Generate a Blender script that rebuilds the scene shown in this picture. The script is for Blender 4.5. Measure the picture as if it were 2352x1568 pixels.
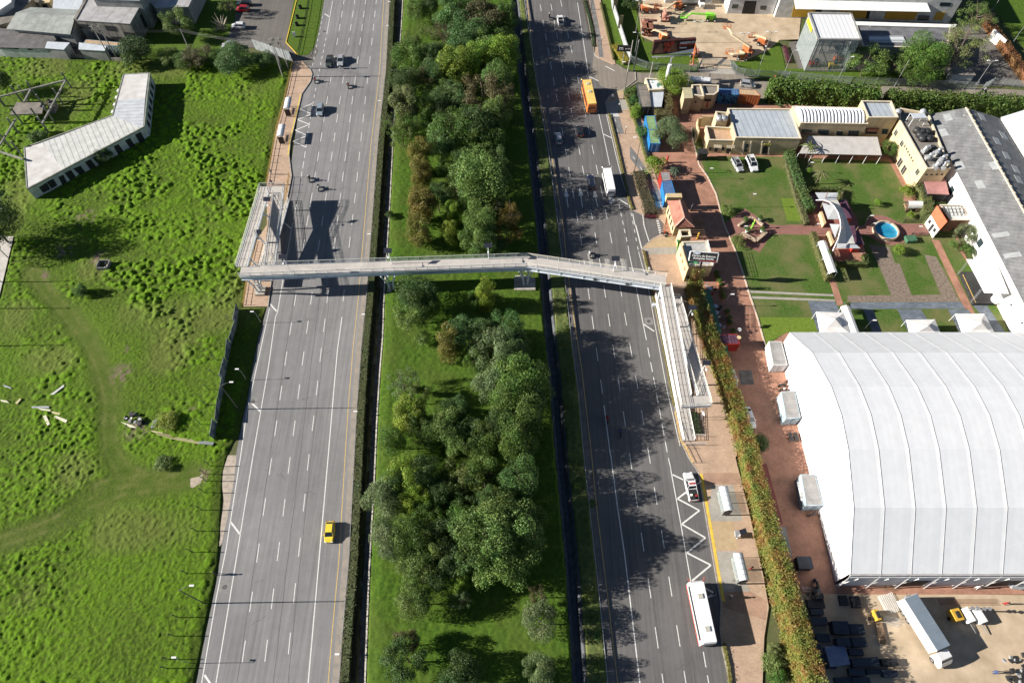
import bpy,bmesh,math,random
import numpy as np
from mathutils import Vector,Matrix
for o in list(bpy.data.objects): bpy.data.objects.remove(o)
SC = bpy.context.scene; COL = SC.collection
R = math.radians; PI = math.pi
random.seed(7)
# ---------------------------------------------------------------- camera, sky, sun, exposure
H = 115.0; PITCH = 58.3
cam = bpy.data.objects.new('camera',bpy.data.cameras.new('camera')); COL.objects.link(cam)
cam.location = (0,0,H); cam.rotation_euler = (R(90 - PITCH),0,0)
cam.data.sensor_width = 36; cam.data.lens = 24; cam.data.clip_start = 0.5; cam.data.clip_end = 6000
SC.camera = cam
SUN_EL = 23.5; SUN_AZ = -90.8
world = bpy.data.worlds.new('World'); SC.world = world; world.use_nodes = True
wn = world.node_tree.nodes; bg = wn['Background']
sky = wn.new('ShaderNodeTexSky'); sky.sky_type = 'NISHITA'; sky.sun_disc = False
sky.sun_elevation = R(SUN_EL); sky.sun_rotation = R(SUN_AZ); sky.altitude = 2600
world.node_tree.links.new(sky.outputs[0],bg.inputs[0]); bg.inputs[1].default_value = 0.040
sun = bpy.data.objects.new('sun',bpy.data.lights.new('sun','SUN')); COL.objects.link(sun)
sun.data.energy = 5.0; sun.data.angle = R(0.53); sun.data.color = (1.0,0.945,0.86)
sd = Vector((math.sin(R(SUN_AZ)) * math.cos(R(SUN_EL)),math.cos(R(SUN_AZ)) * math.cos(R(SUN_EL)),math.sin(R(SUN_EL))))
sun.rotation_euler = sd.to_track_quat('Z','Y').to_euler(); sun.location = (-100,60,80)
SC.view_settings.view_transform = 'Standard'; SC.view_settings.look = 'None'
SC.view_settings.exposure = 1.2; SC.view_settings.gamma = 1.0
# ---------------------------------------------------------------- photo reading -> ground points
_s,_c,_f = math.sin(R(PITCH)),math.cos(R(PITCH)),1568.0
CR = {'d': (0,0,1)}
for k,(x0,y0,sc) in {'c1': (0,0,1.7425),'c2': (1000,0,1.7425),'c3': (2000,0,1.7425),'c4': (2896,0,1.7425),
      'c5': (0,900,1.7425),'c6': (1000,900,1.7425),'c7': (2000,900,1.7425),'c8': (2896,900,1.7425),
      'c9': (0,1831,1.7425),'c10': (1000,1831,1.7425),'c11': (2000,1831,1.7425),'c12': (2896,1831,1.7425),
      'z1': (900,700,2.8517),'z2': (2500,1050,3.484),'z3': (2550,1400,3.484),'z4': (2500,300,3.1367),
      'z5': (2450,750,3.1367),'z6': (3200,700,3.1367),'z7': (2450,0,3.1357),'z8': (0,0,3.1357)}.items():
 CR[k] = (x0 * .574219,y0 * .574219,.574219 / sc)
def ray(k,x,y):
 ox,oy,s = CR[k]; u = (x * s + ox - 1176) / _f; v = (y * s + oy - 784) / _f
 return Vector((u,_c - v * _s,-(_s + v * _c)))
def W(k,x,y,z=0.0):
 d = ray(k,x,y); t = (z - H) / d.z
 return Vector((d.x * t,d.y * t,z))
def WP(k,pts,z=0.0): return [W(k,x,y,z) for x,y in pts]
def Wplane(k,x,y,a,b):
 """point seen at (x, y) on the upright plane through a and b"""
 d = ray(k,x,y); n = Vector((b.y - a.y,a.x - b.x,0)); t = (a - Vector((0,0,H))).dot(n) / d.dot(n)
 return Vector((0,0,H)) + d * t
# ---------------------------------------------------------------- materials
MATS = {}
def _new(name):
 m = bpy.data.materials.new(name); m.use_nodes = True; MATS[name] = m
 return m,m.node_tree.nodes,m.node_tree.links,m.node_tree.nodes['Principled BSDF']
def lin(h):
 h = h.lstrip('#'); v = [int(h[i:i + 2],16) / 255 for i in (0,2,4)]
 return tuple(x / 12.92 if x <= .04045 else ((x + .055) / 1.055) ** 2.4 for x in v) + (1,)
def C4(c): return lin(c) if isinstance(c,str) else (tuple(c) + (1,))[:4]
def _mix(N,L,fac,a,b):
 m = N.new('ShaderNodeMix'); m.data_type = 'RGBA'
 if fac is not None: L.new(fac,m.inputs[0])
 for i,v in ((6,a),(7,b)):
  if isinstance(v,tuple): m.inputs[i].default_value = v
  else: L.new(v,m.inputs[i])
 return m
def _noise(N,L,co,scale,det=4,rough=.55):
 n = N.new('ShaderNodeTexNoise'); n.inputs['Scale'].default_value = scale; n.inputs['Detail'].default_value = det
 n.inputs['Roughness'].default_value = rough
 if co is not None: L.new(co,n.inputs['Vector'])
 return n
def _ramp(N,L,src,stops):
 r = N.new('ShaderNodeValToRGB'); e = r.color_ramp.elements
 while len(e) < len(stops): e.new(.5)
 for i,(p,c) in enumerate(stops): e[i].position = p; e[i].color = C4(c)
 L.new(src,r.inputs[0]); return r
def _geo(N):
 return N.new('ShaderNodeNewGeometry').outputs['Position']
def _bump(N,L,P,src,st,dist=.05):
 b = N.new('ShaderNodeBump'); b.inputs['Strength'].default_value = st; b.inputs['Distance'].default_value = dist
 L.new(src,b.inputs['Height']); L.new(b.outputs[0],P.inputs['Normal'])
def mat(name,a,b=None,scale=1.0,rough=.7,metal=0.0,bump=0.0,det=5,lo=.35,hi=.65,spec=.4,coat=0.0):
 """noise-mottled surface between colours a and b"""
 if name in MATS: return MATS[name]
 m,N,L,P = _new(name); P.inputs['Roughness'].default_value = rough; P.inputs['Metallic'].default_value = metal
 P.inputs['Specular IOR Level'].default_value = spec; P.inputs['Coat Weight'].default_value = coat
 a = C4(a)
 if b is None: b = tuple(x * .78 for x in a[:3]) + (1,)
 co = N.new('ShaderNodeTexCoord').outputs['Object']
 n = _noise(N,L,co,scale,det); r = _ramp(N,L,n.outputs[0],[(lo,a),(hi,b)])
 L.new(r.outputs[0],P.inputs['Base Color'])
 if bump: _bump(N,L,P,n.outputs[0],bump)
 return m
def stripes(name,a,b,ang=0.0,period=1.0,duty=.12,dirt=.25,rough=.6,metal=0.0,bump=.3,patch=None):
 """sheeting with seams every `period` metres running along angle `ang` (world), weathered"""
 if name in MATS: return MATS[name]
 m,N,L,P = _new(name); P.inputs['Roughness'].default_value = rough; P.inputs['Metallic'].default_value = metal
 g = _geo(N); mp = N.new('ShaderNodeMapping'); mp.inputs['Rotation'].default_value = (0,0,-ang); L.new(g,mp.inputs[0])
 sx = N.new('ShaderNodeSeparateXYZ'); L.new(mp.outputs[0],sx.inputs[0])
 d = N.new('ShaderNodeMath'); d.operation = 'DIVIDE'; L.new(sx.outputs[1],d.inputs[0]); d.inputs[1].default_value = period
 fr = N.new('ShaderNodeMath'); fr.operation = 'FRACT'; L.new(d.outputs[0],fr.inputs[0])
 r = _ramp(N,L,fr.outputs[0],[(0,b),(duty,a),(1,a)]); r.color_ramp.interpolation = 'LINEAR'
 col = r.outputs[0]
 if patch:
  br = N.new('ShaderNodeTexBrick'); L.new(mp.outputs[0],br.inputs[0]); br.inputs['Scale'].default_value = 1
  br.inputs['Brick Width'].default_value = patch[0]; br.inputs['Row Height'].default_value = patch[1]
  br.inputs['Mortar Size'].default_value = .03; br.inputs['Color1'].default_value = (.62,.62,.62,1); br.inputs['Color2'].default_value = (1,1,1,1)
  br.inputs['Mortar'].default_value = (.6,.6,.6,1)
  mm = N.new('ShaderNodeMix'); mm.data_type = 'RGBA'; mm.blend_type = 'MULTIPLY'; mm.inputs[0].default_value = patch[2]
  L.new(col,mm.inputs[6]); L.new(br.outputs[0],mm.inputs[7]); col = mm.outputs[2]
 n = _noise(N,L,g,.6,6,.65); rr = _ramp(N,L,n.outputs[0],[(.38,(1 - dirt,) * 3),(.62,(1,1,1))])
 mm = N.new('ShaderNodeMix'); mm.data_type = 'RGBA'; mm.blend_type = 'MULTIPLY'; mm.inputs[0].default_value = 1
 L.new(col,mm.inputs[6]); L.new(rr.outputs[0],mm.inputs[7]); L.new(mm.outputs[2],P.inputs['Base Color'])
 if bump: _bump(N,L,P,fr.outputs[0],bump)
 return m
def bricks(name,a,b,mortar,w=.4,h=.2,ms=.02,ang=0.0,rough=.85,var=.3,stain=.3):
 if name in MATS: return MATS[name]
 m,N,L,P = _new(name); P.inputs['Roughness'].default_value = rough
 g = _geo(N); mp = N.new('ShaderNodeMapping'); mp.inputs['Rotation'].default_value = (0,0,ang); L.new(g,mp.inputs[0])
 br = N.new('ShaderNodeTexBrick'); L.new(mp.outputs[0],br.inputs[0]); br.inputs['Scale'].default_value = 1
 br.inputs['Brick Width'].default_value = w; br.inputs['Row Height'].default_value = h; br.inputs['Mortar Size'].default_value = ms
 br.inputs['Color1'].default_value = C4(a); br.inputs['Color2'].default_value = C4(b); br.inputs['Mortar'].default_value = C4(mortar)
 n = _noise(N,L,g,.35,7,.7); rr = _ramp(N,L,n.outputs[0],[(.35,(1 - stain,) * 3),(.62,(1,1,1))])
 mm = N.new('ShaderNodeMix'); mm.data_type = 'RGBA'; mm.blend_type = 'MULTIPLY'; mm.inputs[0].default_value = 1
 L.new(br.outputs[0],mm.inputs[6]); L.new(rr.outputs[0],mm.inputs[7]); L.new(mm.outputs[2],P.inputs['Base Color'])
 return m
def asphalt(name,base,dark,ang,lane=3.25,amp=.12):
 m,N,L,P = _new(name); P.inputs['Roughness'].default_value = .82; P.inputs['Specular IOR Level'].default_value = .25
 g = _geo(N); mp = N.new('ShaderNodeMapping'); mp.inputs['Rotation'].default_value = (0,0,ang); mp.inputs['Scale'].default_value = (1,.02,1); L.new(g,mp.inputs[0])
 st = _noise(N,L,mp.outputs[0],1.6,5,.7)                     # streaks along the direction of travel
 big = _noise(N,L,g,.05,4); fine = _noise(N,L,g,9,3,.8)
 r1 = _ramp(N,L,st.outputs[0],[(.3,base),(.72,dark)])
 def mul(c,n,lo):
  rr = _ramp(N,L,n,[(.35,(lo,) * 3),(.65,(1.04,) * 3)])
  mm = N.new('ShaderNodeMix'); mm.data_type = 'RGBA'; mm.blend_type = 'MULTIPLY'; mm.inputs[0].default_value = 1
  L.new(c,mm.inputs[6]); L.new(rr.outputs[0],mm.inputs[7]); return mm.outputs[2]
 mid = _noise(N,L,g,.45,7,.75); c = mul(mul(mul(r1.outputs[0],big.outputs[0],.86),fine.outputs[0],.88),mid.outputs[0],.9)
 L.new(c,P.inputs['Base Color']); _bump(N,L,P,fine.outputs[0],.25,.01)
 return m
def grass(name,stops,s1=.12,s2=3.0,bump=.6,dry=None,trans=.25,tuft=None):
 """mown or rough grass; stops = (fresh, mid, dark)"""
 if name in MATS: return MATS[name]
 m,N,L,P = _new(name); P.inputs['Roughness'].default_value = .9; P.inputs['Specular IOR Level'].default_value = .15
 g = _geo(N)
 fine = _noise(N,L,g,s2,6,.75); r = _ramp(N,L,fine.outputs[0],[(.32,stops[2]),(.5,stops[1]),(.68,stops[0])])
 big = _noise(N,L,g,s1,5,.6); col = r.outputs[0]
 rb = _ramp(N,L,big.outputs[0],[(.42,(0,0,0)),(.62,(1,1,1))])
 mm = _mix(N,L,rb.outputs[0],col,C4(dry) if dry else C4(stops[1])); mm2 = _mix(N,L,None,col,mm.outputs[2]); mm2.inputs[0].default_value = .75
 if tuft:   # the taller tussock grass is a fresher green than the short sward between
  sp = N.new('ShaderNodeSeparateXYZ'); L.new(g,sp.inputs[0]); rt = _ramp(N,L,sp.outputs[2],[(tuft[0],(0,0,0)),(tuft[1],(1,1,1))]); r2_ = _ramp(N,L,fine.outputs[0],[(.35,tuft[3]),(.65,tuft[2])]); mm2 = _mix(N,L,rt.outputs[0],mm2.outputs[2],r2_.outputs[0])
  at = N.new('ShaderNodeAttribute'); at.attribute_name = 'worn'; mm2 = _mix(N,L,at.outputs['Fac'],mm2.outputs[2],(.165,.19,.05,1)); at = N.new('ShaderNodeAttribute'); at.attribute_name = 'soil'; mm2 = _mix(N,L,at.outputs['Fac'],mm2.outputs[2],(.22,.165,.12,1))
 L.new(mm2.outputs[2],P.inputs['Base Color'])
 _bump(N,L,P,fine.outputs[0],bump,.12)
 if trans:
  t = N.new('ShaderNodeBsdfTranslucent'); L.new(mm2.outputs[2],t.inputs[0]); ms = N.new('ShaderNodeMixShader'); ms.inputs[0].default_value = trans
  L.new(P.outputs[0],ms.inputs[1]); L.new(t.outputs[0],ms.inputs[2]); L.new(ms.outputs[0],N['Material Output'].inputs[0])
 return m
def leafmat(name='leaves',c=None,sc=.35,trans=.35):
 """leaves; colour comes from the object colour, varied in clumps and leaf to leaf"""
 if name in MATS: return MATS[name]
 m,N,L,P = _new(name); P.inputs['Roughness'].default_value = .55; P.inputs['Specular IOR Level'].default_value = .3
 oi = N.new('ShaderNodeObjectInfo'); co = N.new('ShaderNodeTexCoord').outputs['Object']
 n = _noise(N,L,_geo(N),sc,3); n2 = _noise(N,L,co,4.0,2)
 src = oi.outputs['Color'] if c is None else C4(c)
 hs = N.new('ShaderNodeHueSaturation'); hs.inputs['Saturation'].default_value = .95
 if c is None: L.new(src,hs.inputs['Color'])
 else: hs.inputs['Color'].default_value = src
 mr = N.new('ShaderNodeMapRange'); mr.inputs[1].default_value = .3; mr.inputs[2].default_value = .7; mr.inputs[3].default_value = .55; mr.inputs[4].default_value = 1.5
 L.new(n2.outputs[0],mr.inputs[0]); L.new(mr.outputs[0],hs.inputs['Value'])
 mh = N.new('ShaderNodeMapRange'); mh.inputs[1].default_value = .3; mh.inputs[2].default_value = .7; mh.inputs[3].default_value = .475; mh.inputs[4].default_value = .52
 L.new(n.outputs[0],mh.inputs[0]); L.new(mh.outputs[0],hs.inputs['Hue'])
 L.new(hs.outputs[0],P.inputs['Base Color'])
 t = N.new('ShaderNodeBsdfTranslucent'); L.new(hs.outputs[0],t.inputs[0]); ms = N.new('ShaderNodeMixShader'); ms.inputs[0].default_value = trans
 L.new(P.outputs[0],ms.inputs[1]); L.new(t.outputs[0],ms.inputs[2]); L.new(ms.outputs[0],N['Material Output'].inputs[0])
 return m
def glassmat(name='window_glass',c=(.02,.03,.035),rough=.08):
 if name in MATS: return MATS[name]
 return mat(name,c,tuple(x * 1.5 for x in c),2,rough=rough,spec=.8)
# ---------------------------------------------------------------- objects and mesh building
def tag(o,label=None,cat=None,group=None,kind=None):
 if label: o['label'] = label
 if cat: o['category'] = cat
 if group: o['group'] = group
 if kind: o['kind'] = kind
 return o
def empty(name,loc,label,cat,group=None):
 o = bpy.data.objects.new(name,None); o.empty_display_size = .3; COL.objects.link(o); o.location = Vector(loc)
 return tag(o,label,cat,group)
def kids(o): return [c for c in bpy.data.objects if c.parent == o]
def copy_tree(o,loc=None,rz=None,label=None,scale=None,parent=None,group=None):
 c = o.copy(); COL.objects.link(c)
 if parent is not None: c.parent = parent
 if loc is not None: c.location = Vector(loc)
 if rz is not None: c.rotation_euler = (0,0,rz)
 if scale is not None: c.scale = (scale,) * 3 if not isinstance(scale,tuple) else scale
 if label: c['label'] = label
 if group: c['group'] = group
 for ch in o.children: copy_tree(ch,parent=c)
 return c
class MB:
 def __init__(s): s.v = []; s.f = []
 def add(s,vs,fs):
  n = len(s.v); s.v += [tuple(v) for v in vs]; s.f += [tuple(i + n for i in f) for f in fs]; return s
 def prism(s,pts,z0=None,z1=None,h=None):
  """pts: ring of (x, y[, z]); extruded from z0 (or z-h) up to z1 (or each point's own z)"""
  top = [(p[0],p[1],(z1 if z1 is not None else p[2])) for p in pts]
  bot = [(p[0],p[1],(z0 if z0 is not None else t[2] - h)) for p,t in zip(pts,top)]
  a = sum(p[0] * q[1] - q[0] * p[1] for p,q in zip(top,top[1:] + top[:1]))
  if a < 0: top.reverse(); bot.reverse()
  n = len(top)
  s.add(bot + top,[tuple(range(n - 1,-1,-1)),tuple(range(n,2 * n))] + [(i,(i + 1) % n,n + (i + 1) % n,n + i) for i in range(n)])
  return s
 def box(s,c,d,rz=0.0,tilt=None):
  x,y,z = (k / 2 for k in d); M = Matrix.Rotation(rz,3,'Z')
  if tilt: M = M @ Matrix.Rotation(tilt[1],3,tilt[0])
  vs = [Vector(c) + M @ Vector((a * x,b * y,e * z)) for e in (-1,1) for a,b in ((-1,-1),(1,-1),(1,1),(-1,1))]
  s.add(vs,[(3,2,1,0),(4,5,6,7),(0,1,5,4),(1,2,6,5),(2,3,7,6),(3,0,4,7)]); return s
 def bar(s,p,q,w,h=None,w2=None):
  """square bar from p to q"""
  p,q = Vector(p),Vector(q); h = h or w; d = (q - p)
  if d.length < 1e-6: return s
  d.normalize(); r = d.cross(Vector((0,0,1)))
  if r.length < .05: r = Vector((1,0,0))
  r.normalize(); u = r.cross(d); k = (w2 or w) / w
  vs = [p + r * a * w / 2 + u * b * h / 2 for a,b in ((-1,-1),(1,-1),(1,1),(-1,1))] + [q + (r * a * w / 2 + u * b * h / 2) * k for a,b in ((-1,-1),(1,-1),(1,1),(-1,1))]
  s.add(vs,[(3,2,1,0),(4,5,6,7),(0,1,5,4),(1,2,6,5),(2,3,7,6),(3,0,4,7)]); return s
 def tube(s,pts,r,n=6,r2=None):
  """round tube along a polyline, radius r tapering to r2"""
  pts = [Vector(p) for p in pts]; r2 = r if r2 is None else r2; m = len(pts); base = len(s.v)
  for i,p in enumerate(pts):
   d = (pts[min(i + 1,m - 1)] - pts[max(i - 1,0)]).normalized(); a = d.cross(Vector((0,0,1)))
   if a.length < .05: a = Vector((1,0,0))
   a.normalize(); b = d.cross(a); rr = r + (r2 - r) * i / max(1,m - 1)
   for k in range(n):
    t = 2 * PI * k / n; s.v.append(tuple(p + a * math.cos(t) * rr + b * math.sin(t) * rr))
  for i in range(m - 1):
   for k in range(n):
    k2 = (k + 1) % n; s.f.append((base + i * n + k,base + i * n + k2,base + (i + 1) * n + k2,base + (i + 1) * n + k))
  s.f.append(tuple(base + k for k in range(n - 1,-1,-1))); s.f.append(tuple(base + (m - 1) * n + k for k in range(n)))
  return s
 def lathe(s,c,prof,n=12,sx=1,sy=1,cap=True):
  c = Vector(c); base = len(s.v)
  for r,z in prof:
   for k in range(n):
    t = 2 * PI * k / n; s.v.append((c.x + math.cos(t) * r * sx,c.y + math.sin(t) * r * sy,c.z + z))
  for i in range(len(prof) - 1):
   for k in range(n):
    k2 = (k + 1) % n; s.f.append((base + i * n + k,base + i * n + k2,base + (i + 1) * n + k2,base + (i + 1) * n + k))
  if cap: s.f.append(tuple(base + k for k in range(n - 1,-1,-1))); s.f.append(tuple(base + (len(prof) - 1) * n + k for k in range(n)))
  return s
 def ball(s,c,r,n=8,sz=1.0):
  return s.lathe(c,[(max(.01,r * math.sin(PI * i / 6)),-r * sz * math.cos(PI * i / 6)) for i in range(7)],n)
 def face(s,pts): return s.add(pts,[tuple(range(len(pts)))])
 def build(s,name,m,parent=None,smooth=False,bevel=0.0):
  off = Vector((0,0,0)); p = parent
  while p is not None: off += p.location; p = p.parent
  me = bpy.data.meshes.new(name); me.from_pydata([(v[0] - off.x,v[1] - off.y,v[2] - off.z) for v in s.v],[],s.f)
  me.materials.append(MATS[m] if isinstance(m,str) else m)
  if smooth:
   for pl in me.polygons: pl.use_smooth = True
  o = bpy.data.objects.new(name,me); COL.objects.link(o)
  if parent is not None: o.parent = parent
  if bevel:
   b = o.modifiers.new('bevel','BEVEL'); b.width = bevel; b.segments = 2; b.limit_method = 'ANGLE'
  return o
def offset(pts,d):
 """shift an open polyline sideways (to its left) by d"""
 out = []; n = len(pts)
 for i in range(n):
  a,b = pts[max(i - 1,0)],pts[min(i + 1,n - 1)]; t = Vector((b[0] - a[0],b[1] - a[1],0)).normalized()
  out.append(Vector((pts[i][0] - t.y * d,pts[i][1] + t.x * d,pts[i][2] if len(pts[i]) > 2 else 0)))
 return out
def strip(mb,pts,w0,w1,z0,z1):
 """a band following pts between side offsets w0 and w1, from z0 to z1"""
 a,b = offset(pts,w0),offset(pts,w1)
 for i in range(len(pts) - 1):
  q = [(a[i].x,a[i].y,0),(a[i + 1].x,a[i + 1].y,0),(b[i + 1].x,b[i + 1].y,0),(b[i].x,b[i].y,0)]
  if z0 is None: mb.face([(x,y,z1) for x,y,_ in (q if w0 > w1 else q[::-1])])
  else: mb.prism(q,z0,z1)
 return mb
def sheet(name,pts,z,m,kind='structure',thick=None):
 """flat ground sheet from a ring of points"""
 from mathutils.geometry import tessellate_polygon
 P = [Vector((p[0],p[1],z)) for p in pts]; mb = MB()
 if thick: mb.prism(P,z - thick,z)
 else:
  mb.v = [tuple(p) for p in P]
  for t in tessellate_polygon([P]):
   a,b,c = (P[i] for i in t); mb.f.append(tuple(t) if (b - a).cross(c - a).z > 0 else tuple(reversed(t)))
 return tag(mb.build(name,m),kind=kind)
def dens(pts,step):
 out = [Vector(pts[0])]
 for a,b in zip(pts,pts[1:]):
  a,b = Vector(a),Vector(b); n = max(1,int((b - a).length / step))
  out += [a.lerp(b,i / n) for i in range(1,n + 1)]
 return out
def xat(pts,Y):
 """x of a (mostly north-south) polyline at world Y"""
 q = sorted(pts,key=lambda p: p.y)
 if Y <= q[0].y: a,b = q[0],q[1]
 elif Y >= q[-1].y: a,b = q[-2],q[-1]
 else:
  for a,b in zip(q,q[1:]):
   if a.y <= Y <= b.y: break
 return a.x + (b.x - a.x) * (Y - a.y) / (b.y - a.y + 1e-9)
def vnoise(x,y,seed=0):
 """smooth value noise on arrays"""
 xi = np.floor(x).astype(np.int64); yi = np.floor(y).astype(np.int64); fx = x - xi; fy = y - yi
 fx = fx * fx * (3 - 2 * fx); fy = fy * fy * (3 - 2 * fy)
 def h(a,b):
  n = (a * 374761393 + b * 668265263 + seed * 974711) & 0x7fffffff
  n = ((n ^ (n >> 13)) * 1274126177) & 0x7fffffff
  return ((n ^ (n >> 16)) & 0xffff) / 65535.0
 return (h(xi,yi) * (1 - fx) + h(xi + 1,yi) * fx) * (1 - fy) + (h(xi,yi + 1) * (1 - fx) + h(xi + 1,yi + 1) * fx) * fy
def sdist(X,Y,ring):
 """signed distance to a ring, positive inside"""
 ins = np.zeros(X.shape,bool); d = np.full(X.shape,1e9); n = len(ring)
 for i in range(n):
  ax,ay = ring[i][0],ring[i][1]; bx,by = ring[(i + 1) % n][0],ring[(i + 1) % n][1]
  ex,ey = bx - ax,by - ay; t = np.clip(((X - ax) * ex + (Y - ay) * ey) / (ex * ex + ey * ey + 1e-9),0,1)
  d = np.minimum(d,np.hypot(X - ax - t * ex,Y - ay - t * ey))
  cr = ((ay > Y) != (by > Y)) & (X < (bx - ax) * (Y - ay) / ((by - ay) if abs(by - ay) > 1e-9 else 1e-9) + ax); ins ^= cr
 return np.where(ins,d,-d)
def heightfield(name,x0,x1,y0,y1,step,fn,m,kind='structure',cut=-.3):
 xs = np.arange(x0,x1 + step,step); ys = np.arange(y0,y1 + step,step); X,Y = np.meshgrid(xs,ys); Z = fn(X,Y)
 ny,nx = X.shape; co = np.stack([X,Y,Z],-1).reshape(-1,3).astype(np.float32)
 i = np.arange(ny * nx).reshape(ny,nx); q = np.stack([i[:-1,:-1],i[:-1,1:],i[1:,1:],i[1:,:-1]],-1).reshape(-1,4)
 keep = (Z.reshape(-1)[q] > cut).any(1); q = q[keep]
 used = np.unique(q); rm = np.full(ny * nx,-1); rm[used] = np.arange(len(used)); q = rm[q]; co = co[used]
 me = bpy.data.meshes.new(name); me.vertices.add(len(co)); me.vertices.foreach_set('co',co.ravel())
 me.loops.add(q.size); me.loops.foreach_set('vertex_index',q.ravel().astype(np.int32)); me.polygons.add(len(q))
 me.polygons.foreach_set('loop_start',np.arange(0,q.size,4,dtype=np.int32)); me.polygons.foreach_set('loop_total',np.full(len(q),4,np.int32))
 me.polygons.foreach_set('use_smooth',np.ones(len(q),bool)); me.update(calc_edges=True)
 me.materials.append(m); o = bpy.data.objects.new(name,me); COL.objects.link(o); return tag(o,kind=kind)
def leafmesh(name,P,Nn,size,rnd,aspect=.7):
 """one small quad per point, facing roughly along Nn"""
 n = len(P); r = rnd.normal(size=(n,3)) * .55; d = Nn + r; d /= np.linalg.norm(d,axis=1,keepdims=True) + 1e-9
 t = np.cross(d,rnd.normal(size=(n,3))); t /= np.linalg.norm(t,axis=1,keepdims=True) + 1e-9; b = np.cross(d,t)
 sz = (size * rnd.uniform(.6,1.35,n))[:,None]; t *= sz; b *= sz * aspect
 co = np.stack([P - t,P - b * .8,P + t,P + b * .8],1).reshape(-1,3).astype(np.float32)
 return co
def mesh_quads(name,co,extra=None):
 me = bpy.data.meshes.new(name); n = len(co) // 4; me.vertices.add(len(co)); me.vertices.foreach_set('co',co.ravel())
 me.loops.add(len(co)); me.loops.foreach_set('vertex_index',np.arange(len(co),dtype=np.int32)); me.polygons.add(n)
 me.polygons.foreach_set('loop_start',np.arange(0,len(co),4,dtype=np.int32)); me.polygons.foreach_set('loop_total',np.full(n,4,np.int32))
 me.update(calc_edges=True); return me
def text(s,size,m,name,parent,mtx,depth=.02,align='CENTER',bold=0.0,xs=1.0):
 """raised lettering lying in the plane given by mtx (columns x, y, normal, origin)"""
 cu = bpy.data.curves.new('lettering','FONT'); cu.body = s; cu.size = size; cu.extrude = depth; cu.align_x = align; cu.align_y = 'CENTER'; cu.offset = bold
 t = bpy.data.objects.new('t',cu); COL.objects.link(t); dg = bpy.context.evaluated_depsgraph_get(); dg.update()
 me = bpy.data.meshes.new_from_object(t.evaluated_get(dg)); bpy.data.objects.remove(t); bpy.data.curves.remove(cu)
 off = Vector((0,0,0)); p = parent
 while p is not None: off += p.location; p = p.parent
 me.transform(Matrix.Translation(-off) @ mtx @ Matrix.Diagonal((xs,1,1,1))); me.materials.clear(); me.materials.append(MATS[m] if isinstance(m,str) else m)
 o = bpy.data.objects.new(name,me); COL.objects.link(o)
 if parent is not None: o.parent = parent
 return o
def frame_mtx(o,x,y):
 x = Vector(x).normalized(); y = Vector(y); y = (y - x * y.dot(x)).normalized(); z = x.cross(y); o = Vector(o)
 return Matrix(((x.x,y.x,z.x,o.x),(x.y,y.y,z.y,o.y),(x.z,y.z,z.z,o.z),(0,0,0,1)))
# ================================================================ SETTING
def cat(*segs):
 out = []
 for k,pts in segs: out += WP(k,pts)
 return out
def extend(p,a=70,b=120):
 """lengthen a far-to-near line beyond both ends of the frame"""
 t0 = (p[0] - p[1]).normalized(); t1 = (p[-1] - p[-2]).normalized()
 return [p[0] + t0 * b] + p + [p[-1] + t1 * a]
RAIL_L = extend(cat(('d',[(895.5,0),(887,165),(869,330),(855,516.7),(842.8,681.6),(831.2,800),(821,940),(815,1051),(803,1282),(789,1447),(780.2,1568)])))
EDGE_L = cat(('d',[(743.9,0),(732,66),(722.5,108.7),(700,150),(692,200),(680,300),(665,402),(658,444),(638,514.7),(617,678),(613,706),(593,780),(580,846),(570,912),(558,962),(544,1033),(527,1134),(514,1216),(501,1315),(488,1381),(471,1463),(451,1568)]))
EDGE_L = extend(EDGE_L)
WALL_L = extend(cat(('c2',[(1062,0),(1050,220),(1030,420),(1008,700),(990,1050),(970,1450)]),('c6',[(948,230),(930,500),(920,800),(902,1000),(880,1350)]),('c10',[(862,150),(845,450),(825,800),(813,1100),(796,1568)])))
DITCH = extend(cat(('c3',[(105,0),(165,560),(235,1100)]),('c7',[(287,0),(345,700),(378,1000)]),('c11',[(430,0),(470,400),(508,800),(535,1200),(557,1568)])))
RAIL_R = extend(cat(('d',[(1202.8,0),(1230.8,184.5),(1260.4,362.5),(1280.2,516.7),(1296.7,648.6),(1313,797),(1328,912),(1338.7,1040),(1354,1183),(1372.5,1348),(1394,1568)])))
YEL_R = extend(cat(('d',[(1211,0),(1227.5,164.8),(1257,296.6),(1273.6,395),(1293.4,516.7),(1300,582.7),(1313,698),(1336,846),(1358.5,1042),(1372.5,1183),(1392,1338),(1408.7,1480),(1419,1568)])))
M_ground = grass('base_ground',((.10,.12,.04),(.07,.09,.03),(.05,.06,.025)),.05,1.2,.3,dry=(.13,.12,.06),trans=0)
# one ground sheet to the horizon; the two drainage channels are folded into it
ys = [-2500,-600,-250] + [y for y in range(-110,331,5)] + [500,1000,3000]
cols = []
gv,gf = [],[]
for Y in ys:
 Yc = max(-110,min(330,Y)); wl = xat(WALL_L,Yc); dr = xat(DITCH,Yc)
 xs = [(-3000,-.1),(wl - 1.25,-.1),(wl - 1.0,-.85),(wl - .25,-.85),(wl,-.1),(dr - .95,-.1),(dr - .3,-1.0),(dr + .3,-1.0),(dr + .95,-.1),(3000,-.1)]
 gv += [(x,Y,z) for x,z in xs]
n = 10
for j in range(len(ys) - 1):
 for i in range(n - 1): a = j * n + i; gf.append((a,a + 1,a + 1 + n,a + n))
mb = MB(); mb.v = gv; mb.f = gf; tag(mb.build('ground',M_ground),kind='structure')
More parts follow.
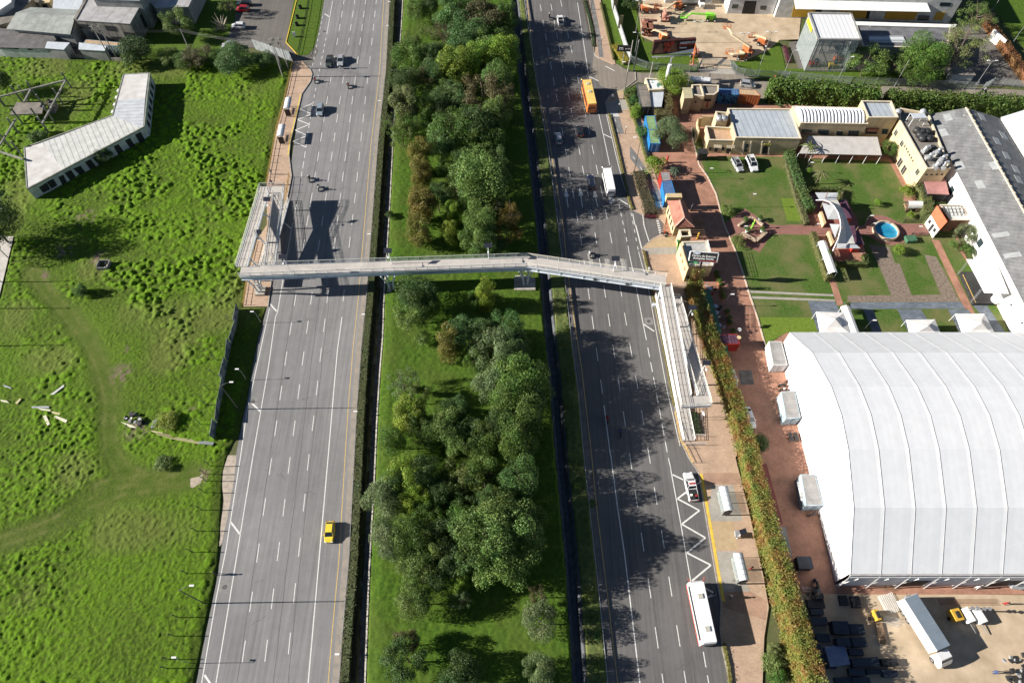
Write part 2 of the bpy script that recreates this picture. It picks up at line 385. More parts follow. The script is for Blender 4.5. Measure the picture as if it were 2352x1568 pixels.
# channel linings (poured slabs), laid just above the ground sheet
M_conc = mat('channel_concrete',(.20,.20,.19),(.08,.085,.07),1.3,rough=.9,bump=.4,det=8)
M_slab = mat('shaded_concrete',(.085,.09,.10),(.045,.05,.055),1.0,rough=.8,bump=.3)  # bluish dark of the tree shadow is put into the slab colour
M_wallc = mat('pale_coping',(.62,.58,.50),(.42,.38,.32),2.0,rough=.9,bump=.3)
YS = [y for y in range(-60,301,4)]
def lining(name,line,prof,m):
 mb = MB(); k = len(prof)
 for Y in YS:
  x = xat(line,Y); mb.v += [(x + dx,Y,z) for dx,z in prof]
 for j in range(len(YS) - 1):
  for i in range(k - 1): a = j * k + i; mb.f.append((a,a + 1,a + 1 + k,a + k))
 return tag(mb.build(name,m),kind='structure')
lining('channel_lining',WALL_L,[(-1.27,-.06),(-1.0,-.84),(-.27,-.84),(-.02,-.05)],M_conc)
lining('channel_lining',DITCH,[(-1.15,-.02),(-.92,-.03),(-.3,-.985),(.3,-.985),(.92,-.03),(1.12,-.02)],M_slab)
cw = MB()
for Y0,Y1 in zip(YS,YS[1:]):
 a,b = xat(WALL_L,Y0),xat(WALL_L,Y1); cw.prism([(a + .01,Y0 + .02),(a + .26,Y0 + .02),(b + .26,Y1 - .02),(b + .01,Y1 - .02)],-.6,.22)
tag(cw.build('kerb',M_wallc),kind='structure')
# meadow west of the road
M_mead = grass('meadow_grass',((.14,.20,.018),(.085,.14,.015),(.03,.06,.009)),.05,2.8,1.0,dry=(.11,.165,.024),trans=.25,tuft=(.2,.4,(.17,.31,.013),(.085,.175,.009)))
M_meadlow = M_mead
side_l = WP('c1',[(2045,440),(1985,700),(1930,900),(1860,1290)]) + WP('c5',[(1790,100),(1730,330),(1697,570),(1862,572)])
_ya,_yb = W('c9',0,-80).y,W('c9',0,620).y
edge_meadow = side_l + [p + Vector((-.25 - (1.5 * max(0,1 - abs((p.y - _yb) / (_ya - _yb) - .75) * 1.4) if _yb < p.y < _ya else 0),0,0)) for p in dens([q for q in EDGE_L if q.y < W('d',0,712).y],3)]
top_l = WP('c1',[(2045,440),(1500,400),(1000,420),(850,425),(400,400),(0,380)])
ring = edge_meadow + [Vector((-140,-60,0)),Vector((-190,30,0)),top_l[-1] + Vector((-50,5,0))] + top_l[::-1][:-1]
track = WP('c5',[(230,330),(320,460),(470,620),(600,780),(690,940),(745,1100),(770,1250),(760,1400),(770,1560)]) + WP('c9',[(850,90),(980,130)])
track2 = WP('c9',[(1340,130),(1100,190),(850,230),(600,330),(350,470),(0,590)])
track3 = WP('c9',[(1340,150),(1000,150),(700,200)])
smooth_zone = WP('c5',[(560,600),(800,560),(1150,900),(1120,1180),(1030,1300),(800,1360),(700,900)])
low_zone = WP('c5',[(-300,1220),(500,1290),(820,1370),(1490,1500),(1500,1568)]) + WP('c9',[(1640,0),(1300,1568),(-600,1568)]) + [Vector((-140,-60,0))]
def pdist(X,Y,pl):
 d = np.full(X.shape,1e9)
 for a,b in zip(pl,pl[1:]):
  ex,ey = b.x - a.x,b.y - a.y; t = np.clip(((X - a.x) * ex + (Y - a.y) * ey) / (ex * ex + ey * ey),0,1)
  d = np.minimum(d,np.hypot(X - a.x - t * ex,Y - a.y - t * ey))
 return d
yard_line = WP('c1',[(2045,440),(850,425),(0,380)])
def domes(X,Y,c,seed):
 """rounded tussocks, one per jittered cell"""
 gx = np.floor(X / c).astype(np.int64); gy = np.floor(Y / c).astype(np.int64); out = np.zeros(X.shape)
 def hh(a,b,k):
  n = (a * 73856093 ^ b * 19349663 ^ (seed + k) * 83492791) & 0x7fffffff; n = ((n ^ (n >> 13)) * 1274126177) & 0x7fffffff; return ((n ^ (n >> 16)) & 0xffff) / 65535.0
 for i in (-1,0,1):
  for j in (-1,0,1):
   a,b = gx + i,gy + j; r = c * (.38 + .42 * hh(a,b,3)); q = ((X - (a + hh(a,b,1)) * c) ** 2 + 1.4 * (Y - (b + hh(a,b,2)) * c) ** 2) / (r * r)
   out = np.maximum(out,np.where(hh(a,b,4) > .38,np.sqrt(np.clip(1 - q,0,1)) * (.5 + .6 * hh(a,b,5)),0))
 return out
COURT = WP('c5',[(-300,60),(105,80),(5,505),(-150,1000),(-500,1000)])
def meadow_h(X,Y):
 s = sdist(X,Y,ring); flat = np.ones(X.shape)
 for tr,w in ((track,2.2),(track2,2.6),(track3,1.6)): flat *= np.clip((pdist(X,Y,tr) - w * .45) / w,.06,1)
 sz = np.clip(-sdist(X,Y,smooth_zone) / 2.5,0,1) * .85 + .15; lz = np.clip(sdist(X,Y,low_zone) / 2 + .3,0,1)
 wx = X + 1.2 * vnoise(X * .35,Y * .35,5); wy = Y + 1.2 * vnoise(X * .35,Y * .35,6)
 cell = vnoise(wx * .8,wy * 1.1,1) * .45 + vnoise(wx * 1.7,wy * 2.1,2) * .4 + vnoise(X * 3.4,Y * 3.6,7) * .15
 lump = domes(X,Y,1.15,77) * np.clip((vnoise(X * .16,Y * .16,15) - .28) * 4,0,1) + .35 * np.clip((cell - .5) / .28,0,1)
 dens_ = np.clip(vnoise(X * .07,Y * .07,9) * 1.8 - .15,.2,1)
 fine = vnoise(X * 3.1,Y * 3.1,3) * .6 + vnoise(X * 6,Y * 6,4) * .4
 hi = lump * .5 * np.maximum(dens_,.55) * sz + fine * .2
 cl = vnoise(wx * 1.1,wy * 1.4,11) * .5 + vnoise(X * 2.3,Y * 2.7,12) * .5
 lo = (np.clip((cl - .48) / .3,0,1) * .2 + domes(X,Y,.8,78) * .2) * np.clip(vnoise(X * .05,Y * .05,21) * 2.2 - .4,.3,1) + fine * .24
 h = (hi * (1 - lz) + lo * lz) * flat + .05 + .12 * vnoise(X * .12,Y * .12,8)
 h *= np.clip(-sdist(X,Y,COURT) / .5,0,1); return np.where(s > 0,h * np.clip(s / 1.7,0,1),-.5) + np.where(s > 0,np.clip(s,0,.2) * .4 - .05,0)
mead = heightfield('meadow',-152,-22,1,172,.2,meadow_h,M_mead,cut=-.3)
_co = np.empty(len(mead.data.vertices) * 3,np.float32); mead.data.vertices.foreach_get('co',_co); _x,_y = _co[0::3],_co[1::3]
worn = np.zeros(_x.shape); soil = np.zeros(_x.shape)
for tr in (track,track2,track3): d_ = pdist(_x,_y,tr); worn = np.maximum(worn,np.exp(-((d_ - .9) / .42) ** 2) * .8 + np.exp(-(d_ / 2.6) ** 2) * .3)
worn *= np.clip(vnoise(_x * .5,_y * .5,61) * 1.6 - .1,0,1) * np.clip(vnoise(_x * 2.4,_y * 2.4,62) * 1.6,.4,1)
worn = np.maximum(worn,np.clip(vnoise(_x * .09,_y * .09,63) * 3 - 2.05,0,.55))
for k,x,y,r_ in (('c5',850,1040,2.6),('c5',450,190,2.4),('c5',690,235,2.2),('c5',470,150,1.8),('c5',1330,1270,1.2),('c5',870,870,1.0),('c1',600,1520,2.5),('c9',1400,130,2.0),('c5',960,1420,2.6),('c5',300,360,1.5)):
 p = W(k,x,y); soil = np.maximum(soil,np.clip(1.2 - np.hypot(_x - p.x,_y - p.y) / r_,0,1) * np.clip(vnoise(_x * 1.3,_y * 1.3,64) * 3 - 1.1,0,1))
for nm,v_ in (('worn',worn),('soil',soil)): at_ = mead.data.attributes.new(nm,'FLOAT','POINT'); at_.data.foreach_set('value',v_.astype(np.float32))
sheet('meadow_ground',[(-152,8),(-152,160),(-290,180),(-290,-40),(-60,-40),(-60,1),(-152,1)],-.02,M_mead)
# median lawn
M_med = grass('median_grass',((.115,.20,.018),(.07,.14,.014),(.03,.07,.009)),.09,1.8,.7,dry=(.09,.13,.022),trans=.2)
def median_h(X,Y):
 L = np.interp(Y,[p.y for p in reversed(WALL_L)],[p.x for p in reversed(WALL_L)]) + .24
 D = np.interp(Y,[p.y for p in reversed(DITCH)],[p.x for p in reversed(DITCH)]) - 1.1
 s = np.minimum(X - L,D - X)
 h = .08 + .28 * np.clip((X - L) / 1.8,0,1) ** .7 - .18 * np.clip((X - L - 2) / 6,0,1) + .1 * vnoise(X * .25,Y * .25,31) + .1 * vnoise(X * 1.3,Y * 1.3,32) + .07 * vnoise(X * 3.5,Y * 3.5,33)
 return np.where(s > 0,h * np.clip(s / .3,.2,1),-.6)
heightfield('lawn',-31,15,-2,190,.22,median_h,M_med)
M_dry = grass('bank_grass',((.24,.22,.08),(.13,.16,.05),(.06,.08,.03)),.22,1.4,.7,dry=(.07,.11,.03),trans=.15)
def bank_h(X,Y):
 A = np.interp(Y,[p.y for p in reversed(DITCH)],[p.x for p in reversed(DITCH)]) + 1.08
 B = np.interp(Y,[p.y for p in reversed(RAIL_R)],[p.x for p in reversed(RAIL_R)]) + .1
 s = np.minimum(X - A,B - X)
 return np.where(s > 0,.06 + .15 * vnoise(X * .8,Y * .8,41) + .1 * vnoise(X * 2.5,Y * 2.5,42),-.6)
heightfield('bank',1,20,-2,190,.25,bank_h,M_dry)
M_earth = mat('hedge_soil',(.07,.055,.03),(.03,.035,.015),.9,rough=1,bump=.6)
def soil_h(X,Y):
 A = np.interp(Y,[p.y for p in reversed(RAIL_L)],[p.x for p in reversed(RAIL_L)]) + .05
 B = np.interp(Y,[p.y for p in reversed(WALL_L)],[p.x for p in reversed(WALL_L)]) - 1.25
 s = np.minimum(X - A,B - X); return np.where(s > 0,.02 + .08 * vnoise(X * 2,Y * 2,51),-.6)
heightfield('hedge_bed',-38,-24,-2,190,.3,soil_h,M_earth)
# carriageways
ANG = math.atan2(RAIL_L[2].x - RAIL_L[-3].x,RAIL_L[2].y - RAIL_L[-3].y)
ANG2 = math.atan2(RAIL_R[4].x - RAIL_R[-3].x,RAIL_R[4].y - RAIL_R[-3].y)
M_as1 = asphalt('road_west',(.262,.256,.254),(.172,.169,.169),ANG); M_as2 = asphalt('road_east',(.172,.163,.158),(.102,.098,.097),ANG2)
M_as3 = asphalt('lot_asphalt',(.19,.175,.155),(.12,.11,.10),.6); M_as4 = asphalt('service_road',(.30,.26,.21),(.20,.175,.15),1.2)
sheet('road',EDGE_L + offset(RAIL_L,0)[::-1],0,M_as1)
KERB_R = cat(('c3',[(585,0),(657,385),(690,410),(800,460),(940,505),(945,560),(870,615),(760,670),(730,720),(765,860),(825,1110),(880,1290),(930,1470),(990,1500),(1120,1530),(1145,1568)]),
             ('c7',[(1165,65),(1060,95),(1000,150),(985,175),(1020,320),(1060,480),(1100,700),(1155,950),(1205,1200),(1225,1350),(1268,1530)]),('c11',[(1312,0),(1378,100),(1500,820),(1535,1000),(1528,1180),(1545,1330),(1598,1568)]))
KERB_R = extend(KERB_R)
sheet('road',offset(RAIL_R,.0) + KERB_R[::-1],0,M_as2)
sheet('service_road',cat(('c3',[(655,380),(790,430),(900,500),(1000,510),(1380,500),(1400,410),(1610,430),(1620,490),(1780,560),(2091,600)]),('c4',[(1090,640),(2091,690),(2200,700),(2200,600),(2091,560),(1700,600),(1820,560),(1800,300),(1760,270),(1500,300)]))[:10] +
      cat(('c4',[(900,600),(1750,612),(2300,640),(2300,760),(2000,740),(1000,680)])) + cat(('c3',[(1800,690),(1300,640),(1100,590),(960,575),(900,612),(790,640),(700,600),(640,500)])),.004,M_as4)
# markings
M_wp = mat('road_paint',(.66,.65,.62),(.44,.43,.41),3,rough=.7,lo=.45,hi=.8); M_yp = mat('yellow_paint',(.70,.46,.12),(.45,.32,.12),2,rough=.7)
M_wornp = mat('worn_paint',(.40,.38,.35),(.20,.19,.18),2.5,rough=.8)
def line(mb,pts,w,z=.005):
 pts = dens(pts,4); return strip(mb,pts,-w / 2,w / 2,None,z)
def dashes(mb,path,centres,L,w,z=.005):
 for Y in centres:
  a = Vector((xat(path,Y - L / 2),Y - L / 2,0)); b = Vector((xat(path,Y + L / 2),Y + L / 2,0)); strip(mb,[a,b],-w / 2,w / 2,None,z)
def series(pts,per):  # centres read in the picture; the gaps in between are filled in
 ys_ = sorted(p.y for p in pts); out = [ys_[0]]
 for y in ys_[1:]:
  k = max(1,round((y - out[-1]) / per)); a = out[-1]; out += [a + (y - a) * i / k for i in range(1,k + 1)]
 return [out[0] - per * i for i in range(4,0,-1)] + out + [out[-1] + per * i for i in range(1,6)]
mk = MB()
L1 = cat(('d',[(790,3.3),(774.6,95.6),(751,230.7),(738,314.7),(715.2,454.8),(706,506.7),(698,563),(678,688),(667.5,754),(656.6,823),(645,902),(633.5,983),(621,1071),(607,1163.5),(592.5,1269),(576.7,1381),(560,1494.6)]))
L2 = cat(('d',[(814.8,3),(801,95.6),(780.8,230.7),(768,314.7),(748.2,454.8),(732.4,563),(715.2,684.9),(706,750.8),(696,823),(686.2,899),(675.7,983),(664,1068),(652.5,1165),(639.3,1265.6),(626,1374),(611.3,1493)]))
L3 = cat(('d',[(839.5,3),(827.3,95.6),(809.2,230.7),(799,314.7),(781.2,454.8),(768.6,558),(752,681.6),(745,747.5),(736.3,815),(728.4,890.8),(719.2,971.6),(707.7,1061),(698.8,1153.6),(687.9,1255.7),(676.4,1361),(664.8,1476.5)]))
L4 = cat(('d',[(864.2,3),(854.3,95.6),(838.8,230.7),(829.6,314.7),(815.4,454.8),(803,556),(789.4,678)]))
for P_ in (L1,L2,L3,L4): dashes(mk,extend(P_,20,20) if len(P_) > 8 else P_,[y for y in series(P_,7.25) if P_ is not L4 or y > W('d',0,700).y],3.1,.13)
L4b = cat(('d',[(785.5,727.7),(775,803.5),(765.3,912),(755,1033.5),(707.7,1568)])); line(mk,L4b + [L4b[-1] + (L4b[-1] - L4b[-2]) * .6],.17)
L0 = cat(('d',[(719,237),(707.7,303),(697.8,372),(674.7,504),(667.8,535),(657.8,595),(637.6,716),(632.7,727.7),(616,846),(583.3,1033.5),(553.6,1216),(524,1397.4),(496,1568)]))
line(mk,L0[3:] + [L0[-1] + (L0[-1] - L0[-2]) * .6],.15)
Lt = cat(('d',[(764,3),(750.5,79),(731.7,171),(719,237)])); dashes(mk,Lt,[y for y in np.arange(Lt[-1].y,Lt[1].y,2.6)],1.2,.14); line(mk,Lt[:2],.15)
dashes(mk,L0,[y for y in np.arange(L0[3].y,L0[0].y,3.4)],2.2,.14)
dashes(mk,cat(('c2',[(505,120),(470,290),(415,560)])),[y for y in np.arange(W('c2',0,540).y,W('c2',0,120).y,2.6)],1.2,.14)
line(mk,cat(('d',[(619,708),(606,768),(567,945),(552,1051),(519,1262),(497.6,1367.8),(463,1568)])),.15)
for k,a,b in (('c5',(1878,545),(1928,600)),('c5',(1755,1240),(1815,1298)),('c9',(1608,445),(1672,530)),('c9',(1425,1510),(1465,1568)),('c2',(520,98),(558,122)),('z1',(670,540),(755,610))):
 line(mk,WP(k,[a,b]),.3)
line(mk,WP('c2',[(445,718),(345,760)]),.22)
zz = WP('c2',[(345,760),(430,795),(330,835),(415,868),(315,908),(402,945),(300,985),(388,1025)])
for a,b in zip(zz,zz[1:]): line(mk,[a,b],.24,.0055)
# east carriageway
RA = [(303,165),(320,260),(337,360),(355,460),(375,567),(395,680),(417,800),(435,920),(458,1058),(485,1200),(510,1350),(537,1508)]
RB = [(380,160),(398,250),(435,450),(458,557),(480,670),(500,785),(553,1048),(580,1190),(610,1338),(638,1495)]
RC = [(475,245),(520,450),(545,555),(567,665),(592,780),(620,910),(647,1042),(677,1183),(708,1330),(740,1488)]
r1 = cat(('c3',RA),('c7',[(565,105),(618,475),(647,678),(677,900),(708,1125)]))
r2 = cat(('c3',RB),('c7',[(668,92),(697,265),(730,462),(760,662),(793,880),(830,1110),(867,1350)]),('c11',[(910,20),(950,280),(993,583),(1042,905),(1092,1250),(1140,1580)]))
r3 = cat(('c3',RC),('c7',[(773,88),(805,262),(842,455),(875,655),(912,870),(953,1095),(995,1340)]),('c11',[(1085,263),(1135,565),(1187,893),(1243,1237),(1295,1560)]))
yE = math.atan2(r2[0].y - r2[-5].y,r2[0].x - r2[-5].x); yW = math.atan2(L2[-1].y - L2[0].y,L2[-1].x - L2[0].x)
for P_ in (r1,r2,r3): dashes(mk,extend(P_,15,30),[y for y in series(P_,7.25) if P_ is not r1 or y > W('c7',0,1180).y],3.1,.13)
line(mk,cat(('c7',[(725,1255),(765,1568)]),('c11',[(775,0),(820,350),(870,680),(975,1568)])),.17)
line(mk,cat(('c3',[(540,20),(575,250),(612,490)])),.15); line(mk,cat(('c3',[(685,780),(765,1150)])),.15); line(mk,cat(('c3',[(755,1350),(765,1420)])),.15)
line(mk,cat(('c3',[(740,790),(800,1050),(850,1250),(890,1370),(920,1470)])),.14)
dashes(mk,cat(('c3',[(612,490),(640,600),(685,780)])),[y for y in np.arange(W('c3',0,780).y,W('c3',0,490).y,2.6)],1.1,.14)
dashes(mk,cat(('c3',[(820,1380),(860,1568)]),('c7',[(895,160)])),[y for y in np.arange(W('c7',0,160).y,W('c3',0,1380).y,2.4)],1.2,.14)
dashes(mk,cat(('c3',[(890,1370),(930,1568)]),('c7',[(965,185)])),[y for y in np.arange(W('c7',0,160).y,W('c3',0,1400).y,2.4)],1.0,.14)
line(mk,cat(('c7',[(895,170),(920,290),(950,440),(1000,700),(1020,800)])),.15)
dashes(mk,cat(('c7',[(1020,800),(1085,1140),(1150,1500)]),('c11',[(1175,10),(1190,70)])),[y for y in np.arange(W('c11',0,40).y,W('c7',0,810).y,3.3)],2.2,.15)
line(mk,cat(('c11',[(1188,70),(1255,430),(1330,860)])),.16)
dashes(mk,cat(('c11',[(1405,1280),(1455,1568)])),[y for y in np.arange(W('c11',0,1568).y,W('c11',0,1280).y,3.3)],2.2,.15)
line(mk,cat(('c7',[(945,0),(988,165)])),.25); line(mk,cat(('c3',[(995,1500),(1003,1568)]),('c7',[(1003,0),(1040,120)])),.2); line(mk,cat(('c3',[(925,1490),(940,1568)]),('c7',[(945,0)])),.2)
line(mk,cat(('c7',[(965,185),(1030,420),(1085,720),(1160,1130),(1255,1540)])),.12)
for k,a,b in (('c3',(553,225),(600,243)),('c3',(625,535),(685,565)),('c3',(720,935),(778,962)),('c3',(818,1382),(890,1425)),('c7',(1000,690),(1075,740)),('c3',(733,462),(800,495)),('c11',(1202,115),(1280,152))):
 line(mk,WP(k,[a,b]),.25)
zz = WP('c11',[(1300,235),(1237,283),(1390,365),(1267,460),(1432,555),(1303,660),(1470,745),(1338,855),(1503,945),(1380,1000)])
for i,(a,b) in enumerate(zip(zz,zz[1:])): line(mk,[a,b],.27,.0052 + .0004 * (i % 2))
# stop-bay cross dashes on the driveway, lane arrows
for y in np.linspace(0,1,9):
 p = W('z5',560,395).lerp(W('z5',612,622),y); mk.box((p.x,p.y,.006),(.55,.35,.004))
def arrow(mb,tail,head,w=.55,fw=1.6):
 t,h = Vector(tail),Vector(head); d = (h - t); L = d.length; d.normalize(); n_ = Vector((-d.y,d.x,0)); c = t + d * L * .55
 mb.face([(p.x,p.y,.0065) for p in (t - n_ * .09,c - n_ * .09,c + n_ * .09,t + n_ * .09)][::1]); mb.face([(p.x,p.y,.0065) for p in (c - n_ * w,c + n_ * w,h)][::-1])
for a,b in (((475,1445),(457,1310)),((575,1445),(555,1300)),((680,1440),(655,1318))): arrow(mk,W('c3',*a),W('c3',*b))
arrow(mk,W('c3',775,1430),W('c3',768,1350),.5); mk.box((W('c3',780,1395).x,W('c3',780,1395).y,.0066),(.9,.8,.004),.7)
tag(mk.build('road_markings',M_wp),kind='structure')
wk = MB()
for a,b in (((640,275),(620,200)),((745,300),(742,235)),((865,300),(848,235))):
 p,q = W('c7',*a),W('c7',*b); strip(wk,[p,q],-.42,.42,None,.0045)
tag(wk.build('worn_road_markings',M_wornp),kind='structure')
ym = MB(); strip(ym,dens(extend([p for p in YEL_R[1:-1]],10,20),4),-.06,.06,None,.005)
yl = offset(RAIL_L[1:-1],-1.75 if offset(RAIL_L[1:-1],1)[3].x > RAIL_L[4].x else 1.75)
strip(ym,dens(yl,5),-.06,.06,None,.005); tag(ym.build('yellow_road_markings',M_yp),kind='structure')
# paler, dustier shoulder beside each barrier
M_sh = mat('shoulder_dust',(.30,.255,.21),(.20,.185,.165),.8,rough=.9,lo=.3,hi=.7)
sh = MB(); sgn = -1 if offset(RAIL_L[1:-1],1)[3].x > RAIL_L[4].x else 1
strip(sh,dens(RAIL_L[1:-1],5),*((.0,1.15 * sgn) if sgn > 0 else (-1.15,0)),None,.0025)
tag(sh.build('road_shoulder',M_sh),kind='structure')
sh = MB(); strip(sh,dens(RAIL_R[1:-1],5),*((-1.0,0) if offset(RAIL_R[1:-1],1)[3].x < RAIL_R[4].x else (0,1.0)),None,.0025)
tag(sh.build('road_shoulder',mat('shoulder_grey',(.16,.15,.145),(.11,.105,.10),.8,rough=.9)),kind='structure')
jm = MB()
for P_,o in ((L3,.4),(L1,-.3),(r2,.35),(r3,1.5),(L2,1.7)):
 q = [p for p in extend(P_,20,20)]; q = [p + Vector((.05 * math.sin(p.y * .9),0,0)) for p in dens(offset(q,o),3)]; strip(jm,q,-.035,.035,None,.003)
rj = random.Random(4)
for i in range(26):
 P_ = rj.choice((L1,L2,L3,r1,r2,r3)); Y = rj.uniform(12,165); x = xat(P_,Y) + rj.uniform(-1.4,1.4); q = [Vector((x,Y,0))]
 for j in range(6): q.append(q[-1] + Vector((rj.uniform(.1,.5),rj.uniform(-.4,.4),0)))
 strip(jm,q,-.025,.025,None,.0032)
tag(jm.build('road_joints',mat('bitumen',(.055,.053,.052),(.09,.088,.087),1.5,rough=.8)),kind='structure')
# utility covers let into the road
M_cov = mat('cover_concrete',(.24,.23,.22),(.17,.165,.16),2,rough=.9); M_iron = mat('cast_iron',(.10,.10,.10),(.05,.05,.05),4,rough=.6)
cv = MB()
for k,q in (('c9',[(1530,855),(1612,855),(1605,945),(1520,940)]),('c7',[(1005,645),(1062,645),(1070,693),(1010,693)]),('c5',[(1750,1200),(1805,1200),(1800,1262),(1745,1262)]),('c7',[(740,240),(765,240),(775,305),(745,305)]),('c7',[(838,240),(880,240),(892,318),(852,318)])):
 cv.face([tuple(p) for p in WP(k,q,.0035)][::-1])
tag(cv.build('utility_cover',M_cov),kind='structure')
ic = MB()
for k,x,y in (('c9',1567,898),('c7',1037,670),('c5',1763,1230),('c2',518,220),('z1',650,930)):
 p = W(k,x,y); ic.lathe((p.x,p.y,.004),[(.38,0),(.38,.012),(.3,.012),(.3,.006)],16)
tag(ic.build('manhole_cover',M_iron),kind='structure')
# ================================================================ pavements, lawns and yards
M_pave = bricks('pink_paving',(.50,.33,.22),(.40,.25,.17),(.46,.36,.27),.42,.21,.03,.15,stain=.22)
M_kerb = mat('kerb_stone',(.42,.39,.34),(.28,.26,.23),1.5,rough=.9); M_kerby = mat('yellow_kerb',(.72,.50,.05),(.55,.38,.06),1.5,rough=.8)
M_tan = bricks('tan_paving',(.47,.35,.20),(.42,.30,.17),(.40,.32,.22),.6,.6,.03,.15,stain=.12)
M_gpave = bricks('grey_paving',(.40,.37,.32),(.33,.30,.26),(.30,.28,.25),.6,.3,.03,.15,stain=.15)
M_redb = bricks('red_brick_paving',(.45,.205,.13),(.34,.155,.10),(.38,.24,.17),.26,.13,.015,.2,stain=.4)
M_redb2 = bricks('plum_brick_paving',(.30,.13,.10),(.25,.11,.09),(.22,.12,.10),.26,.13,.015,.2,stain=.25)
M_slate = bricks('slate_paving',(.17,.20,.24),(.11,.13,.16),(.10,.11,.12),1.0,.5,.02,0,stain=.25)
M_grav = mat('bare_gravel',(.24,.19,.15),(.13,.10,.075),2.2,rough=1,bump=.7,det=9)
M_sand = mat('sandy_yard',(.52,.41,.29),(.34,.26,.17),.35,rough=1,bump=.25,det=9,lo=.32,hi=.72)
M_cyc = mat('cycle_path',(.19,.185,.18),(.14,.135,.13),.7,rough=.85)
M_lawn = grass('garden_lawn',((.115,.18,.036),(.078,.14,.026),(.04,.08,.016)),.16,2.2,.6,dry=(.185,.17,.075),trans=.15)
M_lawn2 = grass('new_turf',((.20,.28,.05),(.15,.22,.03),(.09,.15,.02)),.2,1.5,.5,trans=.15)
M_verge = grass('verge_grass',((.15,.22,.03),(.09,.155,.02),(.04,.08,.012)),.12,1.6,.7,trans=.2)
M_dark = mat('dark_soil',(.09,.07,.05),(.05,.04,.03),1.2,rough=1,bump=.5)
# east side lawns north of the service road
sheet('lawn',cat(('c3',[(690,-120),(800,440),(930,495),(1380,500),(1400,415),(1400,330),(1000,290),(950,60),(900,-120)])),.0,M_verge)
sheet('lawn',cat(('c3',[(1605,425),(1640,480),(1780,545),(2091,590)]),('c4',[(900,585),(1700,620),(1700,560),(900,480),(430,480),(380,270),(300,290),(120,430)])),.002,M_verge)
sheet('yard',cat(('c3',[(965,65),(985,255),(1065,290),(1360,320),(1395,470),(1620,478),(1605,420),(1700,430),(1870,350),(1950,280),(2091,275)]),('c4',[(520,290),(560,-150)]),('c3',[(960,-150)])),.008,M_sand)
sheet('forecourt',cat(('c4',[(520,480),(450,300),(900,160),(1850,160),(1850,280),(2091,540),(2091,600),(1750,600),(1700,520),(880,490)])),.006,M_as3)
sheet('lawn',cat(('c4',[(1820,0),(2300,600),(2300,-200),(1700,-200)])),.0,M_verge)
sheet('apron',cat(('c3',[(1395,475),(1615,480),(1640,520),(1500,515),(1390,500)])),.0105,M_gpave)
# event grounds: brick floor, lawn, paths
sheet('yard',cat(('c3',[(1180,560),(1280,700),(1830,725),(2091,720)]),('c4',[(1200,780),(1400,1250),(1560,1480)]),('c8',[(1700,250),(2091,760),(2300,900)]),('c12',[(2091,950),(500,950),(230,100)]),('c7',[(1690,1560),(1560,1120),(1400,500),(1310,360),(1240,100),(1130,60)]),('c3',[(1150,1500),(1100,1300),(1040,1100),(980,830),(950,600)])),.003,M_redb)
sheet('lawn',cat(('c3',[(1385,1092),(1980,1092),(2091,1100)]),('c4',[(520,1100),(1150,1125),(1255,1320),(1250,1400),(1560,1500)]),('c8',[(1640,180),(2020,745),(430,752),(290,845)]),('c7',[(1852,850),(1795,650),(1735,470),(1695,340),(1645,200),(1612,60)]),('c3',[(1560,1560),(1505,1350),(1445,1230)])),.012,M_lawn)
sheet('lawn',cat(('z4',[(840,680),(900,660),(960,820),(1000,870),(940,1090),(880,920)])),.012,M_lawn)
sheet('path',cat(('c3',[(1555,1565),(1705,1452),(1880,1565),(2000,1572)]),('z6',[(-200,625),(700,620),(800,640),(850,545),(960,500),(1090,520),(1200,580),(1280,612),(1540,612),(1640,740),(1390,775),(1330,830),(1250,865),(1150,885),(1000,850),(850,760),(-200,745)]),('c7',[(1890,65),(1812,190),(1640,115)])),.017,M_redb2)
sheet('patio',cat(('z6',[(120,190),(480,190),(640,400),(740,618),(120,622),(60,500)])),.0165,M_redb2)
sheet('patio',cat(('z6',[(205,748),(740,748),(800,900),(860,1080),(450,1085),(240,850)])),.0165,M_redb)
for q in ([(730,378),(775,378),(835,562),(788,562)],[(1445,100),(1500,108),(1752,620),(1692,620)]): sheet('path',WP('c8',q),.0175,M_redb)
for q in ([(155,455),(762,483),(764,497),(165,471)],[(173,495),(772,519),(776,532),(180,512)]): sheet('path',WP('c8',q),.017,M_gpave)
sheet('path',WP('c4',[(1140,1110),(1195,1100),(1310,1300),(1265,1330)]),.0175,M_redb)
sheet('gravel',WP('c8',[(1010,140),(1150,150),(1190,262),(1225,272),(1308,488),(1512,485),(1408,240),(1395,205),(1478,222),(1645,535),(860,537),(862,492),(1165,490),(1100,330)]),.0165,M_grav)
for q in ([(585,530),(770,532),(835,640),(860,748),(655,748)],[(832,540),(1650,535),(1682,582),(870,586)],[(1208,588),(1370,588),(1420,660),(1445,748),(1285,748)],[(970,588),(1038,588),(1100,748),(1038,748)],[(1560,586),(1695,586),(1860,748),(1640,748)],[(1735,560),(1832,560),(1960,748),(1895,748)]):
 sheet('terrace',WP('c8',q),.019,M_slate)
sheet('turf',WP('c8',[(250,642),(625,645),(652,746),(430,750),(322,805),(292,838)]),.0145,M_lawn2)
sheet('turf',WP('c4',[(395,1380),(480,1385),(562,1540),(440,1540)]),.0145,M_lawn2)
sheet('yard',cat(('c12',[(470,945),(1200,950),(1790,950),(2500,960),(2500,2000),(560,2000)])),.006,M_sand)
sheet('terrace',WP('c8',[(98,1012),(190,1010),(210,1110),(118,1113)]),.0155,mat('grey_hatch',(.17,.16,.14),(.10,.09,.085),.8,rough=.9))
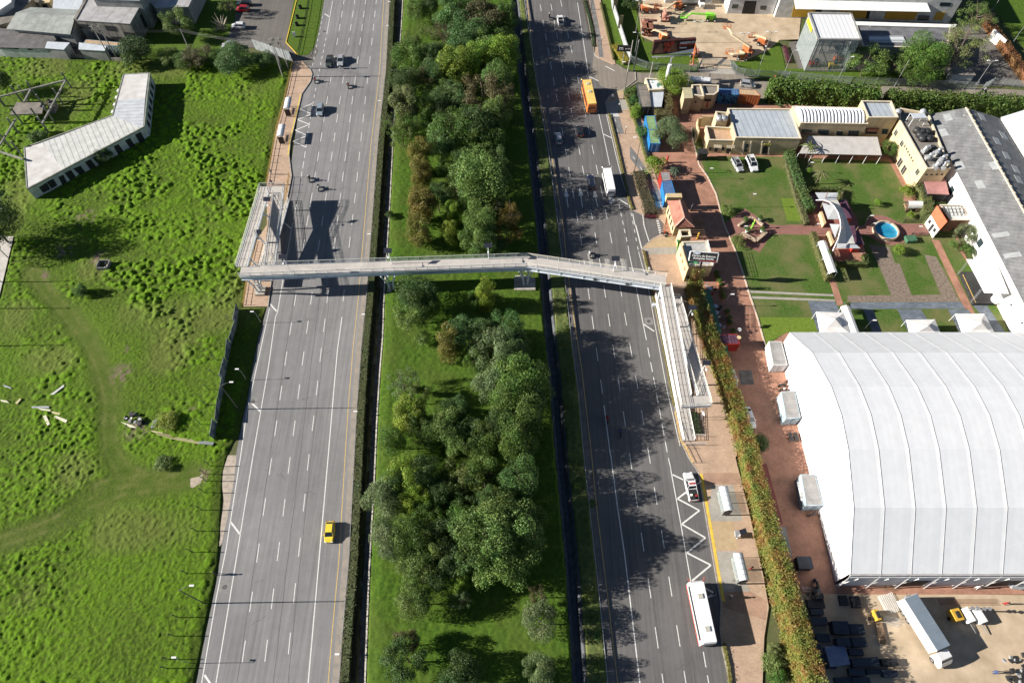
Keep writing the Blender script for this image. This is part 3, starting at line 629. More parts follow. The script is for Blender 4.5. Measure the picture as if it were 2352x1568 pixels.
# kerb edging of the brick drive
kb = MB(); strip(kb,cat(('z4',[(835,660),(845,780),(880,930),(930,1130)]),('c3',[(1445,1230),(1505,1350),(1560,1560)]),('c7',[(1645,190),(1695,340),(1735,470),(1795,650),(1852,850)])),-.15,.15,-.02,.1)
tag(kb.build('kerb',mat('pale_kerb',(.62,.52,.40),(.45,.35,.27),1.5,rough=.9)),kind='structure')
# west pavement
ring_w = cat(('c2',[(305,438),(365,430),(418,485),(432,520),(420,570),(360,655),(335,760),(280,990),(270,1085),(288,1230),(250,1420)]),('z1',[(660,440),(600,700),(545,1050),(488,1500)]),('c5',[(1697,570),(1735,330),(1795,100),(1862,0)]),('c1',[(1860,1290),(1930,900),(1990,700)]))
sheet('pavement',ring_w,.12,M_pave,thick=.3)
kb = MB(); strip(kb,cat(('c2',[(418,485),(432,520),(420,570),(360,655),(335,760),(280,990),(270,1085),(288,1230),(250,1420)]),('z1',[(660,440),(600,700),(545,1050),(488,1500)])),0,.16,-.02,.15); tag(kb.build('kerb',M_kerb),kind='structure')
kb = MB(); strip(kb,cat(('c2',[(352,660),(327,760),(273,990),(262,1085)])),0,.35,.05,.135); tag(kb.build('kerb',M_kerby),kind='structure')
# car park and verges, top left
sheet('car_park',cat(('c1',[(1650,-150),(1640,130),(1560,325),(1790,335),(2045,430),(2130,400),(1992,300),(2075,0),(2090,-150)])),.003,M_as3)
sheet('lawn',cat(('c2',[(325,-100),(250,298),(338,390),(405,385),(450,330),(482,200),(515,0),(520,-100)])),.03,M_verge)
kb = MB(); strip(kb,cat(('c2',[(325,0),(252,298),(338,390)])),-.1,.1,-.02,.14); tag(kb.build('kerb',M_kerby),kind='structure')
sheet('lawn',cat(('c1',[(840,440),(2045,440),(1560,325),(1640,130),(1650,-200),(1100,-200),(1000,300)])),-.01,M_verge)
sheet('yard',cat(('c1',[(-200,390),(0,385),(850,422),(900,300),(1300,-200),(-500,-200)])),-.005,mat('yard_dirt',(.16,.13,.10),(.08,.07,.06),.6,rough=1,bump=.3))
sheet('court',cat(('c5',[(-300,60),(100,85),(0,500),(-150,1000),(-500,1000)])),.25,mat('court_concrete',(.52,.49,.45),(.40,.37,.33),.5,rough=.9))
sheet('driveway',cat(('c2',[(338,392),(405,385),(450,330),(480,350),(430,460),(300,440)])),.002,M_as3)
sheet('dirt',cat(('c9',[(1440,85),(1500,92),(1470,120),(1425,150),(1435,205),(1390,222),(1330,205),(1330,145),(1395,130)])),.20,mat('pale_rubble',(.44,.36,.28),(.28,.24,.19),1.5,rough=1,bump=.5))
sheet('dirt',cat(('c9',[(1590,-20),(1650,-20),(1632,150),(1585,420),(1545,600),(1525,620),(1540,450),(1560,300),(1540,120)])),.006,mat('roadside_dirt',(.46,.38,.31),(.30,.26,.21),1.2,rough=1,bump=.3))
# east pavement (north of the service road): verge, cycle track, brick walk
sheet('pavement',cat(('c3',[(610,0),(560,-150),(640,-150),(700,0),(805,450),(790,452),(690,408),(660,385)])),.12,M_pave,thick=.3)
sheet('flower_bed',cat(('c3',[(570,0),(618,0),(672,260),(660,385),(648,360)])),.13,M_dark)
sheet('cycle_path',cat(('c3',[(622,0),(652,0),(700,250),(722,405),(690,400),(672,260)])),.128,M_cyc)
# east pavement south of it
ring_e = cat(('c3',[(870,615),(1000,850),(1060,1150),(1150,1430),(1165,1490),(1150,1568),(1120,1532),(990,1500),(930,1470),(880,1290),(825,1110),(765,860),(730,720),(760,670)]))
sheet('pavement',ring_e,.12,M_pave,thick=.3)
ring_s = cat(('c7',[(1130,62),(1165,100),(1240,100),(1310,380),(1350,500),(1450,900),(1560,1250),(1660,1568)]),('c11',[(1640,0),(1740,400),(1830,800),(1872,1040),(1840,1250),(1828,1568),(1598,1568),(1545,1330),(1528,1180),(1535,1000),(1500,820),(1378,100),(1312,0)]),('c7',[(1268,1530),(1225,1350),(1205,1200),(1155,950),(1100,700),(1060,480),(1020,320),(985,175),(1000,150),(1060,95)]))
ring_s = ring_s[:14] + WP('c11',[(1830,1800),(1650,1800)]) + ring_s[14:]
sheet('pavement',ring_s,.12,M_pave,thick=.3)
sheet('paving',cat(('z5',[(385,760),(430,705),(560,640),(790,620),(810,745)])),.1255,M_tan)
sheet('paving',cat(('z5',[(385,765),(810,750),(830,835),(400,845)])),.1255,M_gpave)
sheet('paving',cat(('z5',[(640,225),(700,240),(740,380),(640,380)])),.126,M_tan)
sheet('paving',cat(('c3',[(800,640),(890,618),(870,655),(760,700),(740,720)])),.125,M_tan)
sheet('paving',cat(('c3',[(738,725),(870,690),(905,760),(820,780),(755,780)])),.1252,M_gpave)
sheet('cycle_path',cat(('c3',[(758,785),(822,785),(865,935),(800,940)])),.128,M_cyc)
sheet('cycle_path',cat(('c3',[(905,1020),(935,1055),(1000,1150),(1095,1300),(1140,1425),(1060,1425),(1045,1310),(985,1210),(905,1105)])),.128,M_cyc)
M_rp2 = bricks('rosy_paving',(.42,.25,.17),(.36,.2,.13),(.38,.27,.2),.42,.21,.03,.15)
for q,k in (([(1420,105),(1660,105),(1680,185),(1400,185)],M_rp2),([(1480,190),(1620,190),(1690,440),(1440,440)],M_gpave),([(1500,650),(1640,650),(1740,930),(1540,930)],M_gpave),([(1475,445),(1620,445),(1660,640),(1500,640)],M_tan),([(1545,935),(1745,930),(1860,1000),(1850,1130),(1550,1040)],M_rp2)):
 sheet('paving',WP('c11',q),.126,k)
kb = MB()
for seg in (KERB_R[:4],KERB_R[5:16],KERB_R[17:-1]): strip(kb,seg,0,.16,-.02,.15)
tag(kb.build('kerb',M_kerb),kind='structure')
kb = MB(); strip(kb,cat(('c11',[(1380,110),(1425,360),(1500,800),(1535,1000)])),.3,.75,.05,.135); tag(kb.build('kerb',M_kerby),kind='structure')
pm = MB()
for i in range(5): a,b = W('c3',765 + i * 3,788 + i * 6,.13),W('c3',820 + i * 3,786 + i * 6,.13); strip(pm,[a,b],-.12,.12,None,.133)
for i in range(5): a,b = W('c3',1075 + i * 2,1410 + i * 9,.13),W('c3',1133 + i * 2,1406 + i * 9,.13); strip(pm,[a,b],-.14,.14,None,.133)
for a,b in (((925,1095),(940,1115)),((975,1165),(990,1190)),((1065,1320),(1075,1345)),((800,830),(805,850)),((815,900),(820,920))): strip(pm,WP('c3',[a,b]),-.07,.07,None,.132)
tag(pm.build('cycle_path_markings',M_wp),kind='structure')
# ================================================================ VEGETATION
M_leaf = leafmat(trans=.22); M_bark = mat('bark',(.16,.12,.09),(.08,.06,.045),3,rough=.95,bump=.5)
RND = np.random.default_rng(11)
def crown_points(n,spread=(1,1,.85),clumps=38,cr=(.22,.38),seed=0,sparse=0,low=-.55):
 """leaf positions on many small clumps filling a unit crown"""
 r = np.random.default_rng(seed); C = []
 while len(C) < clumps:
  v = r.normal(size=3); v /= np.linalg.norm(v)
  if v[2] < low: continue
  C.append(v * r.uniform(.45,.86) * np.array(spread))
 C = np.array(C); cR = r.uniform(cr[0],cr[1],clumps); w = cR ** 2; w /= w.sum()
 k = r.choice(clumps,n,p=w); v = r.normal(size=(n,3)); v[:,2] += .25; v /= np.linalg.norm(v,axis=1,keepdims=True)
 rad = cR[k] * (1 - np.abs(r.normal(size=n)) * (.12 if not sparse else .35)); P = C[k] + v * rad[:,None]
 keep = np.ones(n,bool)
 return P[keep],v[keep]
PROTO = {}
def crown_mesh(key,n,leaf,**kw):
 P,Nn = crown_points(n,**kw); me = mesh_quads('crown',leafmesh('crown',P,Nn,leaf,np.random.default_rng(kw.get('seed',0) + 99)))
 me.materials.append(M_leaf); PROTO[key] = me
for i in range(4): crown_mesh('round%d' % i,15000,.026,seed=i,clumps=46)
for i in range(3): crown_mesh('tall%d' % i,15000,.027,seed=20 + i,clumps=40,spread=(.72,.72,1.15),cr=(.18,.32),low=-.9)
for i in range(2): crown_mesh('loose%d' % i,9500,.027,seed=40 + i,clumps=34,cr=(.16,.30),sparse=1)
for i in range(2): crown_mesh('sparse%d' % i,5200,.021,seed=60 + i,clumps=44,cr=(.10,.22),sparse=1,low=-.8)
for i in range(2): crown_mesh('bush%d' % i,3500,.055,seed=80 + i,clumps=26,cr=(.24,.4),low=-.2)
def trunk_mesh(seed,bare=0):
 r = random.Random(seed); mb = MB(); mb.tube([(0,0,-.05),(.02,.01,.3),(0,.03,.55)],.035,7,.02)
 for i in range(7 + bare):
  a = r.uniform(0,2 * PI); z = r.uniform(.22,.55); l = r.uniform(.3,.5); q = (math.cos(a) * l,math.sin(a) * l,z + r.uniform(.12,.32))
  mb.tube([(0,.02,z),(q[0] * .5,q[1] * .5,z + .1),q],.012,5,.004)
  if bare:
   for _ in range(5):
    b = a + r.uniform(-.8,.8); t = r.uniform(.3,1); s0 = Vector(q) * t + Vector((0,0,z * (1 - t))); mb.tube([s0,s0 + Vector((math.cos(b),math.sin(b),r.uniform(.1,1))) * r.uniform(.1,.25)],.005,4,.002)
 o = mb.build('trunk',M_bark); me = o.data; bpy.data.objects.remove(o); return me
TR = [trunk_mesh(i) for i in range(3)]; TRB = trunk_mesh(9,8)
def tree(kind,k,x,y,r,h,col,label,cat_='tree',group=None,squash=1.0,name='tree',bare=False,trunk=True):
 """crown seen at crop pixel (x, y), apparent radius r (crop px) and total height h in metres"""
 h *= 1.22 if trunk and k in ('c2','c6','c10') and x > 1550 else 1.0; zc = h * .52 if trunk else h * .5; p = W(k,x,y,zc); q = W(k,x + r,y,zc); rad = abs(q.x - p.x) * (1.22 if trunk else 1.0)
 e = empty(name,(p.x,p.y,0),label,cat_,group)
 ph = random.uniform(0,2 * PI)
 c = bpy.data.objects.new('crown' if trunk else 'foliage',PROTO[kind]); COL.objects.link(c); c.parent = e; zr = (h - zc) * 1.08 if kind[:4] != 'bush' else h * .55
 c.location = (0,0,zc); c.rotation_euler = (0,0,ph); c.scale = (rad / .98,rad / .98,zr * squash); c.color = C4(tuple(v * random.uniform(.9,1.1) for v in col))
 if trunk:
  t = bpy.data.objects.new('trunk',TRB if bare else TR[random.randrange(3)]); COL.objects.link(t); t.parent = e; t.scale = (max(rad * 1.1,h * .5),max(rad * 1.1,h * .5),h * 1.05); t.rotation_euler = (0,0,ph)
 return e
DG,GR,BG,YG,OL,RU,BR,GG,GO,PA = (.05,.095,.02),(.078,.15,.02),(.068,.14,.034),(.16,.25,.018),(.115,.175,.034),(.15,.14,.022),(.105,.105,.04),(.13,.17,.068),(.18,.13,.02),(.15,.20,.06)
WORDS = {DG: 'dark green',GR: 'mid green',BG: 'blue-green',YG: 'bright yellow-green',OL: 'olive',RU: 'rust-tinted',BR: 'brownish',GG: 'grey-green',GO: 'golden-brown',PA: 'pale green'}
TREES = [('c2',1170,75,72,7,OL,'r','small, northwest corner of the median'),('c2',1400,105,130,10,BG,'t','crowned, at the far end of the median'),('c2',1640,105,150,10,BR,'l','dusky, far end beside the east ditch'),
 ('c2',1520,240,135,10,BG,'r','wide, south of the dusky far tree'),('c2',1790,140,85,8,GR,'t','narrow, closest to the far end of the ditch'),('c2',1340,235,85,7,BR,'s','thin twiggy, behind the row of paler trees'),('c2',1220,215,55,4,OL,'s','stunted, alone on the sunlit far lawn'),
 ('c2',1115,300,75,6,OL,'l','loose, west edge of the far lawn'),('c2',1120,400,110,9,GR,'r','standing at the west edge beside a loose olive tree'),('c2',1218,400,72,8,GR,'t','slim, tucked east of a bigger one on the west edge'),('c2',1750,385,130,9,YG,'r','rounded, by the east ditch opposite the orange bus'),
 ('c2',1565,445,105,9,YG,'t','upright, centre of the far median'),('c2',1425,480,150,11,YG,'t','tallest, centre of the far median'),('c2',1080,570,105,8,DG,'r','rounded, leaning over the west channel'),('c2',1235,555,75,7,BR,'l','dull, between dark and yellow-green crowns'),
 ('c2',1085,735,115,11,PA,'t','tall pale, west edge above the silver hatchback'),('c2',1190,775,95,9,GR,'l','behind the tall pale one on the west edge'),('c2',1400,690,115,8,BG,'r','low, mid-median below the yellow-green pair'),('c2',1620,650,145,9,BR,'l','dark wide, mid-median facing the orange bus'),
 ('c2',1770,680,85,8,BR,'s','thin dark, east of a wide brownish one'),('c2',995,870,82,7,OL,'s','straggly, overhanging the west channel'),('c2',1060,950,85,7,OL,'l','loose, south of the straggly overhanging one'),('c2',1400,905,155,10,GR,'r','broad dome, centre of the northern median'),
 ('c2',1600,860,125,9,DG,'r','rounded, east of the broad dome'),('c2',1590,1015,85,7,OL,'l','small with yellowing leaves southeast of the dome'),('c2',1185,1080,105,10,RU,'t','tall, first of the rusty ones from the north'),('c2',1195,1220,95,9,RU,'t','shorter, just south of a taller rusty one'),
 ('c2',1620,1240,180,11,OL,'r','massive tan-flowered, north of the footbridge'),('c2',1440,1310,120,8,OL,'l','skirting the massive tan-flowered tree on its west'),('c2',1190,1440,120,10,RU,'t','conical, nearest the footbridge among the rusty ones'),('c2',1405,1490,65,8,YG,'t','slender shining, just north of the footbridge'),('c2',1600,1560,110,9,OL,'r','softly rounded, nearest the bridge on its north side'),
 ('c2',1815,1510,80,7,GO,'s','thin autumnal, beside the ditch north of the bridge'),('c2',1690,1440,90,6,BR,'s','bare-twigged, under the massive tan-flowered tree'),
 ('c6',1180,50,105,8,RU,'t','low rusty one closest to the bridge deck'),('c6',1395,60,70,8,YG,'t','slim and bright, touching the bridge deck from the north'),('c6',1590,110,110,8,OL,'r','just behind the solar lamp on the bridge'),('c6',1790,50,95,7,GO,'l','yellowing, between bridge and east ditch'),('c6',1700,140,80,6,DG,'r','small dark, under the bridge railing near the ditch'),
 ('c6',1170,480,135,9,DG,'r','dense, first south of the footbridge on the west'),('c6',1130,610,130,8,OL,'l','spotted with pale leaves, south of a dense dark one'),('c6',1640,475,85,8,YG,'t','luminous, alone south of the bridge'),('c6',1560,530,50,5,GR,'l','little companion of the luminous one'),
 ('c6',1385,825,115,9,RU,'t','cone-shaped orange, south of the footbridge'),('c6',1520,760,125,8,BG,'r','low, east of the orange cone'),('c6',1780,720,115,9,BG,'l','mottled, by the ditch south of the bridge'),('c6',1730,900,150,9,GG,'r','huge, covered in grey seed heads'),('c6',1720,1080,140,8,GG,'r','lower, below another with grey seed heads'),
 ('c6',1890,1130,185,10,GR,'r','billowing, overhanging the ditch at mid-frame'),('c6',1860,1320,165,10,GR,'r','billowing, second from the billowing overhang'),('c6',1070,1110,115,7,GG,'s','wispy, leaning to the west channel'),('c6',1100,1320,135,9,YG,'t','olive-tinged, on the west side south of the wispy one'),('c6',1180,1190,80,7,OL,'l','little, between wispy and yellowish ones'),
 ('c6',1205,1480,90,6,BR,'s','leafless-looking, in the shade of the southern grove'),('c6',1400,1400,125,9,OL,'r','tan-topped, middle of the southern grove'),('c6',1540,1460,115,8,BG,'l','east of the tan-topped one'),('c6',1710,1430,90,7,DG,'l','small, west of the bright billowing pair'),('c6',1870,1500,125,9,GR,'r','low-domed, by the ditch south of the billowing pair'),('c6',1000,1500,90,8,GR,'r','touching the west channel above the bright lobe'),('c6',1440,1290,85,8,BG,'r','shaded, north of the tan-topped one'),
 ('c10',1095,130,120,10,YG,'r','brightest crown of the southern grove'),('c10',925,300,130,8,GG,'r','swelling over the west channel near the taxi'),('c10',1160,300,105,8,YG,'l','below the brightest crown of the southern grove'),('c10',1310,255,95,7,DG,'r','deep in the shaded centre of the grove'),('c10',1650,290,75,9,BG,'t','spiky, north of the giant oak-like one'),
 ('c10',1650,520,190,11,OL,'r','giant, west half of the great round crown'),('c10',1840,560,200,11,OL,'r','giant, east half of the great round crown'),('c10',1760,730,190,9,OL,'l','skirt below the great round crown'),('c10',985,550,125,8,GG,'r','facing the yellow taxi'),('c10',1125,550,130,9,GR,'r','centre-west of the grove east of the taxi'),('c10',1350,560,125,8,DG,'r','filling the gap west of the giant'),('c10',1380,720,110,8,BG,'r','southwest of the giant'),
 ('c10',1185,740,125,8,OL,'r','west side, south of the one facing the taxi'),('c10',1445,850,85,7,YG,'l','poking out at the south rim of the grove'),('c10',1155,990,115,7,OL,'r','standing clear at the southwest tip of the grove'),('c10',1470,985,80,5,GG,'s','scrubby, on the lawn south of the grove'),
 ('c10',2000,950,60,5,BR,'l','tiny, southeast of the giant'),('c10',2015,1130,115,6,GG,'r','ball-shaped, on the southern lawn by the ditch'),('c10',2010,1470,95,6,GG,'r','ball-shaped, bottom edge by the ditch'),('c10',1090,1400,150,8,DG,'l','dark blotchy, bottom edge on the west'),('c10',1450,1490,130,8,DG,'r','bottom edge, centre of the southern lawn'),('c10',1080,1285,85,6,BR,'l','behind the blotchy one at the bottom edge')]
cnt = {}
for k,x,y,r,h,c,t,where in TREES:
 i = cnt[t] = cnt.get(t,-1) + 1; kind = {'r': 'round%d' % (i % 4),'t': 'tall%d' % (i % 3),'l': 'loose%d' % (i % 2),'s': 'sparse%d' % (i % 2)}[t]
 tree(kind,k,x,y,r,h,c,WORDS[c] + ' tree, ' + where,group='trees growing on the wide median',bare=(t == 's'))
FILL = [('c2',1310,620,90),('c2',1500,1150,100),('c2',1330,1030,90),('c2',1500,770,95),('c2',1700,560,100),('c2',1690,960,90),('c2',1710,1130,90),('c2',1290,400,80),('c2',1500,60,90),('c2',1620,330,110),('c2',1720,250,90),('c2',1320,800,85),('c2',1310,1390,80),('c2',1540,1420,90),('c2',1720,800,90),('c2',1400,1180,90),('c2',1250,60,60),('c2',1300,500,90),('c2',1160,870,85),('c2',1700,1340,90),
 ('c6',1260,560,80),('c6',1640,790,110),('c6',1830,850,100),('c6',1290,1450,90),('c6',1480,1530,100),('c6',1620,1520,110),('c6',1780,1400,110),('c6',1960,1250,100),('c6',1820,1010,110),('c6',1180,1400,90),('c6',1560,960,70),
 ('c10',1010,190,110),('c10',1230,120,110),('c10',1240,420,110),('c10',1260,640,110),('c10',1470,420,100),('c10',1530,240,110),('c10',1880,160,130),('c10',1640,110,130),('c10',1430,130,120),('c10',1080,680,100),('c10',1310,830,90),('c10',1560,690,130),('c10',1930,420,110),('c10',1740,400,140),('c10',1200,880,90)]
for i,(k,x,y,r) in enumerate(FILL):
 c = (GR,DG,BG,GR,OL)[i % 5]; part = {'c2': 'northern','c6': 'middle','c10': 'southern'}[k]; n_ = sum(1 for q in FILL[:i] if q[0] == k) + 1; side = 'west' if x < 1350 else ('east' if x > 1620 else 'central')
 tree('round%d' % (i % 4) if i % 3 else 'loose%d' % (i % 2),k,x,y,r,6.5 + (i * 7 % 5) * .6,c,'%s tree crowded in on the %s side of the %s grove' % (WORDS[c],side,part),group='trees growing on the wide median')
OTHER = [('c1',950,340,105,6,DG,'round0','dark bushy tree at the corner of the container yard'),('c1',930,420,75,4.5,GR,'bush0','low green bush in front of the yard corner tree'),('c1',1190,395,75,4,OL,'loose0','light open bush west of the brown one in the boundary row'),('c1',1290,420,70,4,GR,'round1','green bush against the west flank of the brown one'),('c1',1385,385,105,5,BR,'loose1','brownish bush in the boundary row by the car park lawn'),
 ('c1',1495,400,60,4,GR,'round2','narrow green bush between brown and large bushes'),('c1',1650,400,130,6,BG,'round3','largest blue-green bush in the boundary row by the parked hatchback'),('c1',1840,415,65,4,BG,'round1','last small bush of the boundary row, under the leaning metal sheets'),('c1',1225,155,100,8,OL,'loose0','single tree on the shaded lawn beside the grey factory'),('c1',1590,35,65,6,OL,'sparse0','thin tree at the far edge of the car park'),
 ('c1',0,560,70,7,DG,'round0','dark tree cut by the left edge behind the concrete skeleton'),('c5',-70,-10,170,12,DG,'round1','big dark tree beside the white court at the left edge'),('c5',560,455,52,3,GR,'tall0','lone slim shrub in the middle of the meadow'),('c5',1160,1365,90,1.6,YG,'bush1','sprawling low shrub behind the rubbish heap'),('c9',1140,40,65,1.5,OL,'bush0','rounded tussock bush beside the trail fork'),
 ('c1',727,1085,52,4,DG,'round2','dark shrub growing against the white derelict building'),('c1',265,960,75,2.2,GR,'bush1','green thicket behind the west wing of the derelict building'),
 ('c2',975,1500,33,2,DG,'bush0','small round bush on the sunlit bank north of the bridge'),('c6',1210,790,60,3,OL,'bush1','greyish bush on the open lawn west of the orange cone tree'),
 ('c3',915,640,50,2.6,GR,'bush0','clipped bush nearest the street corner'),('c3',950,775,58,3,YG,'tall1','tall egg-shaped bush beside the black container'),('c3',935,700,40,2.2,BG,'bush1','small bluish bush between two clipped ones'),('c3',1000,915,52,2.6,BG,'bush0','dome-shaped bush beside the green container'),('c3',1185,925,105,5.5,GG,'round3','airy grey-green tree beside the brick drive'),
 ('c3',1082,1155,78,3.5,YG,'bush1','glossy rubber bush above the blue container'),('c3',1200,560,105,5.5,YG,'round0','sunny clipped tree beside the billboard column'),('c3',1590,1462,52,2.2,OL,'bush0','variegated bush north of the brick diamond'),('c7',1660,110,55,2,OL,'bush1','variegated bush west of the brick diamond'),
 ('c4',1000,430,130,8,OL,'loose0','olive willow in front of the glass showroom'),('c4',1190,455,95,6,OL,'loose1','smaller olive tree between willow and dense green tree'),('c4',1400,390,150,9,GR,'round1','dense green tree behind the paling fence'),('c4',1350,520,90,5,GR,'round3','lower green tree hugging the dense one'),('c4',1650,330,170,11,PA,'sparse1','almost bare pale tree by the depot gate'),('c4',1760,130,120,9,OL,'sparse0','thin leafy tree at the depot corner'),
 ('c4',1150,1040,55,4,GR,'round2','round clipped tree at the end of the canopy roof'),('c4',1278,1335,52,2.6,YG,'bush0','yellow-leaved shrub beside the ivy arbour'),('c4',1072,1412,28,1.6,YG,'bush1','small yellow shrub on the lawn beyond the fountain'),('c4',1302,1498,26,1.6,YG,'bush0','small shrub beside the covered wagon'),('c4',597,1190,22,1.6,YG,'round1','lollipop shrub beside the toppling palm'),
 ('c8',1220,172,45,2.0,YG,'bush1','round yellow-green shrub south of the fountain'),('c8',1680,60,75,5,GG,'loose1','silvery tree against the long white wall'),('c8',1700,175,50,2.4,GR,'bush0','green shrub below the silvery tree'),('c8',1600,140,40,2,OL,'bush1','olive shrub beside the toy chapel'),('c8',255,1520,62,3,DG,'round0','round dark tree behind the golden hedge'),
 ('c12',345,1320,60,2.2,PA,'tall2','feathery pale shrub inside the hedge'),('c12',330,1430,75,2.4,PA,'bush0','feathery green shrub at the bottom beside the hedge'),('c12',370,1520,70,2,GR,'bush1','last shrub at the bottom edge beside the hedge'),('c3',1690,735,1,1,GR,'bush0',None),
 ('z7',210,50,90,3,DG,'bush0','dark shrub at the top of the rental yard lawn'),('z7',330,20,60,3,DG,'bush1','second dark shrub at the top of the rental yard')]
for k,x,y,r,h,c,kind,lab in OTHER:
 if lab is None: continue
 bush = kind.startswith('bush') or h < 2.9; tree(kind,k,x,y,r,h,c,lab,'shrub' if bush else 'tree',name='shrub' if bush else 'tree',bare=kind.startswith('sparse'),trunk=not bush)
def hedge(path,w,h,col,label,name='hedge',leaf=.16,density=55,rough=.14,cat_='hedge',taper=.85,clump=0.0,top=None,group=None):
 """clipped hedge: a solid core under a rind of leaves"""
 path = dens(path,1.0); core = MB(); P = []; Nn = []; r = RND; hf = h if callable(h) else (lambda Y,h0=h: h0); h = hf(path[0].y)
 for a,b in zip(path,path[1:]): strip(core,[a,b],-w * .4,w * .4,0,hf(a.y) * .86)
 L = sum((b - a).length for a,b in zip(path,path[1:])); per = 2 * h + w
 for i,(a,b) in enumerate(zip(path,path[1:])):
  h = hf(a.y); per = 2 * h + w; d = b - a; l = d.length; d.normalize(); nrm = Vector((-d.y,d.x,0)); n = int(density * l * per / 3) + (int(density * w * h / 3) if i in (0,len(path) - 2) else 0)
  t = r.uniform(0,1,n); s = r.uniform(0,per,n)
  side = np.where(s < h,-1,np.where(s < 2 * h,1,0)); z = np.where(side == 0,h,np.where(side < 0,s,s - h)); off = np.where(side == 0,s - 2 * h - w / 2,side * w / 2 * (1 - (1 - taper) * z / h))
  bump = (vnoise((a.x + t * l) * .9 + off,(a.y + t * l) * .9 + z,5) - .5) * 2 * clump + r.normal(size=n) * rough
  nn = np.stack([side * nrm.x,side * nrm.y,(side == 0) * 1.0 + .15],1); nn /= np.linalg.norm(nn,axis=1,keepdims=True)
  p = np.stack([a.x + (b.x - a.x) * t + nrm.x * off,a.y + (b.y - a.y) * t + nrm.y * off,z],1) + nn * bump[:,None]; P.append(p); Nn.append(nn)
 for e,s_ in ((path[0],-1),(path[-1],1)):
  d = (path[1] - path[0]) if s_ < 0 else (path[-1] - path[-2]); d.normalize(); nrm = Vector((-d.y,d.x,0)); n = int(density * w * h / 2)
  u = r.uniform(-w / 2,w / 2,n); z = r.uniform(0,h,n); nn = np.tile(np.array(d * s_),(n,1)); P.append(np.stack([e.x + nrm.x * u,e.y + nrm.y * u,z],1) + nn * r.normal(size=n)[:,None] * rough); Nn.append(nn)
 P = np.concatenate(P); Nn = np.concatenate(Nn); co = leafmesh('h',P,Nn,leaf,r); o = path[0]
 nv = len(core.v); allv = np.concatenate([np.array(core.v,np.float32),co]) - np.array([o.x,o.y,0],np.float32)
 me = bpy.data.meshes.new(name); me.from_pydata(allv.tolist(),[],core.f + [(nv + i,nv + i + 1,nv + i + 2,nv + i + 3) for i in range(0,len(co),4)]); me.materials.append(M_leaf)
 ob = bpy.data.objects.new(name,me); COL.objects.link(ob); ob.location = (o.x,o.y,0); ob.color = C4(col); return tag(ob,label,cat_,group)
sg = 1 if offset(RAIL_L[1:-1],1)[3].x > RAIL_L[4].x else -1
hl = offset(RAIL_L[1:-1],.95 * sg); hl = [p for p in dens(hl,6) if -2 < p.y < 195]
hedge(hl,1.4,1.15,(.07,.085,.03),'long clipped hedge behind the west barrier of the median',leaf=.13,density=45,clump=.18)
BIG = [W('z2',970,270,2.6)] + [W(a[0],a[1] - (14 if a[0] == 'c7' else 4),a[2],2.6) for a in [('c7',1385,500),('c7',1440,650),('c7',1495,800),('c7',1555,950),('c7',1605,1100),('c7',1660,1260),('c7',1700,1400),('c7',1745,1540),('c12',205,120),('c12',270,330),('c12',325,560),('c12',385,780),('c12',440,1000),('c12',490,1200),('c12',545,1420),('c12',600,1640)]]
M_gold = leafmat('golden_leaves',(.19,.165,.03),1.1,.3); _r = M_gold.node_tree
g_n = [n_ for n_ in _r.nodes if n_.bl_idname == 'ShaderNodeHueSaturation'][0]
gnz = _noise(_r.nodes,_r.links,_geo(_r.nodes),.55,5); grp = _ramp(_r.nodes,_r.links,gnz.outputs[0],[(.40,(.12,.165,.025)),(.52,(.21,.185,.035)),(.61,(.21,.10,.025))]); _r.links.new(grp.outputs[0],g_n.inputs['Color'])
hb = hedge(BIG,2.7,lambda Y: 3.4 + 3.3 * max(0,min(1,(62 - Y) / 50)) ** 1.5,(.2,.17,.03),'tall golden hedge with rusty tips between pavement and brick yard',leaf=.15,density=120,clump=.4,rough=.2); hb.data.materials[0] = M_gold
hedge([W('c4',330,590,4),W('c4',700,610,4),W('c4',1080,650,4)],3.6,4.6,(.085,.15,.022),'tall thick hedge beside the parked silver hatchback, shining on top',leaf=.26,density=75,clump=.7,rough=.3)
hedge([W('c4',1150,665,3.5),W('c4',1500,680,3.5),W('c4',1800,695,3.5),W('c4',2091,710,3.5),W('c4',2400,730,3.5)],3.2,4.0,(.08,.13,.022),'second tall hedge running on to the right edge',leaf=.26,density=75,clump=.6,rough=.3)
hedge([W('c4',460,1040,1.8),W('c4',490,1160,1.8),W('c4',540,1300,1.8),W('c4',610,1450,1.8)],2.0,1.9,(.075,.13,.035),'leafy hedge dividing the two garden lawns',leaf=.16,density=80,clump=.25)
hedge([W('c4',440,1110,1.0),W('c4',480,1260,1.0),W('c4',520,1400,1.0),W('c4',580,1550,1.0)],1.1,1.2,(.12,.125,.05),'faded lower hedge along the west foot of the leafy one',leaf=.13,density=80,clump=.1)
hedge([W('c4',595,1312,1.2),W('c4',815,1312,1.2),W('c4',812,1400,1.2)],.9,1.3,(.085,.11,.03),'corner hedge north of the shade sails',leaf=.12,density=80)
hedge([W('c8',625,45,1.6),W('c8',680,200,1.6),W('c8',738,365,1.6)],1.2,1.7,(.12,.125,.04),'straight hedge beside the white pergola roof',leaf=.12,density=90)
hedge([W('c8',785,262,1.2),W('c8',1000,262,1.2),W('c8',985,200,1.2)],.9,1.3,(.085,.11,.03),'corner hedge closing the cafe patio south of the sails',leaf=.12,density=80)
hedge([W('c4',1350,1265,2.2),W('c4',1400,1330,2.2),W('c4',1420,1400,2.2),W('c4',1430,1490,2.2)],2.2,2.4,(.12,.14,.045),'ivy-covered arbour hedge beside the pink tiled lean-to',leaf=.14,density=80,clump=.2)
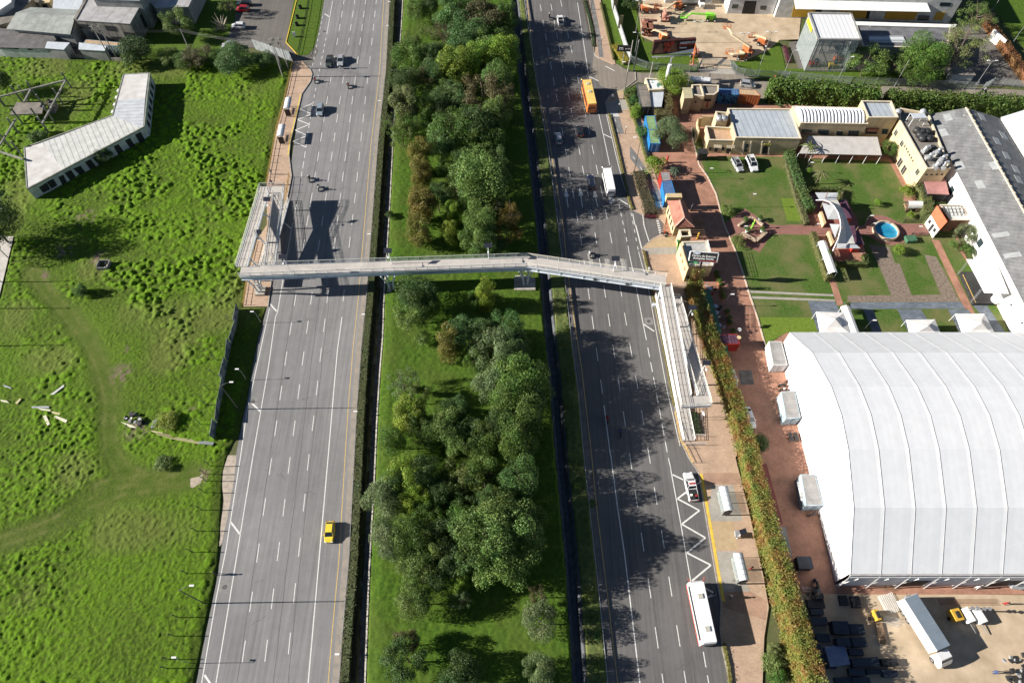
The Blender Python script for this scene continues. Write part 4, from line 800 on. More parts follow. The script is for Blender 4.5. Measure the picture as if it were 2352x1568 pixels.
hedge([W('c4',1430,1420,1.2),W('c4',1545,1418,1.2)],1.0,1.3,(.06,.10,.025),'short dark hedge behind the toy chapel',leaf=.13,density=70)
hedge([W('z4',520,210,2),W('z4',545,330,2),W('z4',560,430,2)],2.0,2.4,(.14,.12,.045),'square-cut hedge below the billboard column',leaf=.13,density=85)
hedge([W('z4',380,470,2),W('z4',590,470,2)],2.6,2.3,(.13,.115,.045),'short block hedge east of the black container',leaf=.13,density=85,clump=.15)
hedge(cat(('c3',[(868,670),(915,790),(965,930),(1020,1130)])),.6,.9,(.14,.15,.04),'thin hedge between pavement and clipped bushes',leaf=.11,density=60)
hedge(cat(('c3',[(965,1210),(985,1300),(1030,1420),(1050,1500)])),3.0,.9,(.085,.075,.04),'dusky planted bed between pavement and cycle path',leaf=.14,density=70,clump=.35,cat_='flower bed',name='planting_bed')
hedge(cat(('z5',[(400,360),(540,375)])),1.2,.5,(.09,.02,.03),'wine-red groundcover at the tip of the dusky bed',leaf=.1,density=90,cat_='flower bed',name='planting_bed')
for seg,lb in ((('c7',[(1050,420),(1100,640),(1160,950),(1215,1260)]),'low speckled hedge under the east ramp'),(('c7',[(1000,185),(1018,270),(1042,340)]),'short low hedge north of the bridge end'),(('c11',[(1556,1290),(1590,1450),(1615,1700)]),'low golden hedge behind the white bus'),(('c3',[(760,800),(800,960),(850,1180),(900,1400),(922,1465)]),'low hedge on the kerb opposite the turning')):
 hedge(cat(seg),.55,.5,(.17,.15,.04),lb,leaf=.09,density=80)
hedge(cat(('z3',[(770,880),(820,1170)])),1.9,.5,(.04,.06,.025),'dark planted bed below the landing of the east ramp',leaf=.12,density=80,cat_='flower bed',name='planting_bed')
hedge(cat(('c3',[(700,30),(745,220),(790,420)])),.5,.6,(.13,.13,.04),'thin hedge beside the northern brick walk',leaf=.11,density=55)
hedge(cat(('c3',[(795,330),(850,400),(880,450)])),2.0,.9,(.25,.22,.02),'yellow-flowering bed under the black signboard',leaf=.12,density=90,cat_='flower bed',name='planting_bed')
hedge([W('c4',1830,120,1.8),W('c4',1950,290,1.8),W('c4',2150,560,1.8)],2.0,2.2,(.20,.10,.035),'rust-coloured hedge lining the depot wall at the right edge',leaf=.16,density=70)
hedge(cat(('c4',[(420,330),(450,440)])),1.0,.6,(.10,.03,.04),'purple hedge beside the glass showroom',leaf=.13,density=70)
hedge(cat(('c3',[(590,10),(640,200),(655,330)])),.9,.35,(.05,.07,.03),'planted verge between kerb and northern cycle path',leaf=.12,density=60,cat_='flower bed',name='planting_bed')
# dry tufts on the bank by the east barrier
for k,x,y,r in (('c3',265,790,16),('c7',455,490,22),('c7',460,720,30),('c7',440,820,24),('c7',485,1060,36),('c7',470,1250,30),('c11',530,40,30),('c11',545,190,30),('c11',640,320,30),('c11',600,430,22),('c11',620,960,40),('c11',640,1100,34),('c11',680,1230,40),('c11',690,1430,45)):
 tree('bush%d' % random.randrange(2),k,x,y,r,random.uniform(.8,1.3),OL,'scrubby bush on the dry bank between ditch and east barrier','shrub','scrub along the dry bank',name='shrub',trunk=False)
# palms, agaves and pampas grass
def frond_plant(name,p,h,R_,n,col,label,cat_,trunk=.12,w=.22,droop=.7,group=None,up=.35,lean=(0,0)):
 e = empty(name,(p.x,p.y,0),label,cat_,group); mb = MB(); r = random.Random(n + int(p.x * 7)); tip = Vector((p.x + lean[0],p.y + lean[1],h))
 for i in range(n):
  a = 2 * PI * i / n + r.uniform(-.2,.2); up_ = r.uniform(up * .4,up * 1.7); L = R_ * r.uniform(.75,1.1); d = Vector((math.cos(a),math.sin(a),0)); s = Vector((-d.y,d.x,0)); pr = None
  for j in range(6):
   t = j / 5; c = tip + d * L * t + Vector((0,0,L * (up_ * t - droop * t * t))); ww = w * (.35 + 1.3 * t * (1 - t) * 2) * (1 - t * .5)
   cur = (c + s * ww - Vector((0,0,ww * .4)),c + Vector((0,0,.02)),c - s * ww - Vector((0,0,ww * .4)))
   if pr: mb.face([pr[0],pr[1],cur[1],cur[0]]); mb.face([pr[1],pr[2],cur[2],cur[1]])
   pr = cur
 if h > .3: MB().tube([(p.x,p.y,0),(p.x + lean[0] * .4,p.y + lean[1] * .4,h * .5),tip],trunk,7,trunk * .7).build('trunk',M_bark,e)
 f = mb.build('fronds',M_leaf,e); f.color = C4(col); return e
frond_plant('palm_tree',W('c4',560,1110),4.2,2.4,14,(.10,.13,.035),'palm leaning over the corner of the canopy roof','palm')
frond_plant('palm_tree',W('c4',632,1285),3.2,2.0,13,(.12,.14,.05),'palm with feathery grey fronds on the second lawn','palm',lean=(.5,.3))
frond_plant('tropical_plant',W('c3',1205,1250),3.0,1.9,9,(.05,.07,.04),'tall plant with big drooping dark leaves above the blue container','plant',w=.5,trunk=.06)
frond_plant('agave',W('c3',1645,740),.3,1.3,14,(.13,.17,.05),'spiky plant between painted containers and tiled roof','plant',w=.12,up=.9)
frond_plant('agave',W('c3',1940,745),.3,1.2,14,(.07,.12,.03),'spiky plant behind the ridge of the PMU building','plant',w=.12,up=.9)
frond_plant('agave',W('z4',860,760),.2,.9,12,(.09,.13,.04),'spiky plant at the foot of the castle wall','plant',w=.1,up=.9)
frond_plant('pampas_grass',W('c1',1555,215),.4,2.4,40,(.42,.36,.27),'big pampas clump with creamy plumes by the parked cars','grass clump',w=.13,up=1.3,droop=.6)
frond_plant('pampas_grass',W('c1',350,735),.3,1.6,26,(.30,.24,.18),'withered reeds behind the concrete slab','grass clump',w=.1,up=1.0)
# ================================================================ FOOTBRIDGE
M_steel = mat('white_steel',(.66,.70,.74),(.52,.57,.62),.8,rough=.45,metal=.1); M_deck = bricks('deck_slab',(.50,.46,.42),(.44,.41,.38),(.36,.34,.31),2.4,2.4,.03,0,stain=.2)
M_rail = mat('white_rail',(.80,.81,.82),(.68,.70,.72),1.5,rough=.4); M_gold_r = mat('yellow_rail',(.72,.55,.22),(.60,.45,.18),1,rough=.5); M_pv = mat('solar_panel',(.02,.022,.03),(.035,.038,.05),3,rough=.2,spec=.7)
M_cblk = mat('concrete_block',(.42,.39,.34),(.28,.26,.22),.9,rough=.95,bump=.3)
def railing(parent,pts,h=1.05,post=2.2,yellow=True):
 """handrail with four longitudinal tubes on posts"""
 pts = [Vector(p) for p in pts]; up = lambda z: [p + Vector((0,0,z)) for p in pts]
 mb = MB()
 for z in (h,h * .72,h * .44,h * .18): mb.tube(up(z),.032 if z == h else .024,5)
 for a,b in zip(pts,pts[1:]):
  n = max(1,round((b - a).length / post))
  for i in range(n + 1): p = a.lerp(b,i / n); mb.tube([p,p + Vector((0,0,h + .03))],.04,5)
 r = mb.build('railing',M_rail,parent)
 if yellow: MB().tube(up(h * .86),.03,5).build('handrail',M_gold_r,r)
 return r
def flight(parent,a,b,w,name='deck',side='both',gird=.45,ends=''):
 """a straight ramp: slab, two edge girders, railings"""
 a,b = Vector(a),Vector(b); d = Vector((b.x - a.x,b.y - a.y,0)).normalized(); n = Vector((-d.y,d.x,0)) * (w / 2)
 mb = MB(); mb.add([a - n,b - n,b + n,a + n] + [p - Vector((0,0,.16)) for p in (a - n,b - n,b + n,a + n)],[(0,1,2,3),(7,6,5,4),(0,4,5,1),(1,5,6,2),(2,6,7,3),(3,7,4,0)]); mb.build(name,M_deck,parent)
 g = MB()
 for s in (-1,1):
  o = n * s * 1.04 - Vector((0,0,gird / 2 - .06)); g.bar(a + o,b + o,.08,gird)
 g.build('girder',M_steel,parent)
 for s in (-1,1): railing(parent,[a + n * s,b + n * s])
# main span
bz = 7.1
br = empty('footbridge',W('d',880,660),'long white steel footbridge bending over both carriageways and the wooded median','footbridge')
A0,A1,A2 = W('z1',150,1112,bz),W('c7',185,252,bz),W('c7',1155,392,bz)
A0 = W('z1',175,1095,bz); w = 2.5
dr = (A1 - A0).normalized(); nA = Vector((-dr.y,dr.x,0)); dr2 = (A2 - A1).normalized(); nB = Vector((-dr2.y,dr2.x,0)); nm = (nA + nB).normalized()
mb = MB()
for (p,n1),(q,n2) in (((A0,nA),(A1,nm)),((A1,nm),(A2,nB))): mb.prism([p - n1 * w / 2,q - n2 * w / 2,q + n2 * w / 2,p + n1 * w / 2],h=.2)
mb.build('deck',M_deck,br)
for s in (-1,1):
 g = MB()
 for (p,n1),(q,n2) in (((A0,nA),(A1,nm)),((A1,nm),(A2,nB))):
  a,b = p + n1 * s * (w / 2 - .1),q + n2 * s * (w / 2 - .1); g.bar(a - Vector((0,0,.75)),b - Vector((0,0,.75)),.12,1.15)
  g.bar(a - Vector((0,0,.18)) + n1 * s * .1,b - Vector((0,0,.18)) + n2 * s * .1,.3,.08); g.bar(a - Vector((0,0,1.32)) + n1 * s * .05,b - Vector((0,0,1.32)) + n2 * s * .05,.34,.07)
  L = (b - a).length
  for i in range(int(L / 4)): c = a.lerp(b,(i + .5) / int(L / 4)); g.box(c - Vector((0,0,.75)) + n1 * s * .09,(.06,.12,1.1),math.atan2((b - a).y,(b - a).x))
 g.build('girder',M_steel,br)
o = nA * w / 2
railing(br,[A0 - nA * w / 2,A1 - nm * w / 2,A2 - nB * w / 2]); railing(br,[A0 + nA * w / 2 + dr * 2.6,A1 + nm * w / 2,A2 + nB * w / 2])
# cross bracing under the deck
cb = MB()
for i in range(34):
 for p,q,n1 in ((A0,A1,nA),(A1,A2,nB)):
  N_ = int((q - p).length / 3)
  if i < N_: a,b = p.lerp(q,i / N_),p.lerp(q,(i + 1) / N_); cb.bar(a - n1 * 1.1 - Vector((0,0,1.2)),b + n1 * 1.1 - Vector((0,0,1.2)),.07); cb.bar(a + n1 * 1.1 - Vector((0,0,1.2)),b - n1 * 1.1 - Vector((0,0,1.2)),.07)
cb.build('bracing',M_steel,br)
# roundels on the south girder
for k,x,y in (('c7',663,380),('c7',888,413)):
 p = Wplane(k,x,y,A1 - nB * (w / 2 + .05),A2 - nB * (w / 2 + .05)); rm = MB()
 for rr,dd in ((.42,.03),(.3,.05)):
  ring_ = [p - nB * dd + dr2 * rr * math.cos(t * PI / 8) + Vector((0,0,rr * math.sin(t * PI / 8))) for t in range(16)]; rm.face(ring_)
 rm.build('emblem',mat('emblem_black',(.03,.03,.03),(.06,.06,.06),3),br)
def pier(parent,base,top_c,along,spread=1.3,blocks=True):
 """V-shaped steel pier on a concrete plinth"""
 b = Vector(base); mb = MB(); n = Vector((-along.y,along.x,0))
 for sa in (-1,1):
  for sn in (-1,1):
   foot = b + along * sa * .35 + n * sn * .45 + Vector((0,0,.5)); knee = b + along * sa * .55 + n * sn * .5 + Vector((0,0,2.6)); tp = top_c + along * sa * spread * 1.1 + n * sn * .95 - Vector((0,0,1.35))
   mb.tube([foot,knee,tp],.16,8)
 mb.bar(top_c + n * 1.2 - Vector((0,0,1.4)),top_c - n * 1.2 - Vector((0,0,1.4)),.3); mb.bar(b + along * .5 + Vector((0,0,2.6)),b - along * .5 + Vector((0,0,2.6)),.2)
 p = mb.build('pier',M_steel,parent)
 MB().box(b + Vector((0,0,.25)),(2.0,2.2,.5),math.atan2(along.y,along.x)).build('plinth',M_cblk,p)
 return p
for k,x,y,top in (('c6',975,440,('c6',955,300)),('c7',170,420,('c7',180,265))):
 tc = W(top[0],top[1],top[2],bz); base = Vector((tc.x,tc.y,0)); pier(br,base,tc,dr)
tcw = A0.lerp(A1,0) + dr * 1.0; pier(br,Vector((tcw.x + .9,tcw.y,.1)),tcw + dr * .8,dr,1.0)
big = W('c7',172,420); st = MB(); st.box((big.x,big.y,.35),(4.4,3.2,.5),.0); st.box((big.x - .9,big.y + 1.2,.65),(2.2,1.6,.3)); tag(st.build('concrete_footing',M_cblk),'stepped concrete footing under the kink of the footbridge, by the east ditch','footing')
# west ramps
wr = empty('access_ramp',W('z1',450,700),'white switchback ramp of the footbridge beside the meadow','ramp')
w2 = 2.1
f1a = A0 + Vector((-.05,w * .5,0)); lz1,lz2 = 4.7,2.35
n1 = W('z1',440,205,lz1); f1b = Vector((n1.x,n1.y,lz1)); f1a = Vector((W('z1',190,1060,bz).x,W('z1',190,1060,bz).y + .3,bz))
flight(wr,f1a,f1b,w2)
dd = (f1b - f1a); dd.z = 0; dd.normalize(); rt = Vector((dd.y,-dd.x,0))
f2a = Vector(f1b) + rt * 3.3; f2a.z = lz1; f2b = Vector(f1a) + rt * 3.6; f2b.z = lz2; f2b = f2b + dd * 2.0
flight(wr,f2a,f2b,w2)
lm = MB(); c0,c1_ = f1b - rt * w2 / 2,f2a + rt * w2 / 2; lm.prism([c0,c1_,c1_ + dd * 2.0,c0 + dd * 2.0],h=.3); lm.build('landing',M_deck,wr)
railing(wr,[c0,c0 + dd * 2.0,c1_ + dd * 2.0,c1_])
f3a = Vector((f2b.x,f2b.y,lz2)) - rt * 1.1; f3b = Vector((f2a.x,f2a.y,.15)) - rt * .3 + dd * 2.0
lm = MB(); q = [f3a - rt * w2 / 2,f3a - rt * w2 / 2 - dd * 2,f2b + rt * w2 / 2 - dd * 2,f2b + rt * w2 / 2]; lm.prism([(p.x,p.y,lz2) for p in q],h=.3); lm.build('landing',M_deck,wr)
flight(wr,f3a,f3b,w2); railing(wr,[Vector((p.x,p.y,lz2)) for p in q[:3]])
for t in (.12,.42,.72,.96):
 m_ = f1a.lerp(f1b,t) + rt * 1.7; zt = min(f1a.lerp(f1b,t).z,8) ; mb = MB(); z2 = f2b.lerp(f2a,t).z
 mb.tube([(m_.x,m_.y,0),(m_.x,m_.y,z2 + .3),m_ - rt * .9 + Vector((0,0,-.45))],.16,8); mb.bar((m_.x,m_.y,z2 - .4),Vector((m_.x,m_.y,z2 - .4)) + rt * 2.2,.22); mb.build('column',M_steel,wr)
# east ramps: three flights
er = empty('access_ramp',W('z2',700,900),'white three-flight ramp of the footbridge beside the golden hedge','ramp')
eA = W('z2',560,330,bz); eL = W('z3',660,640,4.7); eA.z = bz
flight(er,eA,Vector((eL.x,eL.y,4.7)),2.1)
ed = Vector((eL.x - eA.x,eL.y - eA.y,0)).normalized(); ert = Vector((-ed.y,ed.x,0))
if ert.x < 0: ert = -ert
eL = Vector((eL.x,eL.y,4.7)); e2a = eL + ert * 3.3; nb = W('z2',720,600,2.4); e2b = Vector((nb.x,nb.y,2.4))
flight(er,e2a,e2b,2.0)
lm = MB(); q = [eL - ert * 1.05,eL - ert * 1.05 + ed * 2.1,e2a + ert * 1.05 + ed * 2.1,e2a + ert * 1.05]; lm.prism(q,h=.3); lm.build('landing',M_deck,er); railing(er,q)
fb = MB(); fb.bar(q[1] - Vector((0,0,.4)),q[2] - Vector((0,0,.4)),.1,.5); fb.build('girder',M_steel,er)
e3b = W('z3',715,1260,.2); e3a = W('z2',510,560,2.4); e3b = Vector((e3b.x,e3b.y,.2)); e3a = Vector((e3a.x,e3a.y,2.4))
flight(er,e3a,e3b,2.0)
lm = MB(); q = [Vector(p) for p in (e3a - ert * 1.0,e3a - ert * 1.0 - ed * 2.0,e2b + ert * 1.0 - ed * 2.0,e2b + ert * 1.0)]; q = [Vector((p.x,p.y,2.4)) for p in q]; lm.prism(q,h=.3); lm.build('landing',M_deck,er); railing(er,q)
lo_ = W('z3',780,1250,.2); railing(er,[W('z3',660,1330,.14),W('z3',930,1325,.14)]); railing(er,[W('z3',765,1205,.14),W('z3',925,1205,.14)])
for t in (.05,.3,.55,.8,.97):
 m_ = eA.lerp(eL,t); b0 = m_ + ert * 1.6; mb = MB(); mb.tube([(b0.x,b0.y,.1),(b0.x,b0.y,2.6),m_ - Vector((0,0,.45))],.15,8); z2 = e2b.lerp(e2a,t).z; mb.tube([(b0.x,b0.y,1.5),(b0.x + ert.x * 1.6,b0.y,z2 - .3)],.12,8); mb.build('column',M_steel,er)
pt = MB(); c = W('z2',460,560,.1); pt.tube([(A2.x - .6,A2.y - .6,.1),(A2.x - .8,A2.y - .8,bz - 1.3)],.2,8); pt.bar((A2.x - 1.6,A2.y - 1.1,.6),(A2.x - .2,A2.y - 1.3,.6),.6); pt.build('column',M_steel,er)
def solar_lamp(k,x,y,z,h,label,dx=0.0):
 """photovoltaic lamp: post, tilted panel, lamp head"""
 p = W(k,x,y,z); e = empty('solar_lamp',p,label,'street lamp','solar lamps along the footbridge'); t = p + Vector((dx,.25,h))
 MB().tube([p,t],.07,7,.05).build('post',M_rail,e)
 MB().box(t + Vector((0,0,.12)),(1.55,.95,.06),0,('X',R(28))).build('solar_panel',M_pv,e)
 mb = MB(); mb.tube([t - Vector((0,0,.9)),t + Vector((0,-.9,-.8))],.035,5); mb.box(t + Vector((0,-1.0,-.8)),(.28,.5,.1)); mb.build('lamp_head',M_rail,e)
for k,x,y,z,h,l,d in (('z1',765,1135,7.15,5.2,'solar lamp on the footbridge over the west carriageway',-.4),('c6',990,268,7.15,3.6,'solar lamp on the footbridge above the west channel',-.3),('c6',1663,236,7.15,3.8,'solar lamp on the footbridge above the median trees',0),('c7',790,322,7.15,3.6,'solar lamp on the footbridge over the east carriageway',0),
  ('z1',540,400,4.2,3.0,'solar lamp on the north end of the west ramp',-.3),('z1',440,770,3.2,3.0,'solar lamp on the middle of the west ramp',-.3),('z2',845,805,3.0,4.0,'solar lamp on the east ramp beside the top of the golden hedge',.5),('z3',875,315,4.4,3.2,'solar lamp on the east ramp near its southern landing',.4)):
 solar_lamp(k,x,y,z,h,l,d)
# ================================================================ BUILDINGS
M_wht = mat('white_wall',(.80,.79,.76),(.66,.65,.62),.8,rough=.85); M_wht2 = mat('grimy_white',(.62,.62,.60),(.42,.43,.41),.7,rough=.9); M_grey = mat('grey_render',(.30,.30,.29),(.20,.20,.19),.6,rough=.95)
M_cream = bricks('cream_block',(.50,.40,.24),(.42,.33,.20),(.38,.31,.2),.8,.4,.02,0,stain=.3); M_yel = mat('yellow_render',(.58,.46,.26),(.48,.37,.21),.7,rough=.9); M_block = bricks('stone_block',(.34,.31,.26),(.24,.22,.19),(.18,.17,.15),.5,.25,.03,0,stain=.35)
M_drk = mat('dark_interior',(.015,.015,.016),(.03,.03,.03),2); M_gls = glassmat(); M_trim = mat('pale_trim',(.66,.58,.44),(.54,.46,.34),1,rough=.8); M_frm = mat('window_frame',(.62,.62,.60),(.5,.5,.48),2)
M_rust = mat('rusty_sheet',(.30,.12,.07),(.18,.08,.05),1,rough=.8); M_red = mat('red_paint',(.36,.03,.02),(.26,.02,.015),2,rough=.5); M_blk = mat('black_paint',(.02,.02,.022),(.035,.035,.035),2,rough=.5)
M_zinc = mat('zinc',(.50,.51,.52),(.36,.37,.38),1,rough=.4,metal=.5); M_wood = mat('weathered_wood',(.26,.17,.10),(.15,.10,.06),2,rough=.9); M_green = mat('green_sheet',(.06,.16,.09),(.04,.11,.06),1,rough=.7); M_mus = mat('mustard_door',(.55,.33,.04),(.45,.27,.03),.8,rough=.6)
def ccw(P): return P if sum(p.x * q.y - q.x * p.y for p,q in zip(P,P[1:] + P[:1])) > 0 else P[::-1]
def building(name,label,cat_,ring,h,wall,roof,par=0.0,over=.15,group=None,z0=-.1,rt=.12,roofname='roof'):
 """walls under a flat roof; ring = roof outline read at height h; par > 0 gives a parapet"""
 R_ = ccw([Vector((p.x,p.y,0)) for p in ring]); c = sum(R_,Vector((0,0,0))) / len(R_)
 e = empty(name,(c.x,c.y,0),label,cat_,group)
 MB().prism(R_,z0,h).build('wall',wall,e)
 n = len(R_)
 def inset(d):
  out = []
  for i in range(n):
   a,b,q = R_[i - 1],R_[i],R_[(i + 1) % n]; d1 = (b - a).normalized(); d2 = (q - b).normalized(); n1 = Vector((-d1.y,d1.x,0)); n2 = Vector((-d2.y,d2.x,0)); m = (n1 + n2)
   m = m / max(.3,m.length_squared / 2) ; out.append(b + m * d)
  return out
 MB().prism(inset(-over if not par else .22),h,h + rt).build(roofname,roof,e)
 if par:
  I = inset(.24); mb = MB()
  for i in range(n): j = (i + 1) % n; mb.prism([R_[i],R_[j],I[j],I[i]],h - .003,h + par)
  mb.build('parapet',wall,e); O = inset(-.06); I2 = inset(.30); mb = MB()
  for i in range(n): j = (i + 1) % n; mb.prism([O[i],O[j],I2[j],I2[i]],h + par,h + par + .07)
  mb.build('coping',M_trim,e)
 e['h'] = h; return e,R_
def onwall(parent,a,b,u0,u1,z0,z1,m,name='window',out=.05,frame=None,fw=.09,into=None):
 """a panel standing proud of the wall from a to b (world), between u0..u1 metres (or fractions < 1) and z0..z1"""
 a,b = Vector((a[0],a[1],0)),Vector((b[0],b[1],0)); L = (b - a).length; d = (b - a) / L; n = Vector((d.y,-d.x,0))
 if abs(u1) <= 1: u0,u1 = u0 * L,u1 * L
 def slab(u0,u1,z0,z1,o0,o1,mb): mb.prism([a + d * u0 + n * o0,a + d * u1 + n * o0,a + d * u1 + n * o1,a + d * u0 + n * o1],z0,z1)
 mb = MB(); slab(u0,u1,z0,z1,-.02,out,mb); w = mb.build(name,m,parent)
 if frame:
  mb = MB(); slab(u0 - fw,u1 + fw,z1,z1 + fw,-.02,out + .06,mb); slab(u0 - fw,u1 + fw,z0 - fw,z0,-.02,out + .1,mb); slab(u0 - fw,u0,z0,z1,-.02,out + .06,mb); slab(u1,u1 + fw,z0,z1,-.02,out + .06,mb)
  if u1 - u0 > 1: slab((u0 + u1) / 2 - .03,(u0 + u1) / 2 + .03,z0,z1,0,out + .03,mb)
  mb.build('frame',frame,w)
 return w
def panel(parent,k,quad,a,b,m,name='window',out=.06,th=.05):
 """a panel whose corners are read in the picture, on the upright plane through a and b"""
 P = [Wplane(k,x,y,a,b) for x,y in quad]; n = (b - a); n = Vector((n.y,-n.x,0)).normalized()
 if n.dot(Vector((0,0,0)) - a) < 0 and abs(n.y) > .2: n = -n
 if abs(n.y) <= .2 and n.dot(Vector((0,0,0)) - a) < 0: n = -n
 F = [p + n * out for p in P]; B = [p + n * (out - th - .01) for p in P]; k_ = len(P); mb = MB(); mb.add(F + B,[tuple(range(k_)),tuple(range(2 * k_ - 1,k_ - 1,-1))] + [(i,k_ + i,k_ + (i + 1) % k_,(i + 1) % k_) for i in range(k_)])
 return mb.build(name,m,parent)
def slabquad(mb,P,t=.08):
 """a thin sheet through free corner points"""
 n = (P[1] - P[0]).cross(P[2] - P[0]).normalized()
 if n.z < 0: P = P[::-1]; n = -n
 k = len(P); mb.add([p for p in P] + [p - n * t for p in P],[tuple(range(k)),tuple(range(2 * k - 1,k - 1,-1))] + [(i,k + i,k + (i + 1) % k,(i + 1) % k) for i in range(k)]); return mb
M_droof = stripes('derelict_roof',(.56,.56,.53),(.28,.28,.27),R(-58),1.2,.22,.22); M_droof2 = stripes('derelict_roof_north',(.52,.54,.57),(.30,.32,.34),R(4),1.2,.2,.2); M_dpatch = mat('flaking_roof_felt',(.60,.585,.57),(.46,.43,.41),.5,rough=.95,det=9)
hd = 3.4
dw = empty('derelict_building',W('c1',700,1000),'white derelict school-like building with two wings bent in an elbow in the meadow','building')
P_ = [W('c1',x,y,hd) for x,y in ((862,522),(1045,512),(1005,885),(190,1318),(170,1032),(785,808))]
MB().prism([Vector((p.x,p.y,0)) for p in P_],-.1,hd).build('wall',M_wht2,dw)
m1 = [W('c1',x,y,hd) for x,y in ((785,808),(1005,885),(440,1190),(300,1000))]
for q,m,nm in (([(862,522),(1035,513),(1012,690),(820,700)],M_dpatch,'roof'),([(820,700),(1012,690),(998,885),(985,890),(785,808)],M_droof2,'roof'),([(785,808),(985,890),(440,1180),(295,1000)],M_droof,'roof'),([(295,1000),(440,1180),(190,1312),(170,1032)],M_dpatch,'roof')):
 MB().prism([W('c1',x,y,hd) for x,y in q],hd,hd + .1).build(nm,m,dw)
ed_ = MB()
for i in (0,1,2,3,4,5):
 a,b = P_[i],P_[(i + 1) % 6]; ed_.bar((a.x,a.y,hd + .02),(b.x,b.y,hd + .02),.28,.3)
ed_.build('roof_edge',mat('mossy_edge',(.28,.29,.24),(.17,.18,.14),1,rough=1),dw)
S0,S1 = P_[3],P_[2]
for i,q in enumerate(([(270,1305),(325,1272),(352,1318),(300,1345)],[(325,1268),(370,1245),(400,1290),(358,1315)],[(405,1235),(440,1218),(470,1275),(435,1290)],[(450,1205),(495,1185),(530,1235),(490,1258)],[(510,1175),(560,1155),(600,1205),(560,1225)],[(590,1130),(630,1110),(670,1160),(630,1182)],[(645,1100),(690,1080),(740,1125),(690,1150)],[(790,1020),(825,1005),(862,1055),(825,1078)],[(870,980),(905,962),(940,1012),(905,1030)],[(940,940),(980,920),(1010,975),(975,998)])):
 panel(dw,'c1',q,S0,S1,M_drk,'window_opening')
for i in range(6): onwall(dw,P_[2],P_[1],.12 + i * .14,.19 + i * .14,.9,2.5,M_drk,'window_opening')
for i in range(4): MB().box(P_[0].lerp(P_[5],.35 + i * .17) + Vector((-.5,0,-.5)),(.9,1.0,.15)).build('sunshade',M_wht,dw)
M_rc = mat('old_concrete',(.27,.26,.235),(.15,.145,.13),.8,rough=.95,bump=.3); M_rcd = mat('stained_slab',(.24,.21,.18),(.13,.12,.105),.4,rough=.95)
cs = empty('ruined_frame',W('z8',400,1400),'unfinished concrete skeleton of bare columns and beams at the left edge','ruin')
for k,a in (('z8',(910,1120)),('z8',(480,1235)),('z8',(380,1290)),('z8',(290,1290)),('z8',(805,1325)),('z8',(600,1400)),('z8',(690,1545)),('z8',(535,1565)),('z8',(295,1565)),('z8',(65,1345)),('c1',(140,940)),('c1',(88,1045)),('c1',(168,1100)),('c1',(40,745)),('c1',(345,930))):
 p = W(k,*a); MB().box((p.x,p.y,2.5),(.34,.34,5.2),.5).build('column',M_rc,cs)
for k,a,b in (('z8',(820,1010),(0,1215)),('z8',(822,1012),(530,1550)),('z8',(390,1115),(300,1285)),('c1',(0,1058),(160,1110)),('c1',(110,830),(0,1010))):
 MB().bar(W(k,*a,4.1),W(k,*b,4.1),.36,.34).build('beam',M_rc,cs)
MB().prism(WP('z8',[(205,1285),(550,1285),(525,1425),(120,1440)],2.6),2.3,2.6).build('slab',M_rcd,cs)
st = MB(); p = W('z8',690,1400)
for i in range(7): st.box((p.x - .2,p.y + 1.4 - i * .4,.2 + (6 - i) * .17),(1.6,.4,.4 + (6 - i) * .34))
st.build('staircase',M_rcd,cs)
Mr1 = stripes('factory_roof',(.40,.39,.39),(.30,.29,.28),R(80),4.2,.22,.25); Mr2 = stripes('shed_roof',(.36,.38,.35),(.27,.29,.27),R(80),1.6,.1,.3,patch=(6,3.5,.5)); Mr3 = stripes('low_roof',(.16,.15,.145),(.10,.095,.09),R(75),3.4,.08,.35,patch=(3.4,2.4,.5)); Mr4 = stripes('pale_sheet_roof',(.52,.56,.60),(.40,.44,.48),R(85),1.1,.15,.15)
fb_,Rf = building('factory','grey stone-block factory with open window holes behind the container yard','building',WP('c1',[(530,143),(905,168),(985,28),(1060,-140),(660,-150)],6),6,M_block,Mr1,over=.1)
S0,S1 = W('c1',530,143,6),W('c1',905,168,6)
for q in ([(540,167),(610,172),(622,203),(558,197)],[(727,178),(800,185),(815,218),(745,213)],[(770,256),(845,258),(862,290),(788,285)]): w_ = panel(fb_,'c1',q,S0,S1,M_drk,'window')
panel(fb_,'c1',[(858,222),(925,230),(948,300),(900,310)],S0,S1,M_drk,'doorway')
MB().bar(W('c1',522,140,6.1),W('c1',600,0,6.1),.7,.4).build('gutter',M_rcd,fb_)
onwall(fb_,W('c1',905,168,6),W('c1',985,28,6),.62,.84,1.0,4.6,M_drk,'window')
f2_,_ = building('factory_wing','taller shaded factory wing reaching beyond the top edge','building',WP('c1',[(650,-5),(972,5),(1010,-60),(1040,-150),(690,-150)],8.2),8.2,M_grey,Mr4)
f3_,Rq = building('factory_annex','pale rendered annex in shade beside the dark lawn','building',WP('c1',[(985,-50),(1105,-95),(1390,-110),(1310,50),(1085,55)],5.0),5.0,M_grey,Mr1)
for u in (.12,.45,.75): onwall(f3_,W('c1',1085,55,5),W('c1',1310,50,5),u,u + .13,1,2.6,M_drk,'window',frame=M_frm)
sh_ = empty('workshop',W('c1',300,200),'long greenish gabled workshop roof at the top left','building')
zr,ze = 5.6,4.3; rd = [W('z8',200,162,zr),W('z8',942,203,zr)]; ev = [W('z8',75,365,ze),W('z8',880,435,ze)]; bk = [W('z8',385,92,ze),W('z8',1005,123,ze)]
mb = MB(); slabquad(mb,[ev[0],ev[1],rd[1],rd[0]]); slabquad(mb,[rd[0],rd[1],bk[1],bk[0]]); mb.build('roof',Mr2,sh_)
